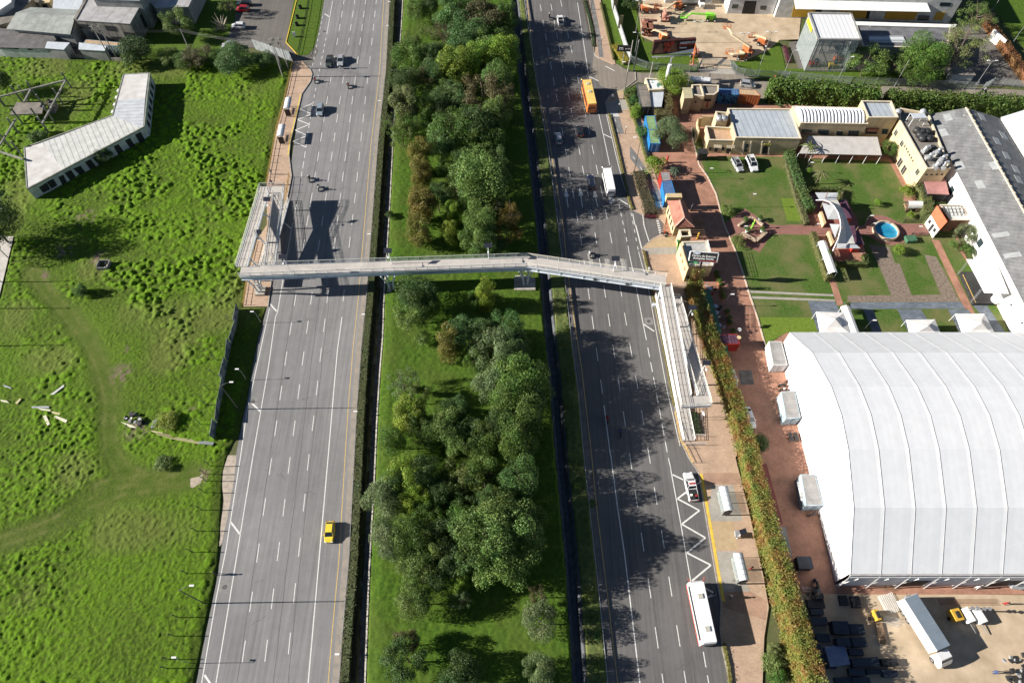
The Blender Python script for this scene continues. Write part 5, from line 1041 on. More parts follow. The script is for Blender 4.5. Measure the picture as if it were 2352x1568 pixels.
q = [Vector((p.x,p.y,0)) for p in (ev[0].lerp(rd[0],.1),ev[1].lerp(rd[1],.1),bk[1],bk[0])]; MB().prism(q,-.1,4.0).build('wall',M_grey,sh_)
lb,_ = building('low_shed','low dark-roofed shed along the meadow wall at the left edge','building',WP('z8',[(-300,340),(0,365),(640,420),(700,500),(600,612),(0,598),(-300,580)],3),3,M_wht2,Mr3)
S0,S1 = W('z8',0,598,3),W('z8',600,612,3)
for q in ([(80,600),(155,603),(160,615),(85,612)],[(165,602),(235,606),(240,620),(170,616)],[(350,612),(410,618),(415,632),(355,628)],[(5,598),(68,600),(72,612),(8,610)]): panel(lb,'z8',q,S0,S1,M_drk,'window')
fw_ = MB(); fw_.prism([W('z8',650,702),W('z8',1545,772),W('z8',1545,766),W('z8',650,696)],0,.9)
tag(fw_.build('boundary_wall',M_block),'low crumbling wall between the container yard and the meadow','wall')
hut,_ = building('hut','small hut with a shiny light-blue sheet roof beside the low shed','hut',WP('z8',[(600,533),(868,545),(800,625),(575,607)],3.1),3.1,M_grey,Mr4)
hut2,_ = building('hut','tin hut with a dull white roof in front of the tan container','hut',WP('z8',[(1000,545),(1330,585),(1310,640),(995,622)],2.9),2.9,M_grey,Mr4)
wb,_ = building('warehouse','white-roofed building cut by the top left corner','building',WP('c1',[(-150,-100),(85,-60),(75,20),(0,70),(-150,90)],5),5,M_wht2,mat('white_roof',(.75,.76,.77),(.65,.66,.67),1))
ob_,_ = building('outbuilding','row of cream outbuildings with dark doorways left of the workshop','building',WP('c1',[(75,20),(180,-30),(230,-10),(115,110),(60,160),(-60,190),(-60,100)],3.4),3.4,M_cream,M_rcd)
S0,S1 = W('c1',60,160,3.4),W('c1',115,110,3.4); onwall(ob_,S0,S1,.2,.7,.1,2.6,M_drk,'doorway')
S0,S1 = W('c1',-60,190,3.4),W('c1',60,160,3.4); onwall(ob_,S0,S1,.62,.9,.1,2.4,M_drk,'doorway')
rf,_ = building('shed','pale sheet-roofed shed between workshop and factory at the top','shed',WP('c1',[(385,-100),(600,-100),(560,70),(372,60)],4.2),4.2,M_grey,Mr4)
cb_ = MB(); p = W('z8',590,60,1.2); cb_.box(p,(3.0,2.2,2.4),.1); ee = empty('shipping_crate',(p.x,p.y,0),'cream boxy crate standing between the sheds at the top left','crate'); cb_.build('body',M_yel,ee); MB().box(p + Vector((0,-1.12,.1)),(1.4,.06,1.4),.1).build('opening',M_drk,ee)
def container(k,ring,h,wall,roof,label,z0=0.0,group='shipping containers',rib=.32,doors=True,name='shipping_container'):
 P = ccw([Vector((p.x,p.y,0)) for p in WP(k,ring,z0 + h)]); c = sum(P,Vector((0,0,0))) / 4; e = empty(name,(c.x,c.y,z0),label,'container',group); wm = MB(); wm.prism(P,z0 + .12,z0 + h - .08)
 for i in range(4):
  a,b = P[i],P[(i + 1) % 4]; L = (b - a).length; d = (b - a) / L; n = Vector((d.y,-d.x,0)); m = int(L / (rib * 2))
  for j in range(m): u = (j + .5) * L / m; wm.prism([a + d * (u - rib / 2),a + d * (u - rib / 2) + n * .05,a + d * (u + rib / 2) + n * .05,a + d * (u + rib / 2)],z0 + .25,z0 + h - .22)
 wm.build('body',wall,e); fm = MB()
 for i in range(4): a,b = P[i],P[(i + 1) % 4]; fm.bar((a.x,a.y,z0 + .1),(a.x,a.y,z0 + h),.16); fm.bar((a.x,a.y,z0 + h - .05),(b.x,b.y,z0 + h - .05),.14); fm.bar((a.x,a.y,z0 + .1),(b.x,b.y,z0 + .1),.14)
 fm.build('frame',wall,e); rm = MB(); I = [c + (p - c) * .97 for p in P]; rm.prism(I,z0 + h - .09,z0 + h - .01)
 L0_ = max((P[1] - P[0]).length,(P[2] - P[1]).length); i0 = 0 if (P[1] - P[0]).length > (P[2] - P[1]).length else 1; a,b,c2,d2 = I[i0],I[(i0 + 1) % 4],I[(i0 + 2) % 4],I[(i0 + 3) % 4]; m = int(L0_ / .6)
 for j in range(m):
  t0,t1 = (j + .25) / m,(j + .75) / m; rm.prism([a.lerp(b,t0),a.lerp(b,t1),d2.lerp(c2,t1),d2.lerp(c2,t0)],z0 + h - .012,z0 + h + .02)
 rm.build('roof',roof,e)
 if doors:
  js = [j for j in range(4) if (P[(j + 1) % 4] - P[j]).length < L0_ * .8] or [0]; j = min(js,key=lambda j: (P[j] + P[(j + 1) % 4]).y); a,b = P[j],P[(j + 1) % 4]
  for u in (.06,.53):
   dpl = onwall(e,a,b,u,u + .41,z0 + .25,z0 + h - .2,wall,'door',out=.09)
   onwall(dpl,a,b,u + .18,u + .21,z0 + .3,z0 + h - .25,M_zinc,'lock_bar',out=.13)
 return e
mcw = mat('container_white',(.62,.61,.59),(.48,.47,.45),1.2,rough=.6); mcr = mat('container_roof',(.30,.29,.28),(.21,.205,.20),.7,rough=.6); mtan = mat('container_tan',(.55,.38,.23),(.38,.28,.18),.8); mblu = mat('container_blue',(.02,.17,.45),(.03,.22,.48),1,rough=.5); mora = mat('container_rust',(.40,.13,.04),(.28,.09,.035),1.2)
mgrn = mat('container_green_roof',(.25,.38,.18),(.16,.26,.14),.7); mdk = mat('container_black',(.035,.045,.045),(.06,.07,.065),1); mlb = mat('container_lightblue',(.42,.50,.54),(.24,.30,.34),.8); mpl = mat('container_plum',(.10,.045,.075),(.07,.03,.05),1); mbl2 = mat('container_blue_roof',(.08,.16,.33),(.06,.12,.24),1); mteal = mat('container_teal',(.05,.22,.38),(.02,.05,.10),1.6,det=0,lo=.48,hi=.52)
container('z8',[(1080,500),(1530,540),(1475,575),(1050,545)],2.7,mlb,mtan,'container with a tan rusted roof in front of the stone factory')
container('z4',[(1170,170),(1425,180),(1430,248),(1165,235)],2.9,mteal,mbl2,'light blue container covered in painted blue squares')
container('z4',[(1432,182),(1640,195),(1700,262),(1432,240)],2.9,mora,mtan,'rust-orange container scrawled with black writing')
container('z4',[(258,515),(372,512),(402,682),(292,685)],2.7,mblu,mgrn,'northern green-topped container with blue flank')
container('z4',[(294,688),(404,685),(442,860),(318,858)],2.7,mblu,mgrn,'southern green-topped container in the shade with blue flank')
container('z4',[(150,110),(300,120),(330,400),(210,405)],2.8,mdk,M_rcd,'long black container behind the clipped bushes')
container('z4',[(440,1215),(560,1215),(578,1320),(465,1335)],2.7,M_red,mcr,'red and white container north of the blue one')
container('z4',[(468,1338),(580,1322),(636,1515),(502,1560)],2.7,mblu,mbl2,'bright blue container with ribbed roof beside the tiled gatehouse')
container('z2',[(1295,1000),(1562,1000),(1598,1130),(1320,1135)],2.7,M_red,mpl,'red container with plum roof among the cafe tables')
container('c8',[(315,812),(398,812),(440,972),(345,975)],2.7,mcw,mcr,'white office container at the far corner of the marquee')
container('c8',[(402,1162),(492,1155),(532,1340),(435,1348)],2.7,mlb,mcr,'middle container along the marquee with a small red mark')
container('c12',[(540,115),(635,117),(690,328),(575,330)],2.7,mlb,mcr,'grey container with an open serving hatch beside the marquee')
p = W('c12',540,220,2.0); hx = MB(); slabquad(hx,WP('c12',[(510,168),(545,168),(572,292),(538,296)],2.1)); tag(hx.build('serving_hatch',mcw),'raised white hatch panel on the grey container by the marquee','hatch')
gh = building('graffiti_shed','flat shed with a graffiti-sprayed roof below the billboard column','shed',WP('z4',[(250,55),(460,68),(485,195),(300,205)],2.8),2.8,M_yel,mat('graffiti_roof',(.70,.70,.70),(.05,.16,.18),.9,det=2,lo=.52,hi=.56),par=.35)
gh2 = building('lean_to','light ribbed lean-to south of the graffiti shed','shed',WP('z4',[(290,210),(480,200),(470,290),(450,400),(345,400)],2.4),2.4,M_grey,Mr4)
g1,Rg = building('guard_house','cream guard house with stepped flat roofs by the service road','building',WP('z4',[(830,145),(945,140),(970,215),(985,290),(845,270)],4.2),4.2,M_cream,M_rcd,par=.45)
panel(g1,'z4',[(870,335),(895,320),(898,345),(880,355)],W('z4',845,270,4.2),W('z4',985,290,4.2),M_blk,'crest')
g2,_ = building('guard_house_tower','short tower with yellowish roof on the west side of the guard house','tower',WP('z4',[(730,168),(830,170),(845,290),(745,295)],4.8),4.8,M_cream,mat('ochre_roof',(.46,.41,.26),(.36,.32,.2),1))
g3,Rg3 = building('guard_house','cream guard house with a red fire point beside the blue painted container','building',WP('z4',[(960,140),(1170,148),(1165,225),(1110,268),(990,265)],4.0),4.0,M_cream,M_rcd,par=.4)
S0,S1 = W('z4',990,265,4),W('z4',1110,268,4); panel(g3,'z4',[(1000,300),(1080,302),(1078,330),(995,330)],S0,S1,M_drk,'window'); panel(g3,'z4',[(1030,330),(1045,330),(1035,405),(1012,405)],S0,S1,M_red,'fire_point')
M_sheet = stripes('zinc_roof',(.42,.46,.50),(.20,.24,.28),R(96),1.3,.2,.12,patch=(6,1.0,.25))
pm_,Rp = building('event_hall','cream hall lettered PMU above its arched door, with a pale sheet roof','building',WP('c4',[(22,765),(462,768),(535,975),(78,968)],4.8),4.8,M_cream,M_sheet,par=.35)
S0,S1 = W('c4',78,968,4.8),W('c4',535,975,4.8)
for q,nm,m in (([(135,1005),(172,1005),(160,1058),(125,1058)],'window',M_gls),([(268,1030),(282,1018),(300,1018),(308,1032),(302,1072),(262,1072)],'door',M_drk)): panel(pm_,'c4',q,S0,S1,m,nm)
for x in (130,180,258,310): panel(pm_,'c4',[(x + 6,985),(x + 14,985),(x + 3,1075),(x - 5,1075)],S0,S1,M_trim,'pilaster',.14,.14)
sg_ = panel(pm_,'c4',[(281,994),(323,994),(320,1012),(278,1012)],S0,S1,M_blk,'sign',.2,.1)
a_,b_ = Wplane('c4',281,1003,S0,S1),Wplane('c4',321,1003,S0,S1); nn_ = Vector(((b_ - a_).y,-(b_ - a_).x,0)).normalized()
text('PMU',.85,mat('gilt',(.70,.60,.15),(.6,.5,.12),2),'lettering',sg_,frame_mtx((a_ + b_) / 2 + nn_ * .24,b_ - a_,(0,0,1)),.03,bold=.02)
for x,y in ((350,1055),(210,1050)):
 p = W('c4',x,y + 20); e = empty('fire_extinguisher_stand',p,'red hooded fire point against the PMU hall, %s of its arched door' % ('east' if x > 300 else 'west'),'fire point'); MB().box(p + Vector((0,0,.7)),(.5,.4,1.4)).build('cabinet',M_red,e); MB().ball(p + Vector((0,0,1.6)),.25).build('hood',M_red,e)
tr,_ = building('castle_terrace','sunny tiled terrace with castle-like walls on the west side of the PMU hall','building',WP('z4',[(1000,675),(1370,700),(1352,858),(1042,850)],3.2),3.2,M_yel,bricks('terrace_tiles',(.58,.38,.24),(.50,.32,.2),(.45,.33,.24),.5,.5,.02,.1),par=.8)
S0,S1 = W('z4',1042,850,3.2),W('z4',1352,858,3.2)
for q in ([(1060,905),(1085,905),(1075,945),(1050,945)],[(1130,915),(1165,918),(1155,965),(1118,962)],[(1215,900),(1250,905),(1240,948),(1208,945)],[(1280,922),(1330,925),(1318,985),(1268,982)]): panel(tr,'z4',q,S0,S1,M_drk,'window')
aw = MB()
for q in ([(1112,875),(1210,880),(1215,915),(1118,910)],[(1272,882),(1375,885),(1378,918),(1278,915)]): slabquad(aw,[W('z4',*q[0],2.9),W('z4',*q[1],2.9),W('z4',*q[2],2.3),W('z4',*q[3],2.3)])
aw.build('awning',stripes('awning_cloth',(.70,.62,.45),(.35,.22,.14),R(90),.5,.5,0),tr)
tw,_ = building('castle_tower','square cream turret holding two round water tanks beside the PMU roof','tower',WP('z4',[(1130,480),(1275,492),(1285,575),(1150,572)],5.2),5.2,M_yel,M_rcd,par=.5)
for x in (1185,1243): p = W('z4',x,540,5.9); e = empty('water_tank',(p.x,p.y,5.32),'round grey water tank, %s of the two in the cream turret' % ('west' if x < 1200 else 'east'),'water tank','water tanks on the event hall roofs'); MB().lathe((p.x,p.y,5.32),[(.75,0),(.8,.5),(.75,.9),(.3,1.05)],14).build('tank',M_zinc,e,True)
ew = MB()
for a,b in (((910,548),(965,545)),((965,520),(1110,525)),((910,548),(905,640)),((905,640),(925,720))): ew.prism([W('z4',*a,3.3),W('z4',*b,3.3),W('z4',*b,3.3) + Vector((.3,.3,0)),W('z4',*a,3.3) + Vector((.3,.3,0))],0,3.3)
tag(ew.build('courtyard_wall',M_yel),'curved cream courtyard wall west of the sunny tiled terrace','wall')
bin_,_ = building('dark_booth','dark open-topped booth at the corner of the castle terrace','booth',WP('z4',[(925,935),(1015,935),(1040,990),(925,990)],2.2),2.2,M_blk,M_drk)
M_arch = mat('arched_sheet',(.66,.66,.68),(.58,.58,.60),.5,rough=.5)
ab,Ra = building('banquet_hall','two-storey brick banquet hall with a ribbed white barrel roof','building',WP('c4',[(472,748),(962,760),(1000,872),(532,865)],6.2),6.2,M_cream,M_rcd,par=.3)
A,B,C_,D_ = [W('c4',x,y,6.3) for x,y in ((535,858),(985,866),(950,765),(490,752))]; mb = MB(); n = 10
nr_ = 19; m2 = nr_ * 4 + 1
for i in range(n + 1):
 t = i / n; p,q = A.lerp(D_,t),B.lerp(C_,t)
 for j in range(m2): g_ = p.lerp(q,j / (m2 - 1)); mb.v.append((g_.x,g_.y,6.35 + 1.1 * math.sin(PI * t) + (.34 if j % 4 in (1,2) else 0)))
for i in range(n):
 for j in range(m2 - 1): a = i * m2 + j; mb.f.append((a,a + 1,a + 1 + m2,a + m2))
mb.f.append(tuple(i * m2 for i in range(n,-1,-1))); mb.f.append(tuple(i * m2 + m2 - 1 for i in range(n + 1))); mb.build('barrel_roof',M_arch,ab)
S0,S1 = W('c4',532,865,6.2),W('c4',1000,872,6.2)
for q in ([(545,900),(615,905),(608,938),(540,935)],[(655,900),(735,905),(722,940),(650,937)],[(870,908),(945,912),(935,948),(862,945)],[(785,915),(830,917),(822,945),(780,942)]): panel(ab,'c4',q,S0,S1,M_gls,'window')
rb = building('hall_annex','taller square block east of the barrel roof with a grey deck','building',WP('c4',[(950,715),(1160,718),(1208,832),(1000,832)],7.4),7.4,M_cream,M_sheet,par=.5)
S0,S1 = W('c4',1000,832,7.4),W('c4',1208,832,7.4)
for q in ([(990,892),(1075,893),(1065,935),(983,932)],[(1105,898),(1150,900),(1140,935),(1098,933)]): panel(rb[0],'c4',q,S0,S1,M_gls,'window')
panel(rb[0],'c4',[(995,890),(1078,892),(1075,912),(992,908)],S0,S1,M_rust,'awning',.5,.4)
cp = empty('canopy',W('c4',800,1030),'long pale canopy roof in front of the barrel-roofed hall','canopy')
q = [W('c4',x,y,z) for x,y,z in ((590,948,3.6),(1070,955,3.6),(1100,1082,2.8),(522,1070,2.8))]; mb = MB(); slabquad(mb,q); mb.build('roof',stripes('canopy_sheet',(.50,.48,.46),(.38,.36,.35),R(94),1.6,.06,.15),cp)
for i in range(7): p = q[3].lerp(q[2],i / 6); MB().tube([(p.x,p.y + .1,0),(p.x,p.y + .1,p.z - .05)],.06,6).build('post',M_rail,cp)
yb,Ry = building('kitchen_block','yellow rendered block crowded with tanks and ducts on its flat roof','building',WP('c4',[(1215,765),(1418,800),(1570,1185),(1405,1188),(1215,850)],6.6),6.6,M_yel,M_rcd,par=.5)
S0,S1 = W('c4',1215,850,6.6),W('c4',1405,1188,6.6)
def ylw(u,z0,z1,w,m=M_gls,fr=M_trim,nm='window'): L = (S1 - S0).length; onwall(yb,S0,S1,u * L,u * L + w,z0,z1,m,nm,frame=fr)
for u in (.05,.28,.86): ylw(u,3.8,5.2,1.1)
for u in (.38,.44,.50,.56,.62,.68): ylw(u,4.6,5.1,.4,fr=None)
for u in (.12,.45,.6): ylw(u,.2,2.4,1.4,M_drk,M_trim,'door')
a,b = W('c4',1405,1188,6.6),W('c4',1570,1185,6.6)
for u in (.12,.34,.56,.78): onwall(yb,a,b,u,u + .1,5.1,5.5,M_drk,'window')
for i,(x,y,r,h) in enumerate(((1210,785,.7,1.5),(1383,785,.7,1.5),(1350,905,.85,1.1),(1385,912,.85,1.1),(1418,912,.85,1.1),(1370,935,.85,1.1),(1405,950,.85,1.1),(1432,960,.85,1.1),(1388,960,.85,1.1),(1460,1030,.85,1.0))):
 p = W('c4',x,y,7.4); e = empty('rooftop_tank',(p.x,p.y,6.72),('silver rooftop vent drum at the %s corner of the kitchen block' % ('northwest' if x < 1300 else 'northeast')) if i < 2 else ('lone black tank beside the ducts on the kitchen block' if i == 9 else 'black water tank in the cluster on the kitchen block'),'water tank','black water tanks clustered on the kitchen roof' if 2 <= i < 9 else None)
 MB().lathe((p.x,p.y,6.72),[(r,0),(r,h * .8),(r * .6,h),(.1,h * 1.05)],14).build('tank',M_zinc if i < 2 else M_blk,e,True); MB().lathe((p.x,p.y,6.72 + h),[(.25,0),(.25,.12)],8).build('lid',M_zinc if i < 2 else M_blk,e)
for i,(x,y,s) in enumerate(((1425,1100,1.3),(1485,1065,1.5),(1515,1115,1.5),(1475,1160,1.2),(1525,1160,1.2),(1395,1050,1.0))):
 p = W('c4',x,y,7.3); e = empty('air_duct',(p.x,p.y,6.72),'bent zinc duct unit %s on the kitchen block' % ('nearest the west parapet','behind the others','with round cowl in the middle','at the southern end','beside the warehouse wall','smallest, near the black tank')[i],'air duct'); mb = MB(); mb.box(p + Vector((0,0,-.2)),(s,s * .8,.9),i * .4); mb.tube([p + Vector((0,0,.2)),p + Vector((.2,.2,.9)),p + Vector((.9,.3,1.0))],.35,8); mb.build('duct',M_zinc,e)
 if i < 3: MB().lathe(p + Vector((-.3,-.3,.25)),[(.5,0),(.55,.5),(.2,.7)],12).build('cowl',M_zinc,e)
p = [W('c4',x,y,9) for x,y in ((1300,790),(1395,790),(1420,822),(1322,825))]; pc = empty('roof_hut',(p[0].x,p[0].y,6.7),'little open roof hut with a ribbed sheet top on the kitchen block','hut'); mb = MB(); slabquad(mb,p); mb.build('roof',Mr4,pc)
for q in p: MB().bar((q.x,q.y,6.7),(q.x,q.y,9),.12).build('post',M_rail,pc)
M_fib = stripes('fibre_cement',(.235,.235,.235),(.16,.16,.16),R(-25),.9,.2,.3,patch=(1.5,2.6,.55)); wh = empty('warehouse',W('c4',1800,1200),'long warehouse with a weathered grey gable roof and bright white side wall','building')
e0,e1 = W('c4',1420,800,6.6),W('c8',1812,0,6.6); dl = (e1 - e0).normalized(); e2 = e0 + dl * 130; r0 = W('c4',1685,752,8.8); k0 = W('c4',1918,822,6.6); r2,k2 = r0 + dl * 130,k0 + dl * 130
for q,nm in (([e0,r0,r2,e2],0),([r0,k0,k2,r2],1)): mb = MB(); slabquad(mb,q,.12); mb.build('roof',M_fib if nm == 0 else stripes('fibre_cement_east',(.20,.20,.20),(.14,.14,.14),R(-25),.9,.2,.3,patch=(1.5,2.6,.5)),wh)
g0 = [Vector((p.x,p.y,0)) for p in (e0,k0,k2,e2)]; mb = MB(); inn = [g0[0] + (g0[1] - g0[0]).normalized() * .4,g0[1] - (g0[1] - g0[0]).normalized() * .4,g0[2] - (g0[2] - g0[3]).normalized() * .4,g0[3] + (g0[2] - g0[3]).normalized() * .4]
mb.prism(inn,-.1,6.4); mb.add([inn[0] + Vector((0,0,6.4)),inn[1] + Vector((0,0,6.4)),Vector((r0.x,r0.y,8.6))] + [p + dl * .3 + Vector((0,0,z)) for p,z in ((inn[0],6.4),(inn[1],6.4))] + [Vector((r0.x,r0.y,8.6)) + dl * .3],[(0,1,2),(3,5,4),(0,3,4,1),(1,4,5,2),(2,5,3,0)]); mb.build('wall',M_wht,wh)
rcx = MB(); rcx.bar(r0 + Vector((0,0,.1)),r2 + Vector((0,0,.1)),.35,.15)
for i in range(70): rcx.box(r0.lerp(r2,(i + .5) / 70) + Vector((0,0,.18)),(.5,.5,.2),.4)
rcx.build('ridge_cap',M_trim,wh)
for i,(x,y) in enumerate(((1675,808),(1718,882),(1780,973),(1828,1052),(1958,1253),(2025,1358))):
 p = W('c4',x,y,8.3); MB().ball(p,.42,8,.8).build('roof_vent',M_zinc,wh)
skl = mat('skylight',(.36,.37,.37),(.28,.29,.29),1,rough=.4)
def onroof(k,x,y,w,h,side):
 a,b,c = (e0,r0,r2) if side == 0 else (r0,k0,k2); n = (b - a).cross(c - a).normalized(); n = n if n.z > 0 else -n; d = ray(k,x,y); o = Vector((0,0,H)); t = (a - o).dot(n) / d.dot(n); p = o + d * t + n * .05; u = (b - a).normalized()
 mb = MB(); slabquad(mb,[p - u * w / 2 - dl * h / 2,p + u * w / 2 - dl * h / 2,p + u * w / 2 + dl * h / 2,p - u * w / 2 + dl * h / 2],.04); mb.build('skylight',skl,wh)
for x,y,s in ((1560,818,0),(1645,1155,0),(1885,1155,0),(1785,1287,0),(1800,818,1),(1905,985,1),(1948,945,1),(1970,1085,1),(2035,1180,1),(2055,1252,1),(1530,925,0)): onroof('c4',x,y,1.5,2.3,s)
for x,y in ((1930,68),(2010,210)): onroof('c8',x,y,3.0,1.2,0)
for k,x,y in (('c4',1585,1328),('c8',1785,125),('c4',1665,1490)):
 a,b = inn[0],inn[3]; p = Wplane(k,x,y,a,b); u = (p - Vector((a.x,a.y,p.z))).length; onwall(wh,b,a,(b - a).length - u - .8,(b - a).length - u + .8,max(.6,p.z - .9),max(2.4,p.z + .9),M_gls,'window',frame=M_wht)
for k,x,y in (('c8',2005,556),('c8',2081,682)):
 p = Wplane(k,x,y,inn[0],inn[3]); MB().ball(p + Vector((-.1,0,0)),.22,8).build('wall_lamp',M_blk,wh)
wr2 = building('white_hall','brilliant white hall roof beyond the warehouse at the right edge','building',WP('c4',[(1935,822),(2200,740),(2500,1000),(2200,1200),(2100,1080)],6.8),6.8,M_wht,mat('white_membrane',(.82,.83,.84),(.74,.75,.77),.4,rough=.6))
# lean-to, chapel, stage
lt,_ = building('lean_to','pink tiled lean-to with a black iron front at the foot of the yellow block','shed',WP('c4',[(1390,1243),(1537,1247),(1562,1355),(1425,1350)],3.0),3.0,M_blk,bricks('pink_tiles',(.50,.24,.22),(.42,.20,.18),(.36,.17,.16),.5,.35,.03))
ch = empty('toy_chapel',W('z6',1750,700),'small white playhouse chapel with an orange gable roof beside the warehouse','playhouse')
zz0 = [W('z6',x,y,z) for x,y,z in ((1725,382,4.6),(1850,582,4.6),(1752,690,2.9),(1642,500,2.9))]; mb = MB(); slabquad(mb,zz0,.12); b0 = [p + (zz0[0] - zz0[3]) * 1.0 for p in (zz0[0],zz0[1])]; b0 = [Vector((p.x,p.y,2.9)) for p in b0]; slabquad(mb,[zz0[0],zz0[1],b0[1],b0[0]],.12); mb.build('roof',mat('orange_roof',(.42,.11,.04),(.34,.09,.035),.8),ch)
q = [zz0[3],zz0[2],b0[1],b0[0]]; c = sum(q,Vector()) / 4; q = [c + (p - c) * .94 for p in q]; MB().prism([Vector((p.x,p.y,0)) for p in q],0,2.8).build('wall',M_wht,ch)
for u in (.1,.7): onwall(ch,q[0],q[1],u,u + .2,1.2,2.2,M_drk,'window',frame=M_wht)
onwall(ch,q[0],q[1],.42,.6,.1,2.2,M_drk,'door')
for u in (.2,.6): onwall(ch,q[1],q[2],u,u + .25,1,2.1,M_gls,'window',frame=M_wht)
an,_ = building('playhouse_annex','brown-fronted annex with a white deck roof joined to the orange-roofed playhouse','building',WP('c4',[(1500,1434),(1665,1436),(1725,1540),(1572,1542)],3.4),3.4,mat('brown_render',(.26,.12,.07),(.2,.09,.055),1),M_wht2,par=.3)
mb = MB()
for i in range(7): mb.bar(W('c4',1505 + i * 26,1436,4.6),W('c4',1518 + i * 26,1480,4.6),.08)
for t in (0,.5,1): mb.bar(W('c4',1505 + 13 * t,1436 + 44 * t,4.6),W('c4',1661 + 13 * t,1436 + 44 * t,4.6),.08)
for x,y in ((1505,1436),(1661,1436),(1518,1480),(1674,1480)): p = W('c4',x,y,4.6); mb.bar((p.x,p.y,3.4),p,.08)
mb.build('trellis',M_blk,an)
sg2 = empty('stage',W('c8',1800,440),'black outdoor stage with a yellow-striped edge under a white fabric roof','stage')
MB().prism(WP('c8',[(1650,325),(1760,325),(1900,545),(1742,545)],.8),0,.8).build('platform',M_blk,sg2)
MB().bar(W('c8',1665,345,.84),W('c8',1755,540,.84),.12,.03).build('edge_tape',M_yp,sg2)
q = [W('c8',x,y,z) for x,y,z in ((1690,237,4.4),(1893,242,5.0),(1985,478,5.0),(1815,472,4.4))]; mb = MB(); slabquad(mb,q,.06); mb.build('roof',mat('white_fabric',(.80,.80,.80),(.68,.69,.70),.5,rough=.7,bump=.6),sg2)
for a in ((1628,348),(1722,540)):
 p0 = W('c8',*a); tt = W('c8',a[0] + 72,a[1] - 90,4.4); mb = MB()
 for dx in (-.15,.15):
  for dy in (-.15,.15): mb.tube([(p0.x + dx,p0.y + dy,0),(tt.x + dx,tt.y + dy,4.4)],.03,4)
 for i in range(12): s_ = 1 if i % 2 else -1; a3,b3 = Vector((p0.x - .15 * s_,p0.y,4.4 * i / 12)),Vector((p0.x + .15 * s_,p0.y,4.4 * (i + 1) / 12)); o3 = (tt - p0); a3 += Vector((o3.x,o3.y,0)) * i / 12; b3 += Vector((o3.x,o3.y,0)) * (i + 1) / 12; mb.tube([a3,b3],.02,4)
 mb.build('truss',M_zinc,sg2)
p = W('c8',1895,522,.9); e = empty('garden_sphere',(p.x,p.y,0),'white sphere on a low base beside the stage','sculpture'); MB().lathe((p.x,p.y,1.1),[(max(.02,1.0 * math.sin(PI * i / 12)),-1.0 * math.cos(PI * i / 12)) for i in range(13)],20).build('ball',M_wht,e,True); MB().lathe((p.x,p.y,0),[(.6,0),(.6,.2)],12).build('base',M_cblk,e)
gt = empty('gatehouse',W('z5',840,350),'cream gatehouse with a red clay-tiled hipped roof at the driveway','building'); hz = 3.9; M_tile = bricks('clay_tiles',(.46,.20,.14),(.38,.15,.10),(.26,.10,.07),.28,.4,.04,.2,stain=.4)
E_ = [W('z5',x,y,3.4) for x,y in ((683,165),(905,158),(1028,497),(778,500))]; r1_,r2_ = W('z5',840,162,5.2),W('z5',900,378,5.2)
mb = MB()
for q in ([E_[0],E_[3],r2_,r1_],[E_[1],E_[2],r2_,r1_],[E_[3],E_[2],r2_]): slabquad(mb,list(q),.12)
mb.build('roof',M_tile,gt); c = sum(E_,Vector()) / 4; q = [c + (p - c) * .86 for p in E_]; MB().prism([Vector((p.x,p.y,0)) for p in q],0,3.4).build('wall',M_yel,gt)
mb = MB(); mb.bar(r1_ + Vector((0,0,.1)),r2_ + Vector((0,0,.1)),.25,.15); mb.bar(r2_ + Vector((0,0,.1)),E_[3] + Vector((0,0,.1)),.2,.12); mb.bar(r2_ + Vector((0,0,.1)),E_[2] + Vector((0,0,.1)),.2,.12); mb.build('ridge',mat('ridge_tiles',(.60,.36,.28),(.48,.26,.2),1),gt)
MB().box(W('z5',765,130,3.2),(3.4,1.2,1.6)).build('bell_gable',M_yel,gt)
for i in range(4): onwall(gt,q[0],q[3],.1 + i * .24,.2 + i * .24,.8,2.4,M_drk,'window')
pgl = MB()
for i in range(9): a,b = W('z5',930 + i * 5,395 + i * 28,2.6),W('z5',1130 + i * 5,395 + i * 28,2.6); pgl.bar(a,b,.08,.14)
for x,y in ((1130,395),(1170,620),(940,510)): p = W('z5',x,y,2.6); pgl.bar((p.x,p.y,0),(p.x,p.y,2.6),.14)
tag(pgl.build('pergola',M_wood),'dark timber pergola east of the tiled gatehouse','pergola')
tb,Rt = building('terrace_bar','flat-roofed cream bar with railed roof terrace below the big black sign','building',WP('z5',[(865,690),(1180,680),(1255,990),(958,985)],3.4),3.4,M_yel,mat('terrace_screed',(.46,.45,.42),(.30,.30,.29),.7,rough=.95),par=.25)
S0,S1 = W('z5',865,690,4.6),W('z5',958,985,4.6)
wv = MB(); wv.prism([Vector((S0.x - .25,S0.y,0)),Vector((S0.x,S0.y,0)),Vector((S1.x,S1.y - .6,0)),Vector((S1.x - .25,S1.y - .6,0))],0,4.5); wv.build('screen_wall',M_yel,tb)
for u in (.25,.5,.78):
 a = Vector((S0.x - .27,S0.y,0)).lerp(Vector((S1.x - .27,S1.y - .6,0)),u); dmt = [a + Vector((0,dy,z)) for dy,z in ((-.9,3.0),(0,3.8),(.9,3.0),(0,2.2))]; mb = MB(); slabquad(mb,dmt,.05); mb.build('diamond_window',mat('brown_tile',(.30,.16,.09),(.22,.12,.07),2),tb)
railing(tb,[W('z5',1185,690,3.7),W('z5',1258,990,3.7),W('z5',960,985,3.7)],.9,1.2,False)
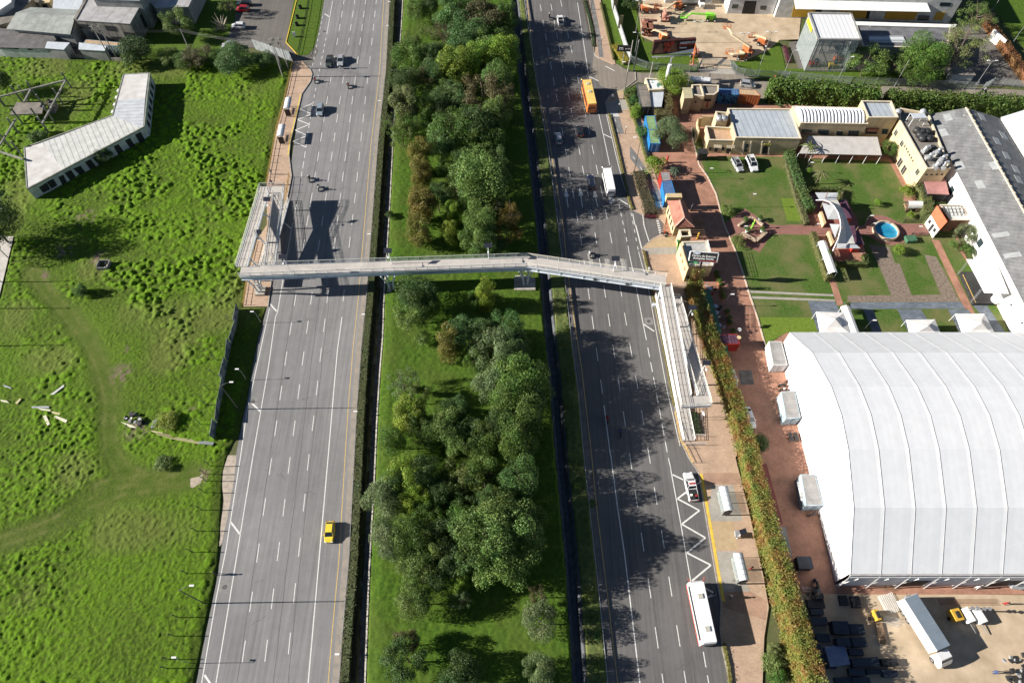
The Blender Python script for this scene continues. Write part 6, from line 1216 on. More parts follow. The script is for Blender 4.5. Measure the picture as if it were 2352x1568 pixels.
for q,lb_,m in (([(820,660),(850,650),(835,740),(808,800)],'green banner leaning on the screen wall of the bar',mat('green_banner',(.10,.45,.05),(.08,.38,.04),1)),([(955,920),(1065,920),(1065,960),(950,958)],'dark green banner on the roof of the bar',mat('green_banner_dark',(.02,.30,.07),(.02,.24,.05),1))):
 z = 1.2 if 'leaning' in lb_ else 3.75; p = [W('z5',x,y,z + (0 if 'roof' in lb_ else (1.5 if i < 2 else 0))) for i,(x,y) in enumerate(q)]; mb = MB(); slabquad(mb,p,.05); tag(mb.build('banner',m),lb_,'banner')
ct = building('wicket_block','small battlemented block with a red awning just south of the gatehouse','building',WP('z5',[(825,560),(960,555),(980,640),(850,650)],3.0),3.0,M_yel,M_drk,par=.7)
# big sign
sn = empty('sign_board',W('z5',1065,1105),'black roadside sign reading Centro de Eventos Autopista Norte on a dark column','sign'); base = W('z5',1065,1105); tp = W('z5',1130,920,6.8)
MB().tube([base,(tp.x - .1,tp.y,6.9)],.22,10).build('column',M_blk,sn)
hx0,hx1 = tp + Vector((-4.1,.5,1.2)),tp + Vector((4.1,-.2,1.2)); ax = (hx1 - hx0).normalized(); up = Vector((0,.35,1)).normalized(); nrm = ax.cross(up); c = tp + Vector((-.1,0,1.3))
hw,hh = 2.75,1.0
q = [c + ax * s * hw + up * t * hh for s,t in ((-1,-1),(1,-1),(1,1),(-1,1))]; mb = MB(); mb.add([p + nrm * o_ for o_ in (.15,-.15) for p in q],[(0,1,2,3),(7,6,5,4),(0,4,5,1),(1,5,6,2),(2,6,7,3),(3,7,4,0)]); bd = mb.build('board',M_blk,sn)
mb = MB()
for a,b in zip(q,q[1:] + q[:1]): mb.bar(a,b,.16,.36)
mb.build('board_frame',M_wht,sn)
text('Centro de Eventos',.6,M_wht,'lettering',bd,frame_mtx(c + nrm * .17 + up * .22,ax,up),.02,bold=.012,xs=1.0); text('Autopista Norte',.6,M_wht,'lettering',bd,frame_mtx(c + nrm * .17 - up * .36,ax,up),.02,bold=.012,xs=1.0)
mb = MB(); slabquad(mb,[c + nrm * .19 + ax * s * hw * .97 + up * t for s,t in ((-.5,-.95),(1,-.95),(1,-.7),(-.1,-.82))],.02); mb.build('red_flash',M_red,bd)
mb = MB(); oc = c + up * .95 - ax * 1.5; mb.face([oc + nrm * .2 + ax * 0.75 * math.cos(t * PI / 12) + up * .42 * math.sin(t * PI / 12) for t in range(24)]); mb.build('emblem',mat('emblem_white',(.7,.72,.74),(.35,.4,.5),2.5),bd)
# ================================================================ MARQUEE, TENTS, YARDS
M_fab = stripes('marquee_fabric',(.655,.665,.68),(.575,.585,.605),R(90),4.72,.5,.06,rough=.55,bump=0); M_fabw = mat('marquee_gable',(.70,.70,.71),(.64,.64,.66),.15,rough=.6); M_rib = mat('marquee_rib',(.36,.35,.35),(.28,.27,.27),1,rough=.6)  # roof colour fades within each bay, light through the cloth painted in
mq = empty('marquee',(76,25,0),'huge white arched event marquee filling the lower right','marquee')
PR = [(25.0,6.0),(33.4,12.4),(41.7,15.5),(47.2,16.3),(52.7,15.6),(61.0,12.5),(69.4,6.0)]; X0,NB,BW = 52.5,17,4.72
sub = []
for (y0,z0),(y1,z1) in zip(PR,PR[1:]): sub += [(y0 + (y1 - y0) * i / 4,z0 + (z1 - z0) * i / 4) for i in range(4)]
sub.append(PR[-1])
mb = MB(); ns = len(sub)
for i in range(NB * 4 + 1):
 t = (i % 4) / 4; sag = .05 * math.sin(PI * t) if i % 4 else 0
 for y,z in sub: mb.v.append((X0 + i * BW / 4,y,z - sag))
for i in range(NB * 4):
 for j in range(ns - 1): a = i * ns + j; mb.f.append((a,a + ns,a + ns + 1,a + 1))
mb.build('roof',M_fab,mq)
for i in range(NB + 1):
 x = X0 + i * BW; mb = MB(); mb.tube([(x,y,z + .01) for y,z in PR],.04,6); mb.tube([(x,25,6.05),(x,24.6,5.2),(x - .0,24.1,0)],.09,5); mb.build('rib',M_rib,mq)
XE = X0 + NB * BW; mb = MB(); mb.prism([(X0 + .06,25.1),(X0 + .16,25.1),(X0 + .16,69.3),(X0 + .06,69.3)],0,6.0); g = [(X0 + .1,y,z - .02) for y,z in PR]; mb.face(g); mb.build('gable',M_fabw,mq); MB().face([(XE - .1,y,z) for y,z in PR[::-1]]).build('gable',M_fabw,mq)
M_sk = mat('marquee_skirt',(.60,.62,.66),(.46,.48,.52),.5,rough=.7,bump=.4)
mb = MB(); mb.prism([(X0 + .2,24.55),(XE,24.55),(XE,24.65),(X0 + .2,24.65)],0,5.5); mb.prism([(X0 + .2,69.4),(XE,69.4),(XE,69.5),(X0 + .2,69.5)],0,5.8); mb.build('side_wall',M_sk,mq)
MB().bar((X0,24.85,5.85),(XE,24.85,5.85),.3,.3).build('gutter',M_rib,mq)
for u0,u1 in ((9.6,13.8),(24.0,29.0)): MB().prism([(X0 + u0,24.5),(X0 + u1,24.5),(X0 + u1,24.56),(X0 + u0,24.56)],.1,3.4).build('doorway',M_drk,mq)
for i in range(NB): MB().bar((X0 + i * BW,24.55,0),(X0 + i * BW + 1.6,24.5,4.9),.12).build('brace',M_wht,mq)
# pavilion tents
for i,(q,ap,z,l) in enumerate((([(645,603),(835,610),(885,760),(675,760)],(775,652),2.6,'white pyramid tent on slate paving nearest the covered walkway'),([(1275,660),(1470,657),(1515,765),(1300,765)],(1425,700),2.4,'smallest white pavilion tent, in the middle of the three'),([(1617,617),(1815,617),(1895,765),(1670,765)],(1795,680),2.6,'white pavilion tent nearest the warehouse wall'))):
 c = W('c8',ap[0],ap[1],z + 1.5); e = empty('pavilion_tent',(c.x,c.y,0),l,'tent','pavilion tents behind the marquee'); P = [W('c8',x,y,z) for x,y in q]; mb = MB()
 for a,b in zip(P,P[1:] + P[:1]):
  m1,m2 = a.lerp(c,.5) - Vector((0,0,.35)),b.lerp(c,.5) - Vector((0,0,.35)); slabquad(mb,[a,b,m2,m1],.03); slabquad(mb,[m1,m2,c],.03); d = Vector((0,0,-.3)); mb.add([a,b,b + d,a + d],[(0,1,2,3)])
 mb.build('roof',mat('tent_cloth',(.74,.72,.69),(.62,.60,.58),.6,rough=.8),e)
 for p in P: MB().tube([(p.x,p.y,0),p],.05,6).build('leg',M_rail,e)
def vault(k,a,b,w,z,label,m=None):
 """small arched walkway cover"""
 A,B = W(k,*a,z),W(k,*b,z); d = (B - A).normalized(); n = Vector((-d.y,d.x,0)); e = empty('covered_walkway',(A.x,A.y,0),label,'canopy'); mb = MB(); pr = [(-1,-.35),(-.6,0),(0,.12),(.6,0),(1,-.35)]
 for P in (A,B): mb.v += [tuple(P + n * s * w / 2 + Vector((0,0,t * 1.4))) for s,t in pr]
 for i in range(4): mb.f.append((i,i + 1,i + 6,i + 5))
 mb.build('cover',m or M_wht,e)
 for t in (.05,.5,.95):
  for s in (-1,1): p = A.lerp(B,t) + n * s * w / 2; MB().tube([(p.x,p.y,0),(p.x,p.y,z - .4)],.05,5).build('post',M_rail,e)
vault('c8',(690,110),(770,330),1.9,2.8,'white vaulted walkway cover overgrown with creeper beside the straight hedge')
vault('c8',(850,560),(925,760),1.9,2.8,'white vaulted walkway cover between slate paving and the marquee')
tree('bush0','c8',725,210,32,3.4,GR,'creeper heaped over the middle of the white walkway cover','creeper',name='creeper',trunk=False)
tree('bush1','c8',845,575,28,3.2,GR,'creeper on the end of the walkway cover near the slate paving','creeper',name='creeper',trunk=False)
# shade sails
ss = empty('shade_sail',W('z6',500,600),'great curved white shade sail slung from a white arch between garden hedges','shade sail'); M_sail = mat('sail_cloth',(.66,.64,.58),(.56,.55,.50),.4,rough=.85); M_sailg = mat('grey_sail_cloth',(.46,.48,.50),(.38,.40,.42),.5,rough=.85)
Lp,Rp_ = [(255,318),(330,325),(410,380),(465,450),(500,560),(505,660),(490,760),(458,858)],[(470,315),(500,370),(545,450),(580,530),(615,620),(640,690),(665,770),(690,862)]
mb = MB()
for i in range(8): mb.v += [tuple(W('z6',*Lp[i],4.6 + .5 * math.sin(PI * i / 7))),tuple(W('z6',(Lp[i][0] + Rp_[i][0]) / 2,(Lp[i][1] + Rp_[i][1]) / 2,4.0)),tuple(W('z6',*Rp_[i],3.8))]
for i in range(7):
 for j in range(2): a = i * 3 + j; mb.f.append((a,a + 1,a + 4,a + 3))
mb.build('sail',M_sail,ss); MB().tube([W('z6',x,y,4.7 + .5 * math.sin(PI * i / 8)) for i,(x,y) in enumerate([(200,316),(300,316),(370,340),(430,395),(480,480),(508,580),(510,680),(480,800),(412,950)])],.13,8).build('arch',M_rail,ss)
for a,b,t in (((240,455),(352,212),5.5),((480,318),(540,215),5.0),((398,905),(535,655),5.5),((650,790),(728,655),5.0)):
 p = W('z6',*a); MB().tube([p,W('z6',*b,t)],.10,7).build('mast',M_wood,ss)
for q,zz_,l in (([(190,220),(475,223),(462,312),(250,318)],3.6,'small grey sail at the north end of the great sail'),([(275,350),(450,380),(497,555),(350,555)],3.2,'grey sail west of the great sail over the northern bar'),([(373,613),(498,620),(492,720),(440,790)],3.2,'narrow grey sail west of the great sail by the crossing path'),([(465,850),(690,858),(760,920),(458,920)],3.3,'grey sail at the south end over the cafe patio')):
 P = [W('z6',*p,zz_ + .3 * (i % 2)) for i,p in enumerate(q)]; mb = MB(); slabquad(mb,P,.03); tag(mb.build('shade_sail',M_sailg),l,'shade sail','small grey shade sails')
for q,l in (([(490,320),(575,320),(655,540),(592,540)],'plum-roofed kiosk under the northern half of the great sail'),([(635,645),(705,645),(795,872),(695,875)],'plum-roofed red kiosk under the southern half of the great sail')):
 kx,_ = building('kiosk',l,'kiosk',WP('z6',q,2.7),2.7,M_red,mpl)
for q,l in (([(250,460),(280,455),(330,600),(300,622)],'curved bar counter under the northern grey sail'),([(350,705),(375,700),(435,850),(405,870)],'curved bar counter under the southern grey sail')):
 P = WP('z6',q,1.1); mb = MB(); mb.prism(P,0,1.1); tag(mb.build('bar_counter',M_yel),l,'counter')
# fountain
fc = W('z6',1085,690,.8); fo = empty('fountain',(fc.x,fc.y,0),'round stone-rimmed fountain pool with blue tiled basin','fountain'); FR = abs(W('z6',1240,690,.8).x - fc.x)
MB().lathe((fc.x,fc.y,.02),[(FR,0),(FR,.9),(FR - .28,.92),(FR - .28,.05)],40,cap=False).build('rim',mat('rubble_stone',(.55,.45,.33),(.36,.27,.19),1.6,rough=.95,bump=.5),fo)
MB().lathe((fc.x,fc.y,.03),[(FR - .27,.79),(FR - .29,.1),(.01,.08)],40,cap=False).build('basin',mat('pool_blue',(.03,.33,.62),(.05,.42,.66),.6,rough=.4),fo)
wm_ = mat('pool_water',(.02,.28,.50),(.04,.36,.55),.4,rough=.05,spec=.8); wm_.node_tree.nodes['Principled BSDF'].inputs['Alpha'].default_value = .55
MB().lathe((fc.x,fc.y,.30),[(FR - .3,0),(.05,.002)],40).build('water',wm_,fo)
M_gl2 = mat('curtain_glass',(.45,.52,.52),(.40,.48,.48),1,rough=.06,spec=.7); M_gl2.node_tree.nodes['Principled BSDF'].inputs['Alpha'].default_value = .25
sr = empty('glass_showroom',W('c4',720,400),'tall glass showroom cube with a bright white corrugated roof','building'); T4 = [W('c4',x,y,9.2) for x,y in ((590,98),(882,102),(952,282),(655,278))]; G4 = [Vector((p.x,p.y,0)) for p in T4]
MB().prism(T4,9.05,9.3).build('roof',stripes('corrugated_white',(.70,.70,.71),(.45,.46,.48),R(90),1.1,.3,.04),sr); mb = MB()
for a,b in zip(T4,T4[1:] + T4[:1]): mb.bar(a + Vector((0,0,.1)),b + Vector((0,0,.1)),.5,.5)
mb.build('fascia',M_grey,sr)
for i in range(4): a,b = G4[i],G4[(i + 1) % 4]; mb = MB(); d = (b - a).normalized(); n = Vector((d.y,-d.x,0)); mb.prism([a,b,b - n * .04,a - n * .04],0,9.0); mb.build('glass',M_gl2,sr)
mb = MB()
for i in range(4):
 a,b = G4[i],G4[(i + 1) % 4]; m = 11
 for j in range(m + 1): p = a.lerp(b,j / m); mb.bar(p,p + Vector((0,0,9.0)),.08)
 for z in (.1,3.0,6.0,8.9): mb.bar(a + Vector((0,0,z)),b + Vector((0,0,z)),.1)
mb.build('mullions',M_zinc,sr); c = sum(G4,Vector()) / 4; MB().prism([c + (p - c) * .95 for p in G4],.02,.12).build('floor',M_gpave,sr); MB().prism([c + (p - c) * .95 for p in (G4[0],G4[1],G4[1].lerp(G4[2],.45),G4[0].lerp(G4[3],.45))],4.4,4.7).build('mezzanine',M_grey,sr)
for t,s in ((.2,.7),(.5,.3),(.8,.7),(.75,.2)): p = G4[0].lerp(G4[1],t).lerp(G4[3].lerp(G4[2],t),s); MB().bar((p.x,p.y,.1),(p.x,p.y,9),.35).build('column',M_grey,sr)
sgy = MB(); a,b = G4[0].lerp(G4[3],.1),G4[0].lerp(G4[3],.55); n = Vector((-1,0,0)); sgy.prism([a + n * .1,b + n * .1,b + n * .25,a + n * .25],7.8,8.9); sgy.build('yellow_sign',mat('sign_yellow',(.75,.55,.02),(.70,.50,.02),1),sr)
for t,s,m,l in ((.25,.8,M_red,'red machine shown near the west corner inside the glass showroom'),(.7,.85,mat('machine_yellow',(.65,.45,.03),(.5,.35,.02),1),'yellow machine shown behind the front glass of the showroom'),(.88,.6,mat('machine_orange',(.60,.17,.05),(.45,.12,.04),1),'orange machine shown at the east side inside the showroom')):
 p = G4[0].lerp(G4[1],t).lerp(G4[3].lerp(G4[2],t),s); e = empty('display_machine',(p.x,p.y,.12),l,'machine'); MB().box(p + Vector((0,0,.9)),(2.2,1.2,.9)).build('body',m,e); MB().box(p + Vector((.4,0,1.7)),(.9,1.0,.8)).build('cab',M_gls,e)
 for dx in (-.7,.7):
  for dy in (-.6,.6): MB().tube([p + Vector((dx,dy - .1,.4)),p + Vector((dx,dy + .1,.4))],.38,10).build('wheel',M_blk,e)
bl,_ = building('flat_building','long flat dark-roofed building behind the olive trees, east of the glass showroom','building',WP('c4',[(915,180),(1575,195),(1555,345),(965,330)],4.2),4.2,M_grey,mat('felt_roof',(.17,.17,.18),(.10,.10,.11),.5,rough=.9,det=9),par=.3)
sk_ = MB(); sk_.prism(WP('c4',[(1010,250),(1245,250),(1270,298),(1015,292)],4.6),4.4,4.62); tag(sk_.build('rooflight',stripes('rooflight',(.55,.58,.60),(.20,.21,.22),0,2.0,.6,.05)),'slatted rooflight on the flat dark roof','rooflight')
sk_ = MB(); sk_.prism(WP('c4',[(905,150),(1625,172),(1600,194),(912,176)],4.6),4.45,4.6)
for i in range(8): p = W('c4',930 + i * 90,182,4.5); sk_.tube([(p.x,p.y,0),p],.08,6)
tag(sk_.build('walkway_roof',M_wht),'thin white walkway roof between depot and flat building','canopy')
dp = empty('depot',W('c4',950,130),'grey-white depot hall with mustard sliding doors and a white canopy at the top edge','building'); d0,d1 = W('c4',350,122),W('c4',1565,165)
dd_ = (d1 - d0).normalized(); dn = Vector((-dd_.y,dd_.x,0)); MB().prism([d0,d1,d1 + dn * 40,d0 + dn * 40],0,8.5).build('wall',M_wht2,dp); MB().prism([d0 - dd_ * .3 - dn * .3,d1 + dd_ * .3 - dn * .3,d1 + dn * 40,d0 + dn * 40],8.5,8.7).build('roof',Mr4,dp)
for q,m,nm in (([(487,42),(648,44),(625,122),(468,118)],M_mus,'sliding_door'),([(648,44),(690,44),(668,126),(628,122)],M_drk,'opening'),([(812,50),(1005,52),(985,132),(798,128)],M_mus,'sliding_door'),([(1005,52),(1025,52),(1008,134),(985,132)],M_drk,'opening'),([(1140,58),(1358,62),(1330,140),(1112,136)],M_mus,'sliding_door'),([(1480,84),(1545,86),(1520,142),(1458,140)],M_mus,'door'),([(1510,18),(1585,20),(1575,44),(1500,42)],M_gls,'window'),([(1352,108),(1435,110),(1425,145),(1345,143)],M_gls,'door')): panel(dp,'c4',q,d0,d1,m,nm)
cy = MB(); slabquad(cy,[Wplane('c4',490,0,d0,d1),Wplane('c4',1415,22,d0,d1),Wplane('c4',1425,48,d0,d1) - dn * 2.4 + Vector((0,0,-.0)),Wplane('c4',490,28,d0,d1) - dn * 2.4],.1); cy.build('canopy',M_wht,dp)
tt_ = empty('yard_tent',W('c4',180,90),'white fabric storage tent with dark doorway and two square windows in the rental yard','tent'); a,b = W('c4',18,96),W('c4',338,102); n = Vector((0,1,0)); MB().prism([a,b,b + n * 12,a + n * 12],0,4.6).build('wall',mat('tent_pvc',(.66,.66,.66),(.54,.54,.55),.6,rough=.7,bump=.4),tt_); MB().add([a + Vector((-.3,-.2,4.6)),b + Vector((.3,-.2,4.6)),(a + b) / 2 + Vector((0,-.2,7))] + [a + Vector((-.3,12,4.6)),b + Vector((.3,12,4.6)),(a + b) / 2 + Vector((0,12,7))],[(0,1,2),(3,5,4),(0,2,5,3),(1,4,5,2)]).build('roof',M_wht,tt_)
for q,m,nm in (([(145,8),(228,10),(212,98),(122,96)],M_drk,'doorway'),([(60,32),(102,32),(95,60),(52,60)],M_gls,'window'),([(255,40),(300,42),(292,70),(250,68)],M_gls,'window')): panel(tt_,'c4',q,a,b,m,nm)
gt2,_ = building('gatehouse','small flat-roofed gate cabin beside the depot gate, half hidden by the pale tree','building',WP('c4',[(1590,470),(1720,478),(1748,525),(1600,520)],2.8),2.8,M_wht2,M_rcd)
hs = empty('machine_hall',W('z7',900,30),'white hall lettered at the top edge behind the boom lifts','building'); a,b = W('z7',655,42),W('z7',1235,52); MB().prism([a,b,b + Vector((0,14,0)),a + Vector((0,14,0))],0,3.2).build('wall',M_wht2,hs)
c = Wplane('z7',1000,8,a,b); text('MACALLISTER',1.25,M_blk,'lettering',hs,frame_mtx(Vector((c.x,c.y - .1,2.3)),b - a,(0,0,1)),.03,bold=.02)
wd = MB(); wd.prism(WP('c4',[(1838,270),(1925,350),(1932,342),(1846,262)]),0,2.6); wd.prism(WP('c4',[(1925,350),(2080,560),(2088,552),(1932,342)]),0,1.2); tag(wd.build('boundary_wall',M_wht),'white wall between depot yard and rust-coloured hedge','wall')
M_pal = mat('galvanised_paling',(.42,.46,.46),(.32,.36,.36),1,rough=.5,metal=.3)
def paling(k,pts,h,label,gap=.16,post=2.6,m=None,name='fence',z=0.0,cat_='fence'):
 P = WP(k,pts,z); P = dens(P,post); c = P[0]; e = empty(name,(c.x,c.y,z),label,cat_); mb = MB()
 for a,b in zip(P,P[1:]):
  L = (b - a).length; n = max(1,int(L / gap))
  for i in range(n): p = a.lerp(b,i / n); mb.bar(p + Vector((0,0,.1)),p + Vector((0,0,h)),.06,.03)
  for zz in (.35,h - .3): mb.bar(a + Vector((0,0,zz)),b + Vector((0,0,zz)),.05)
 mb.build('palings',m or M_pal,e)
 for p in P: MB().bar(p,p + Vector((0,0,h + .1)),.09).build('post',m or M_pal,e)
 return e
paling('z7',[(215,790),(420,870),(700,893),(960,910),(1070,885),(1112,810)],2.3,'grey paling fence curving round the rental yard lawn, west of the gate')
paling('z7',[(1490,860),(1540,930),(1640,960),(1820,975),(2195,1000)],2.3,'grey paling fence east of the rental yard gate')
paling('c4',[(370,545),(880,590)],2.3,'grey paling fence before the glass showroom'); paling('c4',[(880,590),(1300,600),(1745,625)],2.2,'dark shaded paling fence below the garden trees')
paling('z7',[(1120,815),(1290,820),(1480,845)],2.1,'double-leaf grey gate of the rental yard',.2,name='gate',cat_='gate'); paling('c4',[(1800,620),(1860,590),(2091,612)],2.0,'grey sliding gate of the depot at the right edge',.2,name='gate',cat_='gate')
ws = MB(); strip(ws,WP('z7',[(-60,-300),(0,110),(90,400),(160,620),(225,790)]),-.12,.12,0,2.2); tag(ws.build('fence',mat('grey_board',(.33,.34,.35),(.24,.25,.26),.8,rough=.7)),'solid pale grey fence between the verge and the rental yard lawn','fence')
paling('c1',[(2045,442),(1985,700),(1930,900),(1860,1290)],1.1,'low yellow railing between meadow and west pavement',.9,2.2,M_yp,name='railing'); paling('c5',[(1785,120),(1735,330),(1697,560)],1.1,'low yellow railing at the foot of the west ramp',.9,2.2,M_yp,name='railing')
paling('z1',[(738,20),(712,200),(680,330)],1.3,'yellow guard railing on the kerb north of the west ramp',.35,2.4,M_yp,name='railing',z=.12); paling('z3',[(515,880),(545,1030),(590,1270),(665,1370),(760,1568)],1.1,'bright yellow guard railing on the kerb at the foot of the east ramp',.4,2.0,M_yp,name='railing',z=.12)
paling('z6',[(1290,600),(1520,600)],1.2,'black iron fence on the north side of the chapel path',.25,1.5,M_blk); paling('z6',[(1385,770),(1610,768)],1.2,'black iron fence on the south side of the chapel path',.25,1.5,M_blk); paling('c2',[(330,395),(345,380),(400,120),(425,-40)],1.8,'dark mesh fence dividing the verge beside the car park',.5,2.5,M_blk)
def barrier(line,label,side):
 P = [p for p in dens(line[1:-1],4) if -4 < p.y < 190]; c = P[0]; e = empty('guardrail',(c.x,c.y,0),label,'barrier'); mb = MB(); q = offset(P,side * .05)
 for a,b in zip(q,q[1:]): mb.bar(a + Vector((0,0,.72)),b + Vector((0,0,.72)),.07,.32)
 mb.build('beam',M_zinc,e)
 for p in P: MB().bar(p,p + Vector((0,0,.85)),.12).build('post',M_zinc,e)
barrier(RAIL_L,'steel crash barrier along the inner edge of the west carriageway',1); barrier(RAIL_R,'steel crash barrier along the inner edge of the east carriageway',1)
# graffitied hoarding beside the west road, fallen panels
M_hoard = mat('hoarding',(.10,.13,.15),(.28,.30,.30),.7,det=3,lo=.46,hi=.56,rough=.9); HB = cat(('c5',[(1668,590),(1652,700),(1618,830),(1592,960),(1568,1090),(1545,1240),(1518,1380),(1503,1500)])); hd_ = empty('hoarding',HB[0],'leaning graffitied sheet-metal hoarding between meadow and road verge','fence')
P = dens(HB,2.4)
for i,(a,b) in enumerate(zip(P,P[1:])):
 l1,l2 = random.uniform(-.35,.25),random.uniform(-.35,.25); mb = MB(); slabquad(mb,[a,b,b + Vector((l2,0,2.3)),a + Vector((l1,0,2.3 + random.uniform(-.2,.1)))],.05); mb.build('panel',M_hoard,hd_)
fp_ = cat(('c5',[(1110,1425),(1230,1460),(1400,1490),(1500,1498)])); M_ply = mat('yellowed_board',(.50,.46,.24),(.40,.36,.18),.6,rough=.9)
for i,(a,b) in enumerate(zip(fp_,fp_[1:])): mb = MB(); slabquad(mb,[a,b,b + Vector((.1,-1.2,.7)),a + Vector((.1,-1.2,.8))],.06); tag(mb.build('board',M_ply if i < 2 else M_hoard),('western yellowed board of the hoarding across the meadow','eastern yellowed board of the hoarding across the meadow','dark end board joining the roadside hoarding')[i],'board')
for i,(q,l) in enumerate((([(350,1180),(442,1112),(448,1122),(360,1190)],'long pale plank dropped among the grass lumps'),([(298,1330),(320,1322),(348,1385),(330,1398)],'cream mattress-like slab lying in the meadow'),([(375,1335),(395,1328),(470,1358),(458,1378)],'second cream slab lying east of the mattress-like one'),([(0,1215),(45,1222),(65,1238),(10,1228)],'cream strip at the left edge of the fallen fence'),([(105,1238),(140,1205),(148,1212),(118,1248)],'bent metal sheet on the fallen fence near the left edge'),([(220,1262),(340,1260),(342,1274),(222,1275)],'grey sheet lying along the fallen fence'),([(250,1272),(350,1285),(352,1296),(290,1288)],'cream sheet half under the grey one'),([(358,1295),(420,1308),(412,1325),(362,1308)],'white panel at the end of the fallen fence'),([(1065,1360),(1095,1352),(1080,1410),(1050,1412)],'white panel standing beside the rubbish heap'),([(840,1368),(925,1395),(955,1412),(905,1408)],'cream board propped under the rubbish heap'),([(1050,1428),(1135,1445),(1130,1455),(1060,1440)],'long pale board between heap and yellowed boards'),([(20,1110),(75,1130),(80,1140),(30,1125)],'grey broken slab near the left edge of the meadow'))):
 z = .45; mb = MB(); slabquad(mb,WP('c5',q,z),.1); tag(mb.build('panel',(M_wht2,M_ply,M_zinc)[i % 3] if 'cream' not in l else mat('cream_board',(.62,.60,.44),(.52,.50,.36),1)),l,'panel')
def heap(k,x,y,r,n,label,mats,seed):
 p = W(k,x,y,.3); rr = random.Random(seed); e = empty('rubbish_heap',(p.x,p.y,0),label,'rubbish')
 for i in range(n): a = rr.uniform(0,2 * PI); d = r * rr.random() ** .6; s = rr.uniform(.2,.7); MB().box(p + Vector((math.cos(a) * d,math.sin(a) * d * .7,rr.uniform(0,.5))),(s,s * rr.uniform(.5,1.3),s * rr.uniform(.2,.7)),rr.uniform(0,3),('X',rr.uniform(-.5,.5))).build('debris',rr.choice(mats),e)
heap('c5',940,1360,2.0,26,'heap of black sacks and broken slabs in the middle of the meadow',[M_blk,M_blk,M_grey,M_blk,M_wht2],3); bx = W('c5',725,282,.5)
e = empty('skip',(bx.x,bx.y,0),'open square concrete box full of rubbish in the meadow','skip'); mb = MB(); sz = (1.15,1.0)
for dx,dy,w_,d_ in ((0,-1,2.3,.15),(0,1,2.3,.15),(-1,0,.15,2.0),(1,0,.15,2.0)): mb.box(bx + Vector((dx * sz[0],dy * sz[1],0)),(w_,d_,1.2))
mb.build('wall',M_rc,e); rr = random.Random(2)
for i in range(14): MB().box(bx + Vector((rr.uniform(-.9,.9),rr.uniform(-.8,.8),-.1)),(.3,.25,.3),rr.random() * 3).build('rubbish',rr.choice([M_blk,M_wht2,M_blk]),e)
M_fp = mat('fence_post',(.13,.13,.12),(.08,.08,.07),2); FP = [('c5',1600,672),('c5',1548,848),('c5',1512,945),('c5',1497,1048),('c5',1458,1150),('c5',1435,1258),('c5',1405,1395),('c9',1470,60),('c9',1437,118),('c9',1440,165),('c9',1430,245),('c9',1408,366),('c9',1375,513),('c9',1345,660),('c9',1310,808),('c9',1252,1113),('c9',1225,1243),('c9',1185,1404),('c9',1175,1467)]
for k,x,y in FP: p = W(k,x,y); mb = MB(); mb.tube([p,p + Vector((0,0,2.0)),p + Vector((-.35,0,2.35))],.07,6); tag(mb.build('fence_post',M_fp),'thin bent-topped fence post standing in the grass beside the road','post','bare fence posts along the meadow')
fm = MB(); P = WP('c2',[(40,345),(120,370),(200,400),(300,430)]);
for a,b in zip(P,P[1:]):
 for i in range(3): slabquad(fm,[a.lerp(b,i / 3),a.lerp(b,(i + .93) / 3),a.lerp(b,(i + .93) / 3) + Vector((-.5,.6,2.6)),a.lerp(b,i / 3) + Vector((-.5,.6,2.6))],.05)
tag(fm.build('sheet_fence',mat('dull_sheet',(.34,.36,.36),(.22,.24,.25),.7,rough=.7)),'leaning sheet-metal fence at the corner of the car park','fence')
# ================================================================ VEHICLES, PEOPLE
M_tyre = mat('tyre',(.02,.02,.02),(.035,.035,.035),4,rough=.9); M_rim = mat('rim',(.45,.45,.46),(.3,.3,.31),4,rough=.35,metal=.7); M_vgl = mat('vehicle_glass',(.012,.016,.02),(.02,.025,.03),2,rough=.06,spec=.9); M_hl = mat('headlight',(.75,.77,.8),(.6,.62,.65),6,rough=.1); M_tl = mat('taillight',(.45,.01,.01),(.3,.01,.01),6,rough=.2)
def paint(n,c,metal=.15): return mat('paint_' + n,c,tuple(v * .93 for v in c),.7,rough=.3,metal=metal,coat=.6,spec=.5)
def loft(mb,secs,half):
 """body along x from cross sections (x, z0, z1, halfwidth at bottom, halfwidth at top)"""
 b = len(mb.v)
 for x,z0,z1,w0,w1 in secs: mb.v += [(x,-w0,z0),(x,-w0 * 1.0,z0 + (z1 - z0) * .55),(x,-w1,z1),(x,w1,z1),(x,w0,z0 + (z1 - z0) * .55),(x,w0,z0)]
 for i in range(len(secs) - 1):
  for j in range(6): a = b + i * 6 + j; c = b + i * 6 + (j + 1) % 6; mb.f.append((a,c,c + 6,a + 6))
 mb.f.append(tuple(b + j for j in range(5,-1,-1))); mb.f.append(tuple(b + (len(secs) - 1) * 6 + j for j in range(6))); return mb
def wheels(e,xs,y,r=.32,w=.22):
 for x in xs:
  for s in (-1,1):
   t = MB().tube([(x,s * (y - w),r),(x,s * y,r)],r,14).build('wheel',M_tyre,e); MB().tube([(x,s * (y - .02),r),(x,s * (y + .015),r)],r * .6,10).build('rim',M_rim,t)
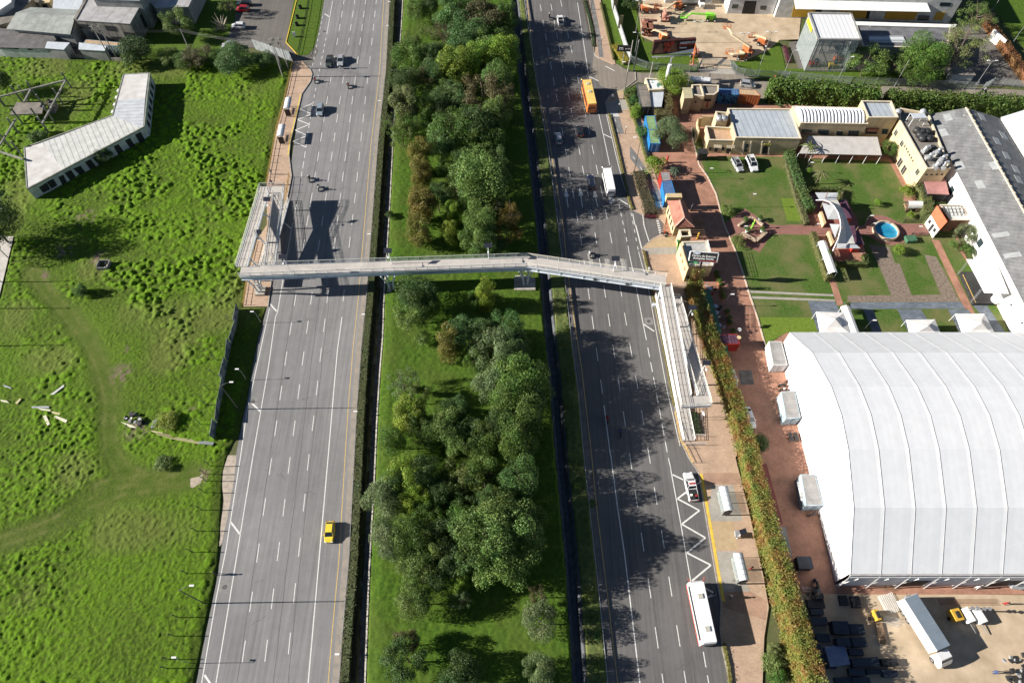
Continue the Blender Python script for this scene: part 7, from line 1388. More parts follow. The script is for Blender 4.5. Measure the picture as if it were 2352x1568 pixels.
def car(label,kind,pm,L=4.2,Wd=1.75,Hh=1.48,name='car',cat_='car',rails=False,group=None,sunroof=False):
 """local frame: front towards +x"""
 e = empty(name,(0,0,0),label,cat_,group); h = L / 2; w = Wd / 2; bl = .92 if kind != 'suv' else 1.05; mb = MB()
 loft(mb,[(-h,.35,bl - .18,w * .86,w * .76),(-h + .12,.22,bl - .04,w * .96,w * .86),(-h * .5,.2,bl,w,w * .93),(h * .35,.2,bl,w,w * .93),(h * .7,.22,bl - .1,w * .98,w * .85),(h - .15,.24,bl - .24,w * .9,w * .7),(h,.36,bl - .38,w * .74,w * .56)],h); mb.build('body',pm,e,bevel=.04)
 r0,r1 = {'sedan': (-h * .42,h * .14),'hatch': (-h * .78,h * .16),'suv': (-h * .84,h * .2),'pickup': (-h * .12,h * .24),'taxi': (-h * .62,h * .12)}[kind]; g0,g1 = {'sedan': (-h * .74,h * .46),'hatch': (-h * .95,h * .5),'suv': (-h * .96,h * .5),'pickup': (-h * .2,h * .5),'taxi': (-h * .9,h * .48)}[kind]
 loft(MB(),[(g0,bl - .06,bl - .02,w * .9,w * .88),(r0,bl - .05,Hh - .05,w * .9,w * .70),(r1,bl - .05,Hh - .05,w * .9,w * .70),(g1,bl - .06,bl - .03,w * .9,w * .86)],h).build('windows',M_vgl,e)
 rf = MB().prism([(r0 - .03,-w * .70),(r1 + .05,-w * .69),(r1 + .05,w * .69),(r0 - .03,w * .70)],Hh - .06,Hh).build('roof',pm,e,bevel=.02)
 mb = MB()
 for s in (-1,1):
  for a,b in (((g1,bl - .03),(r1,Hh - .03)),((g0,bl - .03),(r0,Hh - .03)),(((r0 + r1) / 2,bl - .03),((r0 + r1) / 2,Hh - .04))): mb.bar((a[0],s * w * .885,a[1]),(b[0],s * w * .70,b[1]),.07)
 mb.build('pillars',pm,e)
 if kind == 'pickup':
  MB().prism([(-h + .12,-w * .78),(g0 - .12,-w * .78),(g0 - .12,w * .78),(-h + .12,w * .78)],bl - .02,bl + .01).build('cargo_bed',M_blk,e)
 if rails or sunroof: MB().prism([((r0 + r1) / 2 - .1,-w * .45),(r1 - .1,-w * .45),(r1 - .1,w * .45),((r0 + r1) / 2 - .1,w * .45)],Hh,Hh + .012).build('sunroof',M_vgl,rf)
 if rails:
  for s in (-1,1): MB().bar((r0 + .1,s * w * .64,Hh + .05),(r1 - .1,s * w * .64,Hh + .05),.05).build('roof_rail',M_rim,rf)
 wheels(e,(-h * .62,h * .62),w + .01)
 for s in (-1,1):
  MB().box((h - .17,s * w * .62,bl - .32),(.3,.32,.14)).build('headlight',M_hl,e); MB().box((-h + .06,s * w * .72,bl - .2),(.14,.26,.2)).build('taillight',M_tl,e); MB().box((g1 - .25,s * (w + .08),bl + .02),(.12,.2,.14)).build('mirror',pm,e)
 MB().box((h - .02,0,.52),(.06,w * .8,.14)).build('number_plate',M_blk,e); MB().box((-h + .0,0,.62),(.06,.5,.14)).build('number_plate',M_yp,e)
 return e
def put(e,k,x,y,yaw,z=0.0,zc=.7):
 p = W(k,x,y,z + zc); e.location = (p.x,p.y,z); e.rotation_euler = (0,0,yaw); return e
SIL,BLU,WH,BK,NV,YL = paint('silver',(.48,.49,.50),.4),paint('silver_blue',(.36,.42,.48),.4),paint('white',(.74,.74,.74)),paint('black',(.02,.02,.023)),paint('navy',(.015,.02,.05)),paint('taxi_yellow',(.78,.58,.05),0)
tx = put(car('yellow taxi alone on the lower west carriageway','taxi',YL,3.6,1.6,1.45,name='taxi',cat_='taxi'),'c10',554,514,yW)
rf = [c for c in tx.children if c.name.startswith('roof')][0]; MB().box((-.25,0,1.47),(.62,.5,.02)).build('number_panel',M_wht,rf)
put(car('dark pickup leading the silver sedan at the far west bus bay','pickup',paint('graphite',(.06,.07,.06)),4.6,1.75,1.6,name='pickup_truck',cat_='pickup'),'c2',552,424,yW)
put(car('silver sedan beside the dark pickup on the west carriageway','sedan',SIL,4.4,1.72),'c2',632,417,yW); put(car('silver-blue hatchback passing the western zigzag bay','hatch',BLU,3.9,1.7),'c2',488,764,yW)
put(car('small white pickup at the far end of the east carriageway','pickup',WH,4.4,1.72,1.6,name='pickup_truck',cat_='pickup'),'c3',421,138,yE); put(car('silver hatchback nearest the east barrier, behind the orange bus','hatch',SIL,3.9,1.7),'c3',407,960,yE); put(car('black hatchback in the second lane behind the orange bus','hatch',BK,3.9,1.7),'c3',556,910,yE)
put(car('dark blue estate car beside the white minibus','suv',NV,4.4,1.78,1.55,rails=True),'c3',636,1268,yE); wp = put(car('white double-cab pickup with a loaded bed parked in the bus bay','pickup',WH,5.2,1.85,1.75,name='pickup_truck',cat_='pickup'),'c11',1332,196,yE + .02)
for i,(dx,m) in enumerate(((-1.9,M_red),(-2.15,M_blk),(-1.7,M_wht2))): MB().box((wp.location.x,wp.location.y,0) and (dx,-.4 + i * .4,1.12),(.4,.35,.25)).build('load',m,None).parent = wp
MB().box((.3,-1.3,1.0),(1.0,.06,.7),-1.0).build('open_door',WH,None).parent = wp
MB().box((.1,0,1.78),(.25,1.1,.1)).build('light_bar',M_tl,None).parent = wp
put(car('silver estate parked on the lawn, left of the white one','suv',SIL,4.3,1.75,1.5,rails=True),'c3',1656,1146,R(-78)); put(car('white off-roader with sunroof parked on the lawn','suv',WH,4.7,1.9,1.75,rails=True),'c3',1758,1140,R(-83)); put(car('white saloon half under the golden hedge on the brick yard','sedan',WH,4.4,1.75,sunroof=False),'c7',1736,1340,R(-82))
put(car('silver hatchback parked on the service road beside the thick hedge','hatch',SIL,3.9,1.7),'c3',1728,584,R(-14)); put(car('white hatchback nosing at the pampas clump','hatch',WH,3.9,1.7),'c1',1660,178,R(178)); put(car('grey hatchback parked above the large boundary bush','hatch',SIL,3.9,1.7),'c1',1595,313,R(180)); put(car('red car at the far end of the car park','hatch',paint('red',(.50,.015,.02)),3.9,1.7),'c1',1688,60,R(180)); put(car('dark car beyond the red one in the car park','hatch',BK,4,1.7),'c1',1700,22,R(180))
put(car('car tucked by the golden hedge beyond the red container','hatch',WH,3.6,1.6),'c7',1620,1065,R(-85))
def bus(label,L,Wd,Hh,pm,trim,rm,ac,group=None,name='bus',cat_='bus',mirrors=True):
 e = empty(name,(0,0,0),label,cat_); h,w = L / 2,Wd / 2
 loft(MB(),[(-h,.4,Hh - .3,w * .94,w * .82),(-h + .25,.35,Hh - .05,w,w * .9),(h - .5,.35,Hh - .05,w,w * .9),(h - .05,.4,Hh - .45,w * .95,w * .8),(h + .05,.5,Hh * .6,w * .88,w * .85)],h).build('body',pm,e,bevel=.08)
 MB().prism([(-h + .15,-w * .86),(h - .35,-w * .86),(h - .35,w * .86),(-h + .15,w * .86)],Hh - .08,Hh).build('roof',rm,e,bevel=.05)
 for s in (-1,1): MB().box((0,s * (w + .005),Hh * .64),(L * .86,.05,Hh * .24)).build('side_windows',M_vgl,e); MB().box((0,s * (w + .01),.62),(L * .96,.05,.35)).build('stripe',trim,e)
 mb = MB(); mb.add([(h + .08,-w * .82,Hh * .5),(h + .08,w * .82,Hh * .5),(h - .25,w * .78,Hh - .22),(h - .25,-w * .78,Hh - .22)],[(0,1,2,3)]); mb.build('windscreen',M_vgl,e); mb = MB(); mb.add([(-h - .04,-w * .8,Hh * .55),(-h - .04,w * .8,Hh * .55),(-h + .1,w * .76,Hh - .25),(-h + .1,-w * .76,Hh - .25)],[(3,2,1,0)]); mb.build('rear_window',M_vgl,e)
 for x in ac: MB().box((x,0,Hh + .06),(.75,.8,.16)).build('roof_hatch',mat('hatch_beige',(.46,.44,.38),(.36,.35,.3),2),e,bevel=.03)
 wheels(e,(-h * .58,h * .62),w,.45,.3)
 if mirrors:
  for s in (-1,1): MB().tube([(h - .2,s * w * .9,Hh - .3),(h + .35,s * (w + .12),Hh - .2),(h + .4,s * (w + .15),Hh - .7)],.05,6).build('mirror_arm',trim,e); MB().box((-h - .02,s * w * .8,.9),(.08,.25,.3)).build('taillight',M_tl,e); MB().box((h + .04,s * w * .7,.75),(.1,.35,.2)).build('headlight',M_hl,e)
 return e
REDP = paint('bus_red',(.55,.06,.02)); ORP = paint('bus_orange',(.70,.20,.05))
put(bus('white bus with red front and mirrors standing in the bus bay',9.3,2.4,3.1,WH,REDP,mat('bus_roof_white',(.78,.78,.78),(.72,.72,.72),.5,rough=.4),(2.2,-2.6)),'c11',1410,1072,yE + .01,zc=2.2)
ob = put(bus('yellow-roofed orange bus on the far east carriageway',9.6,2.4,3.1,ORP,paint('bus_amber',(.72,.42,.08)),mat('bus_roof_yellow',(.72,.52,.16),(.66,.46,.13),.6,rough=.4),(2.8,-.2)),'c3',622,662,yE + .02,zc=2.0)
put(bus('long white minibus beside the dark blue estate car',7.2,2.0,2.5,WH,WH,mat('van_roof',(.76,.76,.76),(.7,.7,.7),.5,rough=.4),(),name='minibus',cat_='minibus'),'c3',760,1262,yE,zc=1.6)
put(bus('white panel van parked on the service road above the guard houses',5.6,1.9,2.3,WH,WH,WH,(),name='van',cat_='van',mirrors=False),'c3',1395,568,R(-6),zc=1.5)
# box truck
tk = empty('truck',(0,0,0),'white lorry with a long panelled grey-topped box in the sandy yard','truck'); MB().box((-2.0,0,2.1),(8.0,2.4,2.5)).build('cargo_box',WH,tk); ct_ = MB().box((-2.0,0,3.38),(7.9,2.3,.06)).build('box_top',stripes('truck_top',(.16,.20,.24),(.42,.44,.46),0,60,.02,.1),tk); MB().box((-2,0,.75),(8,.9,.25)).build('chassis',M_blk,tk)
for i in range(1,7): MB().box((-6 + i * 1.14,0,3.42),(.05,2.3,.02)).build('rib',M_zinc,ct_)
loft(MB(),[(2.3,.6,2.5,1.1,1.0),(3.4,.55,2.5,1.12,1.0),(4.0,.5,1.9,1.1,1.0),(4.3,.5,1.3,1.05,.95)],1).build('cab',WH,tk,bevel=.05); MB().add([(3.5,-.95,2.45),(3.5,.95,2.45),(4.06,1.0,1.8),(4.06,-1.0,1.8)],[(0,1,2,3)]).build('windscreen',M_vgl,tk)
wheels(tk,(-4.2,-3.0,3.0),1.15,.48,.35); p = W('c12',1430,1200,2.5); q0,q1 = W('c12',1300,1030,3.4),W('c12',1490,1330,3.4); put(tk,'c12',1440,1240,math.atan2(q1.y - q0.y,q1.x - q0.x),zc=2.0)
# motorcycles with riders, people (one skinned surface each)
SKIN = mat('skin',(.35,.20,.13),(.30,.17,.11),3)
def human(name_,parent,J,m,h=1.7):
 """body grown over a joint skeleton; J: joints {key: (x, y, z, r)} and bones"""
 V,E_,Rr = J; me = bpy.data.meshes.new(name_); me.from_pydata(V,E_,[]); me.materials.append(m); o = bpy.data.objects.new(name_,me); COL.objects.link(o); o.parent = parent
 md = o.modifiers.new('skin','SKIN'); me.skin_vertices
 for i,r in enumerate(Rr): me.skin_vertices[0].data[i].radius = (r,r)
 me.skin_vertices[0].data[0].use_root = True; s = o.modifiers.new('sub','SUBSURF'); s.levels = s.render_levels = 1; return o
def pose(kind):
 if kind == 'stand': V = [(0,0,.95),(0,0,1.2),(0,0,1.42),(0,.01,1.52),(.02,0,1.62),(0,.19,1.38),(.05,.25,1.1),(.12,.25,.86),(0,-.19,1.38),(-.05,-.25,1.1),(-.08,-.25,.86),(.0,.1,.9),(.08,.11,.5),(.06,.12,.06),(.0,-.1,.9),(-.06,-.11,.5),(-.14,-.12,.07),(.2,.12,.04),(0,-.12,.04)]
 else: V = [(-.15,0,.85),(-.05,0,1.1),(.08,0,1.32),(.12,0,1.42),(.16,0,1.52),(.08,.19,1.3),(.25,.28,1.08),(.5,.26,1.02),(.08,-.19,1.3),(.25,-.28,1.08),(.5,-.26,1.02),(-.1,.12,.82),(.3,.2,.78),(.05,.2,.38),(-.1,-.12,.82),(.3,-.2,.78),(.05,-.2,.38),(.2,.2,.33),(.2,-.2,.33)]
 return V,[(0,1),(1,2),(2,3),(3,4),(2,5),(5,6),(6,7),(2,8),(8,9),(9,10),(0,11),(11,12),(12,13),(13,17),(0,14),(14,15),(15,16),(16,18)],[.14,.13,.13,.06,.1,.07,.05,.035,.07,.05,.035,.1,.07,.045,.1,.07,.045,.04,.04]
M_cl = {n: mat('cloth_' + n,c,tuple(v * .7 for v in c),4,rough=.9) for n,c in (('black',(.025,.025,.03)),('white',(.6,.6,.6)),('red',(.35,.03,.03)),('blue',(.05,.08,.2)),('grey',(.2,.2,.22)))}
def person(k,x,y,yaw,col,label,z=0.0):
 p = W(k,x,y,z); e = empty('person',(0,0,0),label,'person'); human('body',e,pose('stand'),M_cl[col]); MB().ball((.02,0,1.66),.115,10,1.2).build('head',SKIN,e,True); MB().ball((-.01,0,1.70),.122,10,1.0).build('hair',M_blk,e,True); e.location = p; e.rotation_euler = (0,0,yaw); return e
def bike(k,x,y,yaw,pm,label,rider='black',z=0.0):
 e = empty('motorcycle',(0,0,0),label,'motorcycle'); mb = MB(); mb.bar((-.5,0,.6),(.45,0,.62),.24,.3); mb.build('frame',M_blk,e); MB().lathe((.12,0,.7),[(.1,0),(.2,.1),(.14,.24)],8,1.5).build('tank',pm,e); MB().box((-.35,0,.82),(.7,.26,.1)).build('seat',M_blk,e); MB().tube([(.62,0,.3),(.45,0,1.0)],.05,6).build('fork',M_zinc,e); MB().tube([(.4,-.35,1.02),(.45,0,.98),(.4,.35,1.02)],.03,5).build('handlebar',M_blk,e)
 for x_ in (-.6,.65): MB().lathe((x_,0,.3),[(.3,0)],3) and MB().tube([(x_,-.05,.3),(x_,.05,.3)],.3,14).build('wheel',M_tyre,e)
 p = W(k,x,y,z + .5); e.location = (p.x,p.y,z); e.rotation_euler = (0,0,yaw)
 if rider:
  r_ = empty('person',(0,0,0),'rider on the ' + label,'person'); human('body',r_,pose('ride'),M_cl[rider]); MB().ball((.18,0,1.58),.155,10).build('helmet',M_blk if rider != 'black' else M_wht2,r_,True); r_.location = (p.x,p.y,z); r_.rotation_euler = (0,0,yaw)
 return e
for a in (('c2',452,560,yW,REDP,'dark motorcycle nearest the far west bus stop'),('c2',684,596,yW,REDP,'red motorcycle in the middle lanes of the far west carriageway'),('c2',414,1245,yW,BK,'motorcycle just north of the ramp shadow, nearer the kerb'),('c2',478,1308,yW,WH,'motorcycle just north of the ramp shadow, farther from the kerb','grey'),('c3',344,122,yE,BK,'motorcycle beside the small white pickup at the far end'),('c7',627,205,yE,BK,'motorcycle just beyond the footbridge on the east carriageway','white'),('c7',748,1352,yE,BK,'motorcycle on the solid line below the east ramp','red'),('c7',838,1446,yE,WH,'motorcycle in the second lane below the east ramp','blue')): bike(*a)
bike('z5',660,570,R(170),REDP,'motorcycle parked on the driveway before the gatehouse',None); bike('c8',405,1115,R(10),BK,'motorcycle parked against the marquee behind the middle container',None); bike('c8',412,1145,R(12),WH,'second motorcycle parked against the marquee',None); bike('c12',620,393,R(15),BK,'motorcycle parked below the hatch container',None); bike('c12',648,880,R(95),BK,'motorcycle parked by the near corner of the marquee',None); bike('c4',1812,634,R(10),BK,'motorcycle on the service road before the second hedge','grey')
for a in (('c9',1512,812,-2.0,'black','pedestrian in black walking on the verge of the west road'),('c11',1600,972,1.0,'black','pedestrian with a bag walking past the white bus',.13),('c11',1483,948,0.0,'black','passenger in black stepping off the white bus'),('c11',1742,775,2.0,'red','person in red behind the southern bus shelter',.13),('c3',783,692,1.3,'grey','pedestrian waiting on the corner by the orange bus',.13),('c1',1893,1216,1.4,'grey','pedestrian on the west pavement by the low railing',.13),('c1',1900,1290,1.4,'black','pedestrian beside the north landing of the west ramp',.13),('c7',1035,325,1.4,'white','pedestrian by the low hedge north of the bridge end',.13),('c12',1750,908,1.5,'white','worker in white on the brick strip before the marquee'),('c12',1945,1018,1.5,'red','worker in red beside the lighting towers'),('c12',1868,1495,.3,'blue','worker walking near the metal pile at the lower right'),('z5',805,712,1.0,'blue','person beside the green banner at the bar wall',.13),('c12',612,862,.5,'blue','person in blue by the motorcycle at the marquee corner'),('c3',1455,555,0.,'black','person standing at the nose of the white panel van'),('c4',345,562,.5,'red','person on the service road above the thick hedge')): person(*a)
# ================================================================ PLANT, PROPS, STREET FURNITURE
M_or = mat('lift_orange',(.62,.20,.07),(.48,.14,.05),1.2,rough=.5); M_cb = mat('boom_cream',(.66,.54,.36),(.56,.44,.28),1,rough=.5); M_lg = mat('lift_green',(.22,.62,.05),(.18,.5,.04),1.2,rough=.5); M_pink = mat('lift_faded',(.55,.27,.20),(.42,.2,.15),1,rough=.6)
def boomlift(k,bx,by,yaw,pts,body,boom,label):
 """self-propelled boom lift; pts: (crop x, crop y, z) of knuckles out to the basket"""
 p = W(k,bx,by); e = empty('boom_lift',p,label,'boom lift'); M = Matrix.Rotation(yaw,3,'Z'); t = lambda x,y,z: p + M @ Vector((x,y,z))
 MB().box(t(0,0,.7),(2.8,1.5,.45),yaw).build('chassis',body,e); MB().box(t(-.5,.35,1.45),(2.2,.8,.9),yaw).build('turret',body,e,bevel=.12); MB().box(t(-.5,-.55,1.4),(2.0,.6,.8),yaw).build('engine_cover',body,e,bevel=.1)
 for x in (-1.0,1.0):
  for s in (-1,1): w_ = MB().tube([t(x,s * .75,.48),t(x,s * 1.1,.48)],.48,12).build('wheel',M_tyre,e); MB().tube([t(x,s * 1.08,.48),t(x,s * 1.13,.48)],.22,8).build('rim',M_wht,w_)
 P = [t(-1.2,0,2.1)] + [W(k,*q) for q in pts]; mb = MB()
 for i,(a,b) in enumerate(zip(P,P[1:])): mb.bar(a,b,.42 - .06 * i)
 mb.build('boom',boom,e); b = P[-1]; mb = MB()
 for z in (0,1.05):
  for x0,y0,x1,y1 in ((-.9,-.4,.9,-.4),(.9,-.4,.9,.4),(.9,.4,-.9,.4),(-.9,.4,-.9,-.4)): mb.bar(b + Vector((x0,y0,z)),b + Vector((x1,y1,z)),.07)
 for x in (-.9,0,.9):
  for y in (-.4,.4): mb.bar(b + Vector((x,y,0)),b + Vector((x,y,1.05)),.07)
 mb.prism([b + Vector((x,y,0)) for x,y in ((-.9,-.4),(.9,-.4),(.9,.4),(-.9,.4))],b.z - .05,b.z + .03); mb.build('basket',body,e); return e
for a in ((420,150,0,[(520,95,2.2),(545,120,1.0)],M_or,M_cb,'orange lift with folded cream boom at the top left of the rental yard'),(830,110,.1,[(680,110,2.0),(560,100,1.5)],M_or,M_cb,'long low orange lift behind the lime green one'),(650,245,1.5,[(655,110,2.2),(660,250,1.2)],M_pink,M_pink,'faded red lift facing down the rental yard'),(1230,255,-.1,[(1290,190,2.4),(990,170,2.4),(930,215,1.6),(895,225,.8)],M_lg,M_lg,'lime green lift with its boom stretched across the yard'),
          (440,340,0,[(560,260,2.2),(400,270,2.2)],M_pink,mat('boom_brown',(.22,.10,.08),(.15,.07,.05),1),'brown and red lift with big tyres at the left of the yard'),(650,500,.3,[(690,440,2.5),(530,375,2.5),(475,395,1.2)],M_or,M_cb,'orange lift just behind the billboard reaching toward the brown one'),(1690,665,-.7,[(1720,590,2.6),(1500,440,4.5),(1470,370,4.5),(1435,350,4.0)],M_or,M_cb,'orange lift with long raised cream boom in the middle of the yard'),(1620,735,-.2,[(1660,675,2.2),(1520,680,1.8),(1460,670,1.0)],M_or,M_cb,'short orange lift in front of the long raised one'),
          (1880,560,-.4,[(1930,490,2.2),(1790,440,2.0),(1745,465,.9)],M_or,M_cb,'orange lift at the right side of the rental yard'),(1025,690,1.5,[(1035,560,4.0),(1020,700,3.0),(1010,815,1.0)],M_pink,M_or,'faded lift behind the billboard with its basket at the fence')): boomlift('z7',*a)
for x,y,l in ((395,420,'stack of dark scissor-lift frames behind the billboard lawn'),(450,430,'grey generator frame beside the dark scissor frames')):
 p = W('z7',x,y); e = empty('scissor_lift',p,l,'machine')
 MB().box(p + Vector((0,0,.5)),(1.6,2.6,.5)).build('base',M_rust,e); mb = MB()
 for i in range(4):
  for s in (-1,1): mb.bar(p + Vector((s * .6,-1.1,.8 + i * .35)),p + Vector((s * .6,1.1,1.1 + i * .35)),.1); mb.bar(p + Vector((s * .6,1.1,.8 + i * .35)),p + Vector((s * .6,-1.1,1.1 + i * .35)),.1)
 mb.build('scissors',M_blk,e); MB().box(p + Vector((0,0,2.4)),(1.7,2.7,.15)).build('platform',M_rust,e)
p = W('z7',1110,90); e = empty('tractor_unit',p,'small white machine parked below the lettered hall','machine'); MB().box(p + Vector((0,0,1)),(1.4,2.4,1.0)).build('body',M_wht,e,bevel=.1); MB().box(p + Vector((0,.3,1.9)),(1.3,1.0,.9)).build('cab',M_vgl,e); MB().box(p + Vector((-3,.5,.6)),(4,.8,.3)).build('trailer',M_blk,e)
# billboard
bb = empty('billboard',W('z7',648,1135),'big event billboard on a white column beside the rental yard','billboard'); b0 = W('z7',648,1135); zt = 11.0; A_,B_ = W('z7',493,690,8.2),W('z7',1010,655,8.2); ax = (B_ - A_).normalized(); up = Vector((0,0,1)); Lb = (B_ - A_).length; nr = ax.cross(up); tpp = (A_ + B_) / 2
C0,C1 = A_,B_; t0 = Wplane('z7',515,520,A_,B_).z; t1 = Wplane('z7',1025,495,A_,B_).z; Hb = (t0 + t1) / 2 - 8.2
MB().tube([b0,(b0.x,b0.y,7.6)],.55,14,.45).build('column',M_wht,bb); MB().bar((b0.x,b0.y,7.4),tpp + Vector((0,0,-.6)),.4).build('beam',M_zinc,bb)
mb = MB(); mb.prism([A_ + nr * .1,B_ + nr * .1,B_ - nr * .7,A_ - nr * .7],8.2,8.2 + Hb); bd = mb.build('board',mat('poster_maroon',(.055,.012,.010),(.018,.006,.006),.35,det=2),bb)
def pp(u,v,o=.13): return A_ + ax * (Lb * u) + up * (Hb * v) + nr * o
def poly_on(name_,uv,m,o=.14,par=None): return MB().face([pp(u,v,o) for u,v in uv]).build(name_,m,par or bd)
M_br = mat('poster_brown',(.22,.10,.06),(.12,.05,.03),1.2); M_wp2 = mat('poster_white',(.8,.8,.82),(.75,.75,.78),1); M_rp = mat('poster_red',(.55,.06,.03),(.45,.04,.02),2)
for cx in (.17,.50): poly_on('figure',[(cx - .13,.12),(cx + .10,.12),(cx + .08,.42),(cx + .05,.50),(cx + .05,.78),(cx,.86),(cx - .05,.80),(cx - .06,.55),(cx - .12,.40)],M_br); poly_on('dark_glasses',[(cx - .05,.66),(cx + .05,.68),(cx + .05,.73),(cx - .05,.71)],M_blk,.155)
poly_on('white_corner',[(.35,.0),(1,.0),(1,.30)],M_wp2,.16)
for s_,u,v,sz,m,xs in (('NUE',.36,.78,1.25,M_rp,1.0),('STRA',.36,.60,.7,M_rp,1.0),('PA',.35,.36,1.35,M_rp,1.0),('AGOSTO 26',.80,.78,.72,M_wp2,.95),('AUTOPISTA NORTE',.80,.63,.42,M_rp,1.0),('Tuboleta',.72,.42,.5,M_wp2,1.0)): text(s_,sz,m,'lettering',bd,frame_mtx(pp(u,v,.17),ax,up),.02,bold=.02,xs=xs)
mb = MB(); mb.bar(A_ + nr * .5 - up * .3,B_ + nr * .5 - up * .3,.5,.12)
for i in range(5): q = A_.lerp(B_,.1 + i * .2); mb.bar(q - up * .3,q + nr * .6 - up * 1.0 if i % 2 else q + nr * 1.4 - up * .3,.1)
mb.build('catwalk',M_zinc,bb)
# small black signboard
p = W('z7',120,820); q = W('z7',92,605,4.6); e = empty('signboard',p,'small black signboard with a white emblem at the fence corner','sign'); MB().tube([p,(p.x,p.y,4.2)],.09,7).build('post',M_zinc,e); bq = MB().box((p.x,p.y,5.0),(3.8,.2,1.7),-.05).build('board',M_blk,e); text('m',1.5,M_wht,'emblem',bq,frame_mtx((p.x - .9,p.y - .13,5.1),(1,-.05,0),(0,0,1)),.02,bold=.03); text('grupo',.6,M_wht,'lettering',bq,frame_mtx((p.x + .9,p.y - .2,5.0),(1,-.05,0),(0,0,1)),.02)
# flags on the rental lawn
for k,x,y,x2,y2,l in (('z7',68,350,98,220,'tan banner flag standing by the pale fence, nearer one'),('z7',8,110,30,-30,'tan banner flag standing by the pale fence, farther one')):
 a,b = W(k,x,y,1.2),W(k,x2,y2,4.8); e = empty('banner_flag',(a.x,a.y,0),l,'flag','tan flags along the pale fence'); fl = MB(); fl.prism([(a.x,a.y),(a.x + 1.1,a.y + .0),(a.x + 1.1,a.y + .08),(a.x,a.y + .08)],1.0,4.8); f_ = fl.build('cloth',mat('flag_tan',(.40,.33,.16),(.34,.28,.13),1),e); MB().tube([(a.x,a.y,0),(a.x,a.y,5)],.05,6).build('pole',M_blk,e)
# poles and street lamps
M_pole = mat('pole_concrete',(.40,.38,.35),(.30,.28,.26),2,rough=.9); M_pd = mat('pole_dark',(.10,.10,.10),(.06,.06,.06),2,rough=.6)
def lamp(k,x,y,x2,y2,h,label,m=None,arm=(1.6,.6),r=.1,heads=1,name='street_lamp',cat_='street lamp'):
 p = W(k,x,y); e = empty(name,p,label,cat_); t = p + Vector((0,0,h)); MB().tube([p,t],r,8,r * .6).build('pole',m or M_zinc,e)
 if heads:
  for s in ((1,) if heads == 1 else (1,-1)): q = t + Vector((arm[0] * s,arm[1] * s,.25)); MB().tube([t,t.lerp(q,.6) + Vector((0,0,.15)),q],.045,6).build('arm',m or M_zinc,e); MB().box(q + Vector((.2 * s,0,0)),(.7,.26,.12)).build('lamp_head',M_wht,e)
 return e
for x,y,n_ in ((60,232,'nearest the tree'),(12,402,'second from the tree'),(-12,588,'third, just outside the edge'),(-60,848,'farthest south, outside the edge')): lamp('c5',x,y,0,0,5.8,'court floodlight pole on the left, ' + n_,None,(.5,0),.13)
lamp('c5',1665,1283,1548,1112,9.3,'street lamp over the hoarding with its arm to the road',M_pd); lamp('c9',1425,1012,1238,918,9.8,'street lamp on the near verge casting a long shadow over the west road',M_pd)
lamp('c5',1720,1078,0,0,3.4,'low lamp on the verge north of the tall hoarding lamp',None,(-.9,.3),.05); lamp('c5',1820,680,0,0,3.4,'low lamp on the verge just south of the bridge',None,(-.9,.2),.05); lamp('c9',1325,1430,0,0,4.2,'low lamp at the bottom edge of the west verge',None,(-.9,.3),.05)
for k,x,y,h,l in (('c3',860,690,10,'dark street lamp on the street corner by the clipped bushes'),('c3',932,1210,10,'dark street lamp at the top of the dusky planted bed'),('c3',635,70,10,'dark street lamp on the northern median of the cycle path')): lamp(k,x,y,0,0,h,l,M_pd,(-1.4,.6),.1)
for k,x,y,h,l in (('c3',918,65,9,'slim grey pole at the top of the rental lawn'),('c3',1780,547,13,'tall grey mast lamp before the thick hedge'),('c3',945,230,9,'white mast at the left of the rental yard'),('c3',1645,430,8,'twin-headed lamp by the orange lifts'),('c3',1345,300,6,'twin-headed lamp behind the billboard'),('c3',935,400,7,'twin-headed lamp on the rental lawn'),('c4',425,500,6,'thin lamp west of the glass showroom'),('c4',800,545,6,'thin lamp before the glass showroom'),('c4',1185,605,8,'leaning grey pole in the hedge gap by the garden trees'),('c4',1755,595,7,'twin-headed lamp by the depot gate'),('c4',2005,310,6,'lamp beside the rust-coloured hedge'),('c4',1857,95,6,'lamp on the grass at the top right')): lamp(k,x,y,0,0,h,l,None,(.8,0),.07,2 if 'twin' in l or 'mast' in l else (0 if 'pole' in l else 1))
for k,x,y,h,l in (('z7',192,895,9,'bare utility pole at the corner of the paling fence'),('z7',265,890,9,'second utility pole east of the corner one'),('z7',465,990,5,'short white post on the service road verge'),('c1',820,418,10,'concrete utility pole in front of the tan container, east of a pair'),('c1',775,418,10,'concrete utility pole in front of the tan container, west of a pair'),('c1',1325,358,6.5,'single wooden pole in the boundary row'),('c1',1972,538,11,'tallest pole of the cluster beside the west pavement'),('c1',1962,480,9,'middle pole of the cluster beside the west pavement'),('c1',2010,480,9,'rearmost pole of the cluster beside the west pavement')):
 e = lamp(k,x,y,0,0,h,l,M_pole,r=.16,heads=0,name='utility_pole',cat_='utility pole')
 if 'cluster' in l or 'concrete' in l: p = e.location; MB().bar((p.x - .9,p.y,h - .4),(p.x + .9,p.y,h - .4),.12).build('crossarm',M_pole,e); MB().lathe((p.x - .4,p.y - .3,h - 1.6),[(.2,0),(.22,.5)],8).build('transformer',M_pd,e)
for i,(k,x,y,h) in enumerate((('c2',985,60,1),('c2',972,225,1),('c2',918,748,1),('c6',850,105,1),('c6',812,660,1),('c6',760,1330,1),('c10',640,1378,1))): lamp(k,x,y,0,0,1.7,'short galvanised lamp standing on the crash barrier of the west carriageway',None,(-.5,0),.05,name='barrier_lamp',cat_='lamp')['group'] = 'lamps on the west barrier'
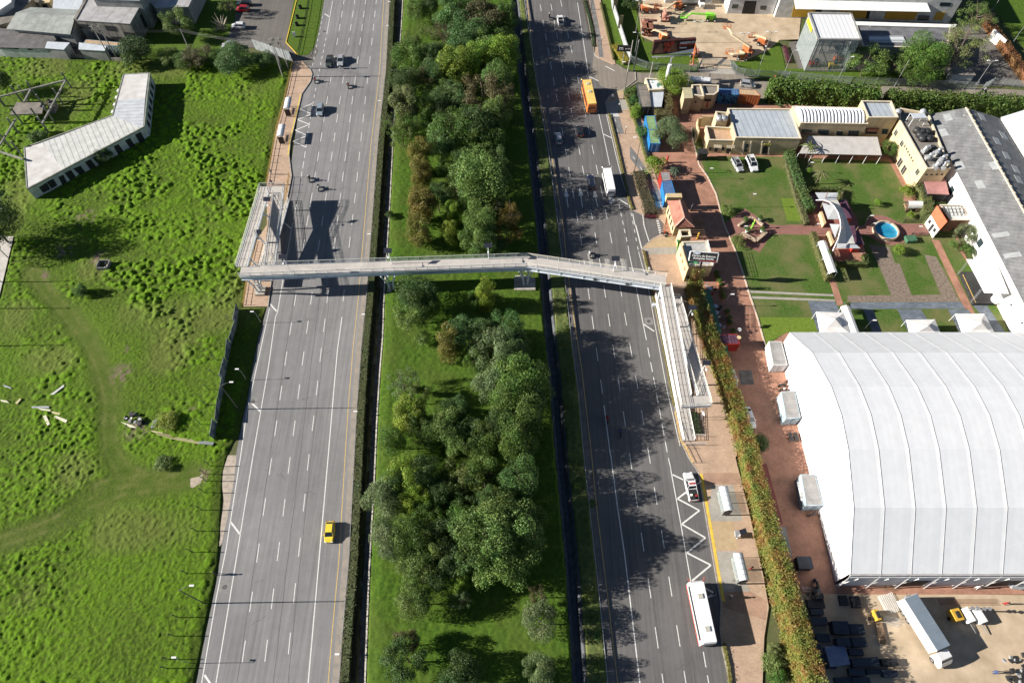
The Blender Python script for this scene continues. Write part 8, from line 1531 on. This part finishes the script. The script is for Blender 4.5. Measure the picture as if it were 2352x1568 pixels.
for k,x,y,h,l in (('z4',1010,1310,3.2,'slim garden lamp on the kerb of the front lawn'),('z5',1680,250,4,'curved garden lamp at the north tip of the brick diamond'),('z2',1380,610,4,'curved black lamp among the cafe tables'),('z6',130,740,3,'black globe lamp at the west end of the crossing path'),('z6',790,635,3,'black lamp north-west of the fountain'),('z6',830,730,3,'black lamp west of the fountain'),('z6',1390,770,3,'black lamp at the chapel path'),('c8',955,755,4.5,'timber pole lamp by the marquee eave'),('z5',1590,610,3,'thin lamp at the planter of the brick diamond'),('c4',560,1210,3.2,'white-headed lamp beside the palms')): lamp(k,x,y,0,0,h,l,M_pd,(.4,0),.05,name='garden_lamp',cat_='garden lamp')
wires = MB()
for (x0,y0,z0),(x1,y1,z1) in (((820,418,9.6),(1325,358,6.2)),((1325,358,6.2),(1972,538,10))):
 for o in (-.4,0,.4):
  a,b = W('c1',x0,y0),W('c1',x1,y1); pts = [Vector((a.x + (b.x - a.x) * t,a.y + (b.y - a.y) * t + o,z0 + (z1 - z0) * t - 3 * t * (1 - t))) for t in [i / 8 for i in range(9)]]; wires.tube(pts,.02,3)
tag(wires.build('power_line',M_pd),'thin power cables slung between the poles at the top left','cable')
# bus shelters
M_sh2 = mat('shelter_roof',(.70,.72,.74),(.60,.62,.64),.8,rough=.3)
def shelter(k,cx,cy,L,w,yaw,label,ad=None):
 p = W(k,cx,cy,2.5); c = Vector((p.x,p.y,.12)); e = empty('bus_shelter',c,label,'bus shelter',None); M = Matrix.Rotation(yaw,3,'Z'); t = lambda x,y,z: c + M @ Vector((x,y,z)); mb = MB(); n = 5
 for i in range(n + 1): a = -1 + 2 * i / n; mb.v += [tuple(t(-L / 2,a * w / 2,2.45 + .3 * math.cos(a * PI / 2))),tuple(t(L / 2,a * w / 2,2.45 + .3 * math.cos(a * PI / 2)))]
 for i in range(n): mb.f.append((2 * i,2 * i + 1,2 * i + 3,2 * i + 2))
 r = mb.build('roof',M_sh2,e)
 for i in range(6):
  x = -L / 2 + L * i / 5; mb = MB()
  for j in range(n): a,b = -1 + 2 * j / n,-1 + 2 * (j + 1) / n; mb.bar(t(x,a * w / 2,2.47 + .3 * math.cos(a * PI / 2)),t(x,b * w / 2,2.47 + .3 * math.cos(b * PI / 2)),.06)
  mb.build('rib',M_zinc,r)
 for x in (-L / 2 + .1,0,L / 2 - .1): MB().tube([t(x,w * .4,0),t(x,w * .4,2.5)],.06,6).build('post',M_zinc,e)
 MB().prism([t(-L / 2 + .3,w * .42,0),t(L / 2 - .3,w * .42,0),t(L / 2 - .3,w * .45,0),t(-L / 2 + .3,w * .45,0)],.5,2.1).build('back_panel',M_gl2,e); MB().box(t(0,w * .25,.5),(L * .6,.4,.08),yaw).build('bench',M_zinc,e)
 ap = t(-L / 2,0,0); ad_ = MB().box(ap + Vector((0,0,1.2)),(.15,1.3,1.9),yaw).build('poster_case',M_blk,e)
 return e
shelter('c11',1575,283,4.2,1.55,yE,'northern bus shelter on the east pavement, near the parked pickup'); shelter('c11',1680,757,4.3,1.6,yE,'southern bus shelter on the east pavement, near the white bus'); shelter('c2',262,722,4.0,1.6,yW + PI,'northern bus shelter on the west pavement'); shelter('c2',217,912,4.0,1.6,yW + PI,'southern bus shelter on the west pavement')
p = W('c11',1650,560,.12); e = empty('solar_bench',p,'small solar-panelled bench stand between the two east shelters','solar stand'); MB().tube([p,p + Vector((.2,.2,2.2))],.07,6).build('post',M_rail,e); MB().box(p + Vector((.5,.5,2.3)),(1.2,.8,.06),.3,('X',.3)).build('solar_panel',M_pv,e); MB().box(p + Vector((-.1,.5,.8)),(.7,1.0,.6)).build('cabinet',M_zinc,e)
for k,x,y,l in (('z3',870,935,'upper round-headed signpost in the dark planted bed'),('z3',878,970,'lower round-headed signpost in the dark planted bed')): p = W(k,x,y,.12); e = empty('traffic_sign',p,l,'sign'); MB().tube([p,p + Vector((0,0,2.3))],.04,5).build('post',M_zinc,e); MB().tube([p + Vector((-.02,-.03,2.4)),p + Vector((.02,.0,2.4))],.32,12).build('disc',M_wht,e)
for k,x,y,l in (('c3',825,775,'thin bollard lamp beside the zebra strip'),('c3',872,935,'thin bollard lamp beside the cycle path bend'),('c3',705,315,'thin bollard lamp beside the northern cycle path')): p = W(k,x,y,.12); e = empty('bollard_lamp',p,l,'bollard'); MB().tube([p,p + Vector((0,0,2.0))],.06,6).build('post',M_blk,e); MB().box(p + Vector((0,0,2.1)),(.25,.25,.3)).build('head',M_wht,e)
# cafe tables, planters, planter on the diamond
def table(k,x,y,label,top=None,z=.02):
 p = W(k,x,y,.75); c = Vector((p.x,p.y,z)); e = empty('cafe_table',c,label,'table','round cafe tables beside the golden hedge'); MB().lathe(c + Vector((0,0,.70)),[(.45,0),(.45,.04)],14).build('top',top or mat('table_blue',(.42,.52,.62),(.36,.45,.55),2),e); MB().tube([c,c + Vector((0,0,.7))],.04,6).build('leg',M_blk,e); return c
def chair(c,a,m,label):
 p = c + Vector((math.cos(a) * .95,math.sin(a) * .95,0)); e = empty('chair',p,label,'chair','chairs round the cafe tables'); MB().box(p + Vector((0,0,.45)),(.42,.42,.05),a).build('seat',m,e); MB().box(p + Vector((math.cos(a) * .2,math.sin(a) * .2,.7)),(.05,.42,.45),a).build('backrest',m,e)
 for i in range(4): b = a + PI / 4 + i * PI / 2; q = p + Vector((math.cos(b) * .24,math.sin(b) * .24,0)); MB().bar(q,q + Vector((0,0,.45)),.04).build('leg',M_rail,e)
for i,(x,y) in enumerate(((1190,360),(1185,485),(1268,603),(1277,693),(1317,870))):
 c = table('z2',x,y,'round blue cafe table, number %d from the brick planter' % (i + 1))
 for j in range(3 + (i < 1)): chair(c,j * 2 * PI / 3 + i,(M_red,M_wht2,M_blk)[j % 3],'%s cafe chair at the blue table number %d from the brick planter' % (('red','pale','black')[j % 3],i + 1))
def pot(k,x,y,label,s=1.0,pm=None): p = W(k,x,y); e = empty('potted_plant',p,label,'potted plant','potted plants in a row' if s == 1 else None); MB().lathe(p,[(.28 * s,0),(.4 * s,.5 * s),(.34 * s,.52 * s)],10).build('pot',pm or mat('terracotta',(.48,.18,.09),(.38,.14,.07),2),e); c = bpy.data.objects.new('foliage',PROTO['bush%d' % (int(x) % 2)]); COL.objects.link(c); c.parent = e; c.location = (0,0,.85 * s); c.scale = (.65 * s,) * 3; c.color = C4(GR)
for i,(x,y) in enumerate(((1255,180),(1280,240),(1308,300),(1325,360),(1335,445),(1355,510),(1410,715),(1437,805),(1448,870),(1492,985))): pot('z2',x,y,'potted palm in a terracotta pot edging the cafe tables')
for i,(x,y) in enumerate(((1655,440),(1840,415),(1680,560),(1870,560))): pot('z5',x,y,'white-potted shrub at the %s corner of the diamond planter' % ('west','north','south','east')[i],1.1,M_wht2)
mb = MB(); P = WP('z5',[(1580,475),(1735,375),(1885,470),(1930,560),(1800,670),(1620,570)],.5)
for a,b in zip(P[:3],P[1:3]): mb.bar(a,b,.5,.5)
for a,b in zip(P[3:],P[4:]): mb.bar(a,b,.7,.5)
tag(mb.build('planter',mat('planter_stone',(.50,.38,.28),(.38,.28,.2),1.5,rough=.9)),'stone planter benches round the middle of the brick diamond','planter')
p = W('z5',1745,510); e = empty('statue',p,'slim bright green figure standing in the diamond planter','statue'); MB().lathe(p,[(.28,0),(.15,.6),(.2,1.1),(.28,1.5),(.12,1.8),(.05,2.3)],10).build('body',M_lg,e,True); MB().ball(p + Vector((0,0,2.5)),.22).build('head',mat('statue_yellow',(.7,.6,.1),(.6,.5,.08),2),e,True)
for k,x,y,m,l in (('z5',1065,640,M_mus,'yellow column figure beside the pergola'),('z4',520,1100,M_red,'red fire hydrant post by the drive'),('z5',880,600,M_zinc,'grey helmet-headed lamp figure on the wicket block'),('z5',985,290,M_blk,'black figure with round face beside the tiled roof')): p = W(k,x,y); e = empty('statue',p,l,'statue'); MB().lathe(p,[(.3,0),(.2,.8),(.28,1.5),(.1,1.7)],10).build('body',m,e,True); MB().ball(p + Vector((0,0,1.9)),.22).build('head',m,e,True)
# covered wagon
p = W('c4',1300,1460); e = empty('covered_wagon',p,'old covered wagon with white canvas top on the lawn by the arbour','wagon'); mb = MB(); n = 8
for i in range(n + 1): a = PI * i / n; mb.v += [(p.x - 1.6,p.y + math.cos(a) * .85,1.3 + math.sin(a) * 1.1),(p.x + 1.6,p.y + math.cos(a) * .85,1.3 + math.sin(a) * 1.1)]
for i in range(n): mb.f.append((2 * i,2 * i + 2,2 * i + 3,2 * i + 1))
mb.build('canvas',M_wht,e); MB().box(p + Vector((0,0,1.1)),(3.6,1.5,.5)).build('body',M_wood,e)
for x in (-1.2,1.2):
 for s in (-1,1): MB().tube([p + Vector((x,s * .8,.55)),p + Vector((x,s * .9,.55))],.55,14).build('wheel',M_wood,e)
# the working yard, lower right
M_pan = mat('black_stage_panel',(.022,.03,.045),(.04,.05,.065),.5,rough=.5); n = 0
for i,(x,y,w,h,st_,c) in enumerate(((665,1135,115,55,.8,0),(690,1250,95,55,.6,0),(815,1180,110,90,1.4,0),(930,1190,100,70,1.2,0),(835,1280,95,55,1.5,0),(945,1280,100,65,1.1,0),(640,1015,120,60,.5,1),(650,1070,90,40,.8,0),(925,1350,100,45,.8,0),(990,1420,190,60,1.2,0),(1155,1420,110,50,.9,1),(930,1490,110,50,1.0,0),(1050,1485,110,35,.6,0),(1160,1500,100,50,.9,0),(840,1545,130,40,.7,0),(960,1548,120,40,.9,0),(835,990,55,70,.5,1),(920,1000,60,80,.6,1),(665,960,60,40,.9,1),(640,1330,80,70,.9,0),(690,1400,60,60,.5,0),(750,1440,60,50,.6,0))):
 a,b = W('c12',x - w / 2,y,st_),W('c12',x + w / 2,y,st_); c0,c1_ = W('c12',x,y - h / 2,st_),W('c12',x,y + h / 2,st_); e = empty('panel_stack',((a.x + b.x) / 2,(c0.y + c1_.y) / 2,0),'%s stack of black stage panels lying in the shaded part of the yard' % (('low','high')[st_ > .8]),'panel stack','stacks of black stage panels'); m = max(2,int(st_ / .22)); rz = random.uniform(-.06,.06)
 for j in range(m): MB().box(((a.x + b.x) / 2 + random.uniform(-.05,.05),(c0.y + c1_.y) / 2,(j + .5) * st_ / m),(b.x - a.x,abs(c1_.y - c0.y),st_ / m - .03),rz + random.uniform(-.02,.02)).build('panel',M_pan if not c else M_blk,e)
def pipes(q0,q1,n,sp,m,label,name='pipe_bundle',z=.15):
 a,b = W('c12',*q0),W('c12',*q1); d = (b - a).normalized(); s = Vector((-d.y,d.x,0)); e = empty(name,a,label,'pipes')
 for i in range(n): o = s * (i - n / 2) * sp; MB().tube([a + o + Vector((0,0,z + .1 * (i % 2))),b + o + d * random.uniform(-.4,.4) + Vector((0,0,z + .1 * (i % 2)))],.03,5).build('pipe',m,e)
pipes((1120,950),(1185,1075),16,.16,M_zinc,'bundle of bright scaffold pipes at the edge of the tree shade'); pipes((1110,1120),(1235,1148),7,.2,M_zinc,'loose pale pipes on the sand below the scaffold bundle'); pipes((1490,1000),(1900,1000),5,.2,M_rust,'long dark poles behind the white lorry'); pipes((540,905),(640,915),3,.3,M_zinc,'few pipes beside the marquee corner'); pipes((1100,888),(1200,905),9,.14,M_wood,'bundle of timber battens against the marquee wall')
for x,y,l in ((1060,1095,'yellow forklift-like trolley below the scaffold pipes'),(1612,1095,'yellow generator beside the lighting towers')): p = W('c12',x,y,.8); e = empty('generator',(p.x,p.y,0),l,'generator'); MB().box((p.x,p.y,.9),(1.5,1.8,1.2) if x > 1500 else (.8,1.6,1.0),.2).build('housing',M_mus,e,bevel=.08); MB().box((p.x,p.y,1.55),(.5,1.0,.15),.2).build('vent',M_blk,e); [MB().tube([(p.x + dx,p.y - .4,.3),(p.x + dx + .2,p.y - .4,.3)],.3,10).build('wheel',M_tyre,e) for dx in (-1,.8)]
for x,y,l in ((1693,1095,'white mobile lighting tower, west of two'),(1775,1100,'white mobile lighting tower, east of two')):
 p = W('c12',x,y,.8); e = empty('lighting_tower',(p.x,p.y,0),l,'lighting tower','mobile lighting towers in the sandy yard'); MB().box((p.x,p.y,.85),(1.3,2.2,1.0),.3).build('housing',M_wht,e,bevel=.1); MB().tube([(p.x,p.y + .8,.5),(p.x,p.y + .6,3.4)],.08,6).build('mast',M_zinc,e); [MB().lathe((p.x + dx,p.y + .6,3.2),[(.1,0),(.3,.25)],10).build('floodlight',M_zinc,e) for dx in (-.4,.4)]; MB().bar((p.x + .3,p.y - 1,.4),(p.x + .8,p.y - 2.6,.3),.1).build('tow_bar',M_zinc,e)
 for s in (-1,1): MB().tube([(p.x + s * .7,p.y,.32),(p.x + s * .85,p.y,.32)],.32,10).build('wheel',M_tyre,e)
heap('c12',2050,1430,2.6,22,'pile of dark metal flight cases at the right edge of the yard',[M_blk,M_zinc,M_grey],5); heap('c12',1290,1000,1.6,14,'rusty scrap behind the cab end of the lorry',[M_rust,M_blk,M_zinc],8); heap('c12',625,950,1.5,14,'dark clutter where the hedge meets the brick strip',[M_blk,M_grey,M_wood],9); heap('c12',2060,1545,2.0,12,'second pile of dark frames at the bottom right corner',[M_blk,M_zinc],12)
p = W('c12',555,735,.6); e = empty('black_cube',(p.x,p.y,0),'black boxy counter standing on the brick yard near the marquee corner','counter'); MB().box((p.x,p.y,.6),(2.3,1.9,1.2)).build('body',M_blk,e,bevel=.05); MB().box((p.x,p.y,1.25),(2.4,2.0,.08)).build('top',M_pan,e)
p = W('c12',1095,1220,.2); e = tag(MB().box(p,(1.0,3.2,.25),-.05).build('timber_pallet',M_wood),'narrow dark timber slab lying on the sand','timber')
p = W('c12',790,1375,.9); e = empty('pallet_load',(p.x,p.y,0),'blue-grey tarpaulined load among the black panels','load'); MB().box((p.x,p.y,.5),(3.2,2.8,.9),.1).build('load',mat('tarpaulin',(.14,.18,.30),(.20,.24,.34),.8),e,bevel=.08)
p = W('c12',2060,885,.8); e = tag(MB().tube([W('c12',1990,870,.3),W('c12',2010,895,.9),W('c12',2060,900,.7),W('c12',2140,890,.6)],.45,10).build('ventilation_hose',M_zinc),'crumpled silver duct hose at the foot of the marquee, right edge','hose')
for a,b,z,m,l in ((('z2',1120,380),('z2',1290,1000),2.6,M_green,'dark green roof strip along the inside of the golden hedge, north of the red container'),(('z2',1360,1150),('z2',1440,1560),2.6,M_green,'green roof strip along the golden hedge, south of the red container'),(('c12',262,40),('c12',375,460),2.5,mat('maroon_sheet',(.24,.06,.05),(.17,.045,.04),1),'maroon sheet roof along the inside of the golden hedge'),(('c12',392,480),('c12',440,690),2.3,M_grey,'grey sheet roof continuing the maroon one')):
 A,B = W(*a,z),W(*b,z); e = empty('roof_strip',(A.x,A.y,0),l,'canopy'); mb = MB(); strip(mb,[A,B],-.9,.9,z - .06,z); mb.build('roof',m,e)
 for t in (0.02,.33,.66,.98):
  for s in (-.8,.8): q = offset([A,B],s); r_ = q[0].lerp(q[1],t); MB().bar((r_.x,r_.y,0),(r_.x,r_.y,z - .06),.08).build('post',M_blk,e)
for k,x,y,l,m in (('c7',1660,748,'white satellite dish beyond the red container',M_wht),('c7',1655,802,'cream satellite dish on the red container',M_yel)): p = W(k,x,y,2.75 if 'on the' in l else 0); e = empty('satellite_dish',p,l,'dish'); MB().tube([p,p + Vector((0,0,.8))],.05,5).build('post',M_blk,e); MB().lathe(p + Vector((0,0,.9)),[(.05,0),(.4,.15),(.42,.17)],12).build('dish',m,e)
p = W('c8',1300,100,.4); e = tag(MB().box(p,(2.2,1.6,.9),.1).build('clipped_block',M_green),'low green box standing on the lawn by the chapel fence','box')
p = W('c7',2040,1475,.4); e = empty('bench',(p.x,p.y,0),'dark slatted bench on the brick yard beside the marquee','bench'); [MB().box((p.x + d,p.y,.45),(.3,1.8,.06),.1).build('slat',M_blk,e) for d in (-.5,-.15,.5,.85)]; MB().box((p.x,p.y,.25),(1.4,.1,.4)).build('leg',M_blk,e)
for i,(x,y) in enumerate(((350,50),(330,118),(325,168))): p = W('c2',x,y,.5); e = empty('litter_bin',(p.x,p.y,0),'black round guard on the green verge beside the car park','tree guard','guards on the verge'); MB().lathe((p.x,p.y,0),[(.5,0),(.5,.9),(.42,.9),(.42,.1)],10).build('guard',M_blk,e)
p = W('c2',308,242,.9); e = empty('notice_board',(p.x,p.y,0),'white notice board leaning on the verge by the car park','sign'); MB().box((p.x,p.y,1.0),(.9,.1,1.3)).build('board',M_wht,e); MB().box((p.x,p.y + .3,.5),(.08,.6,1.0)).build('leg',M_blk,e)
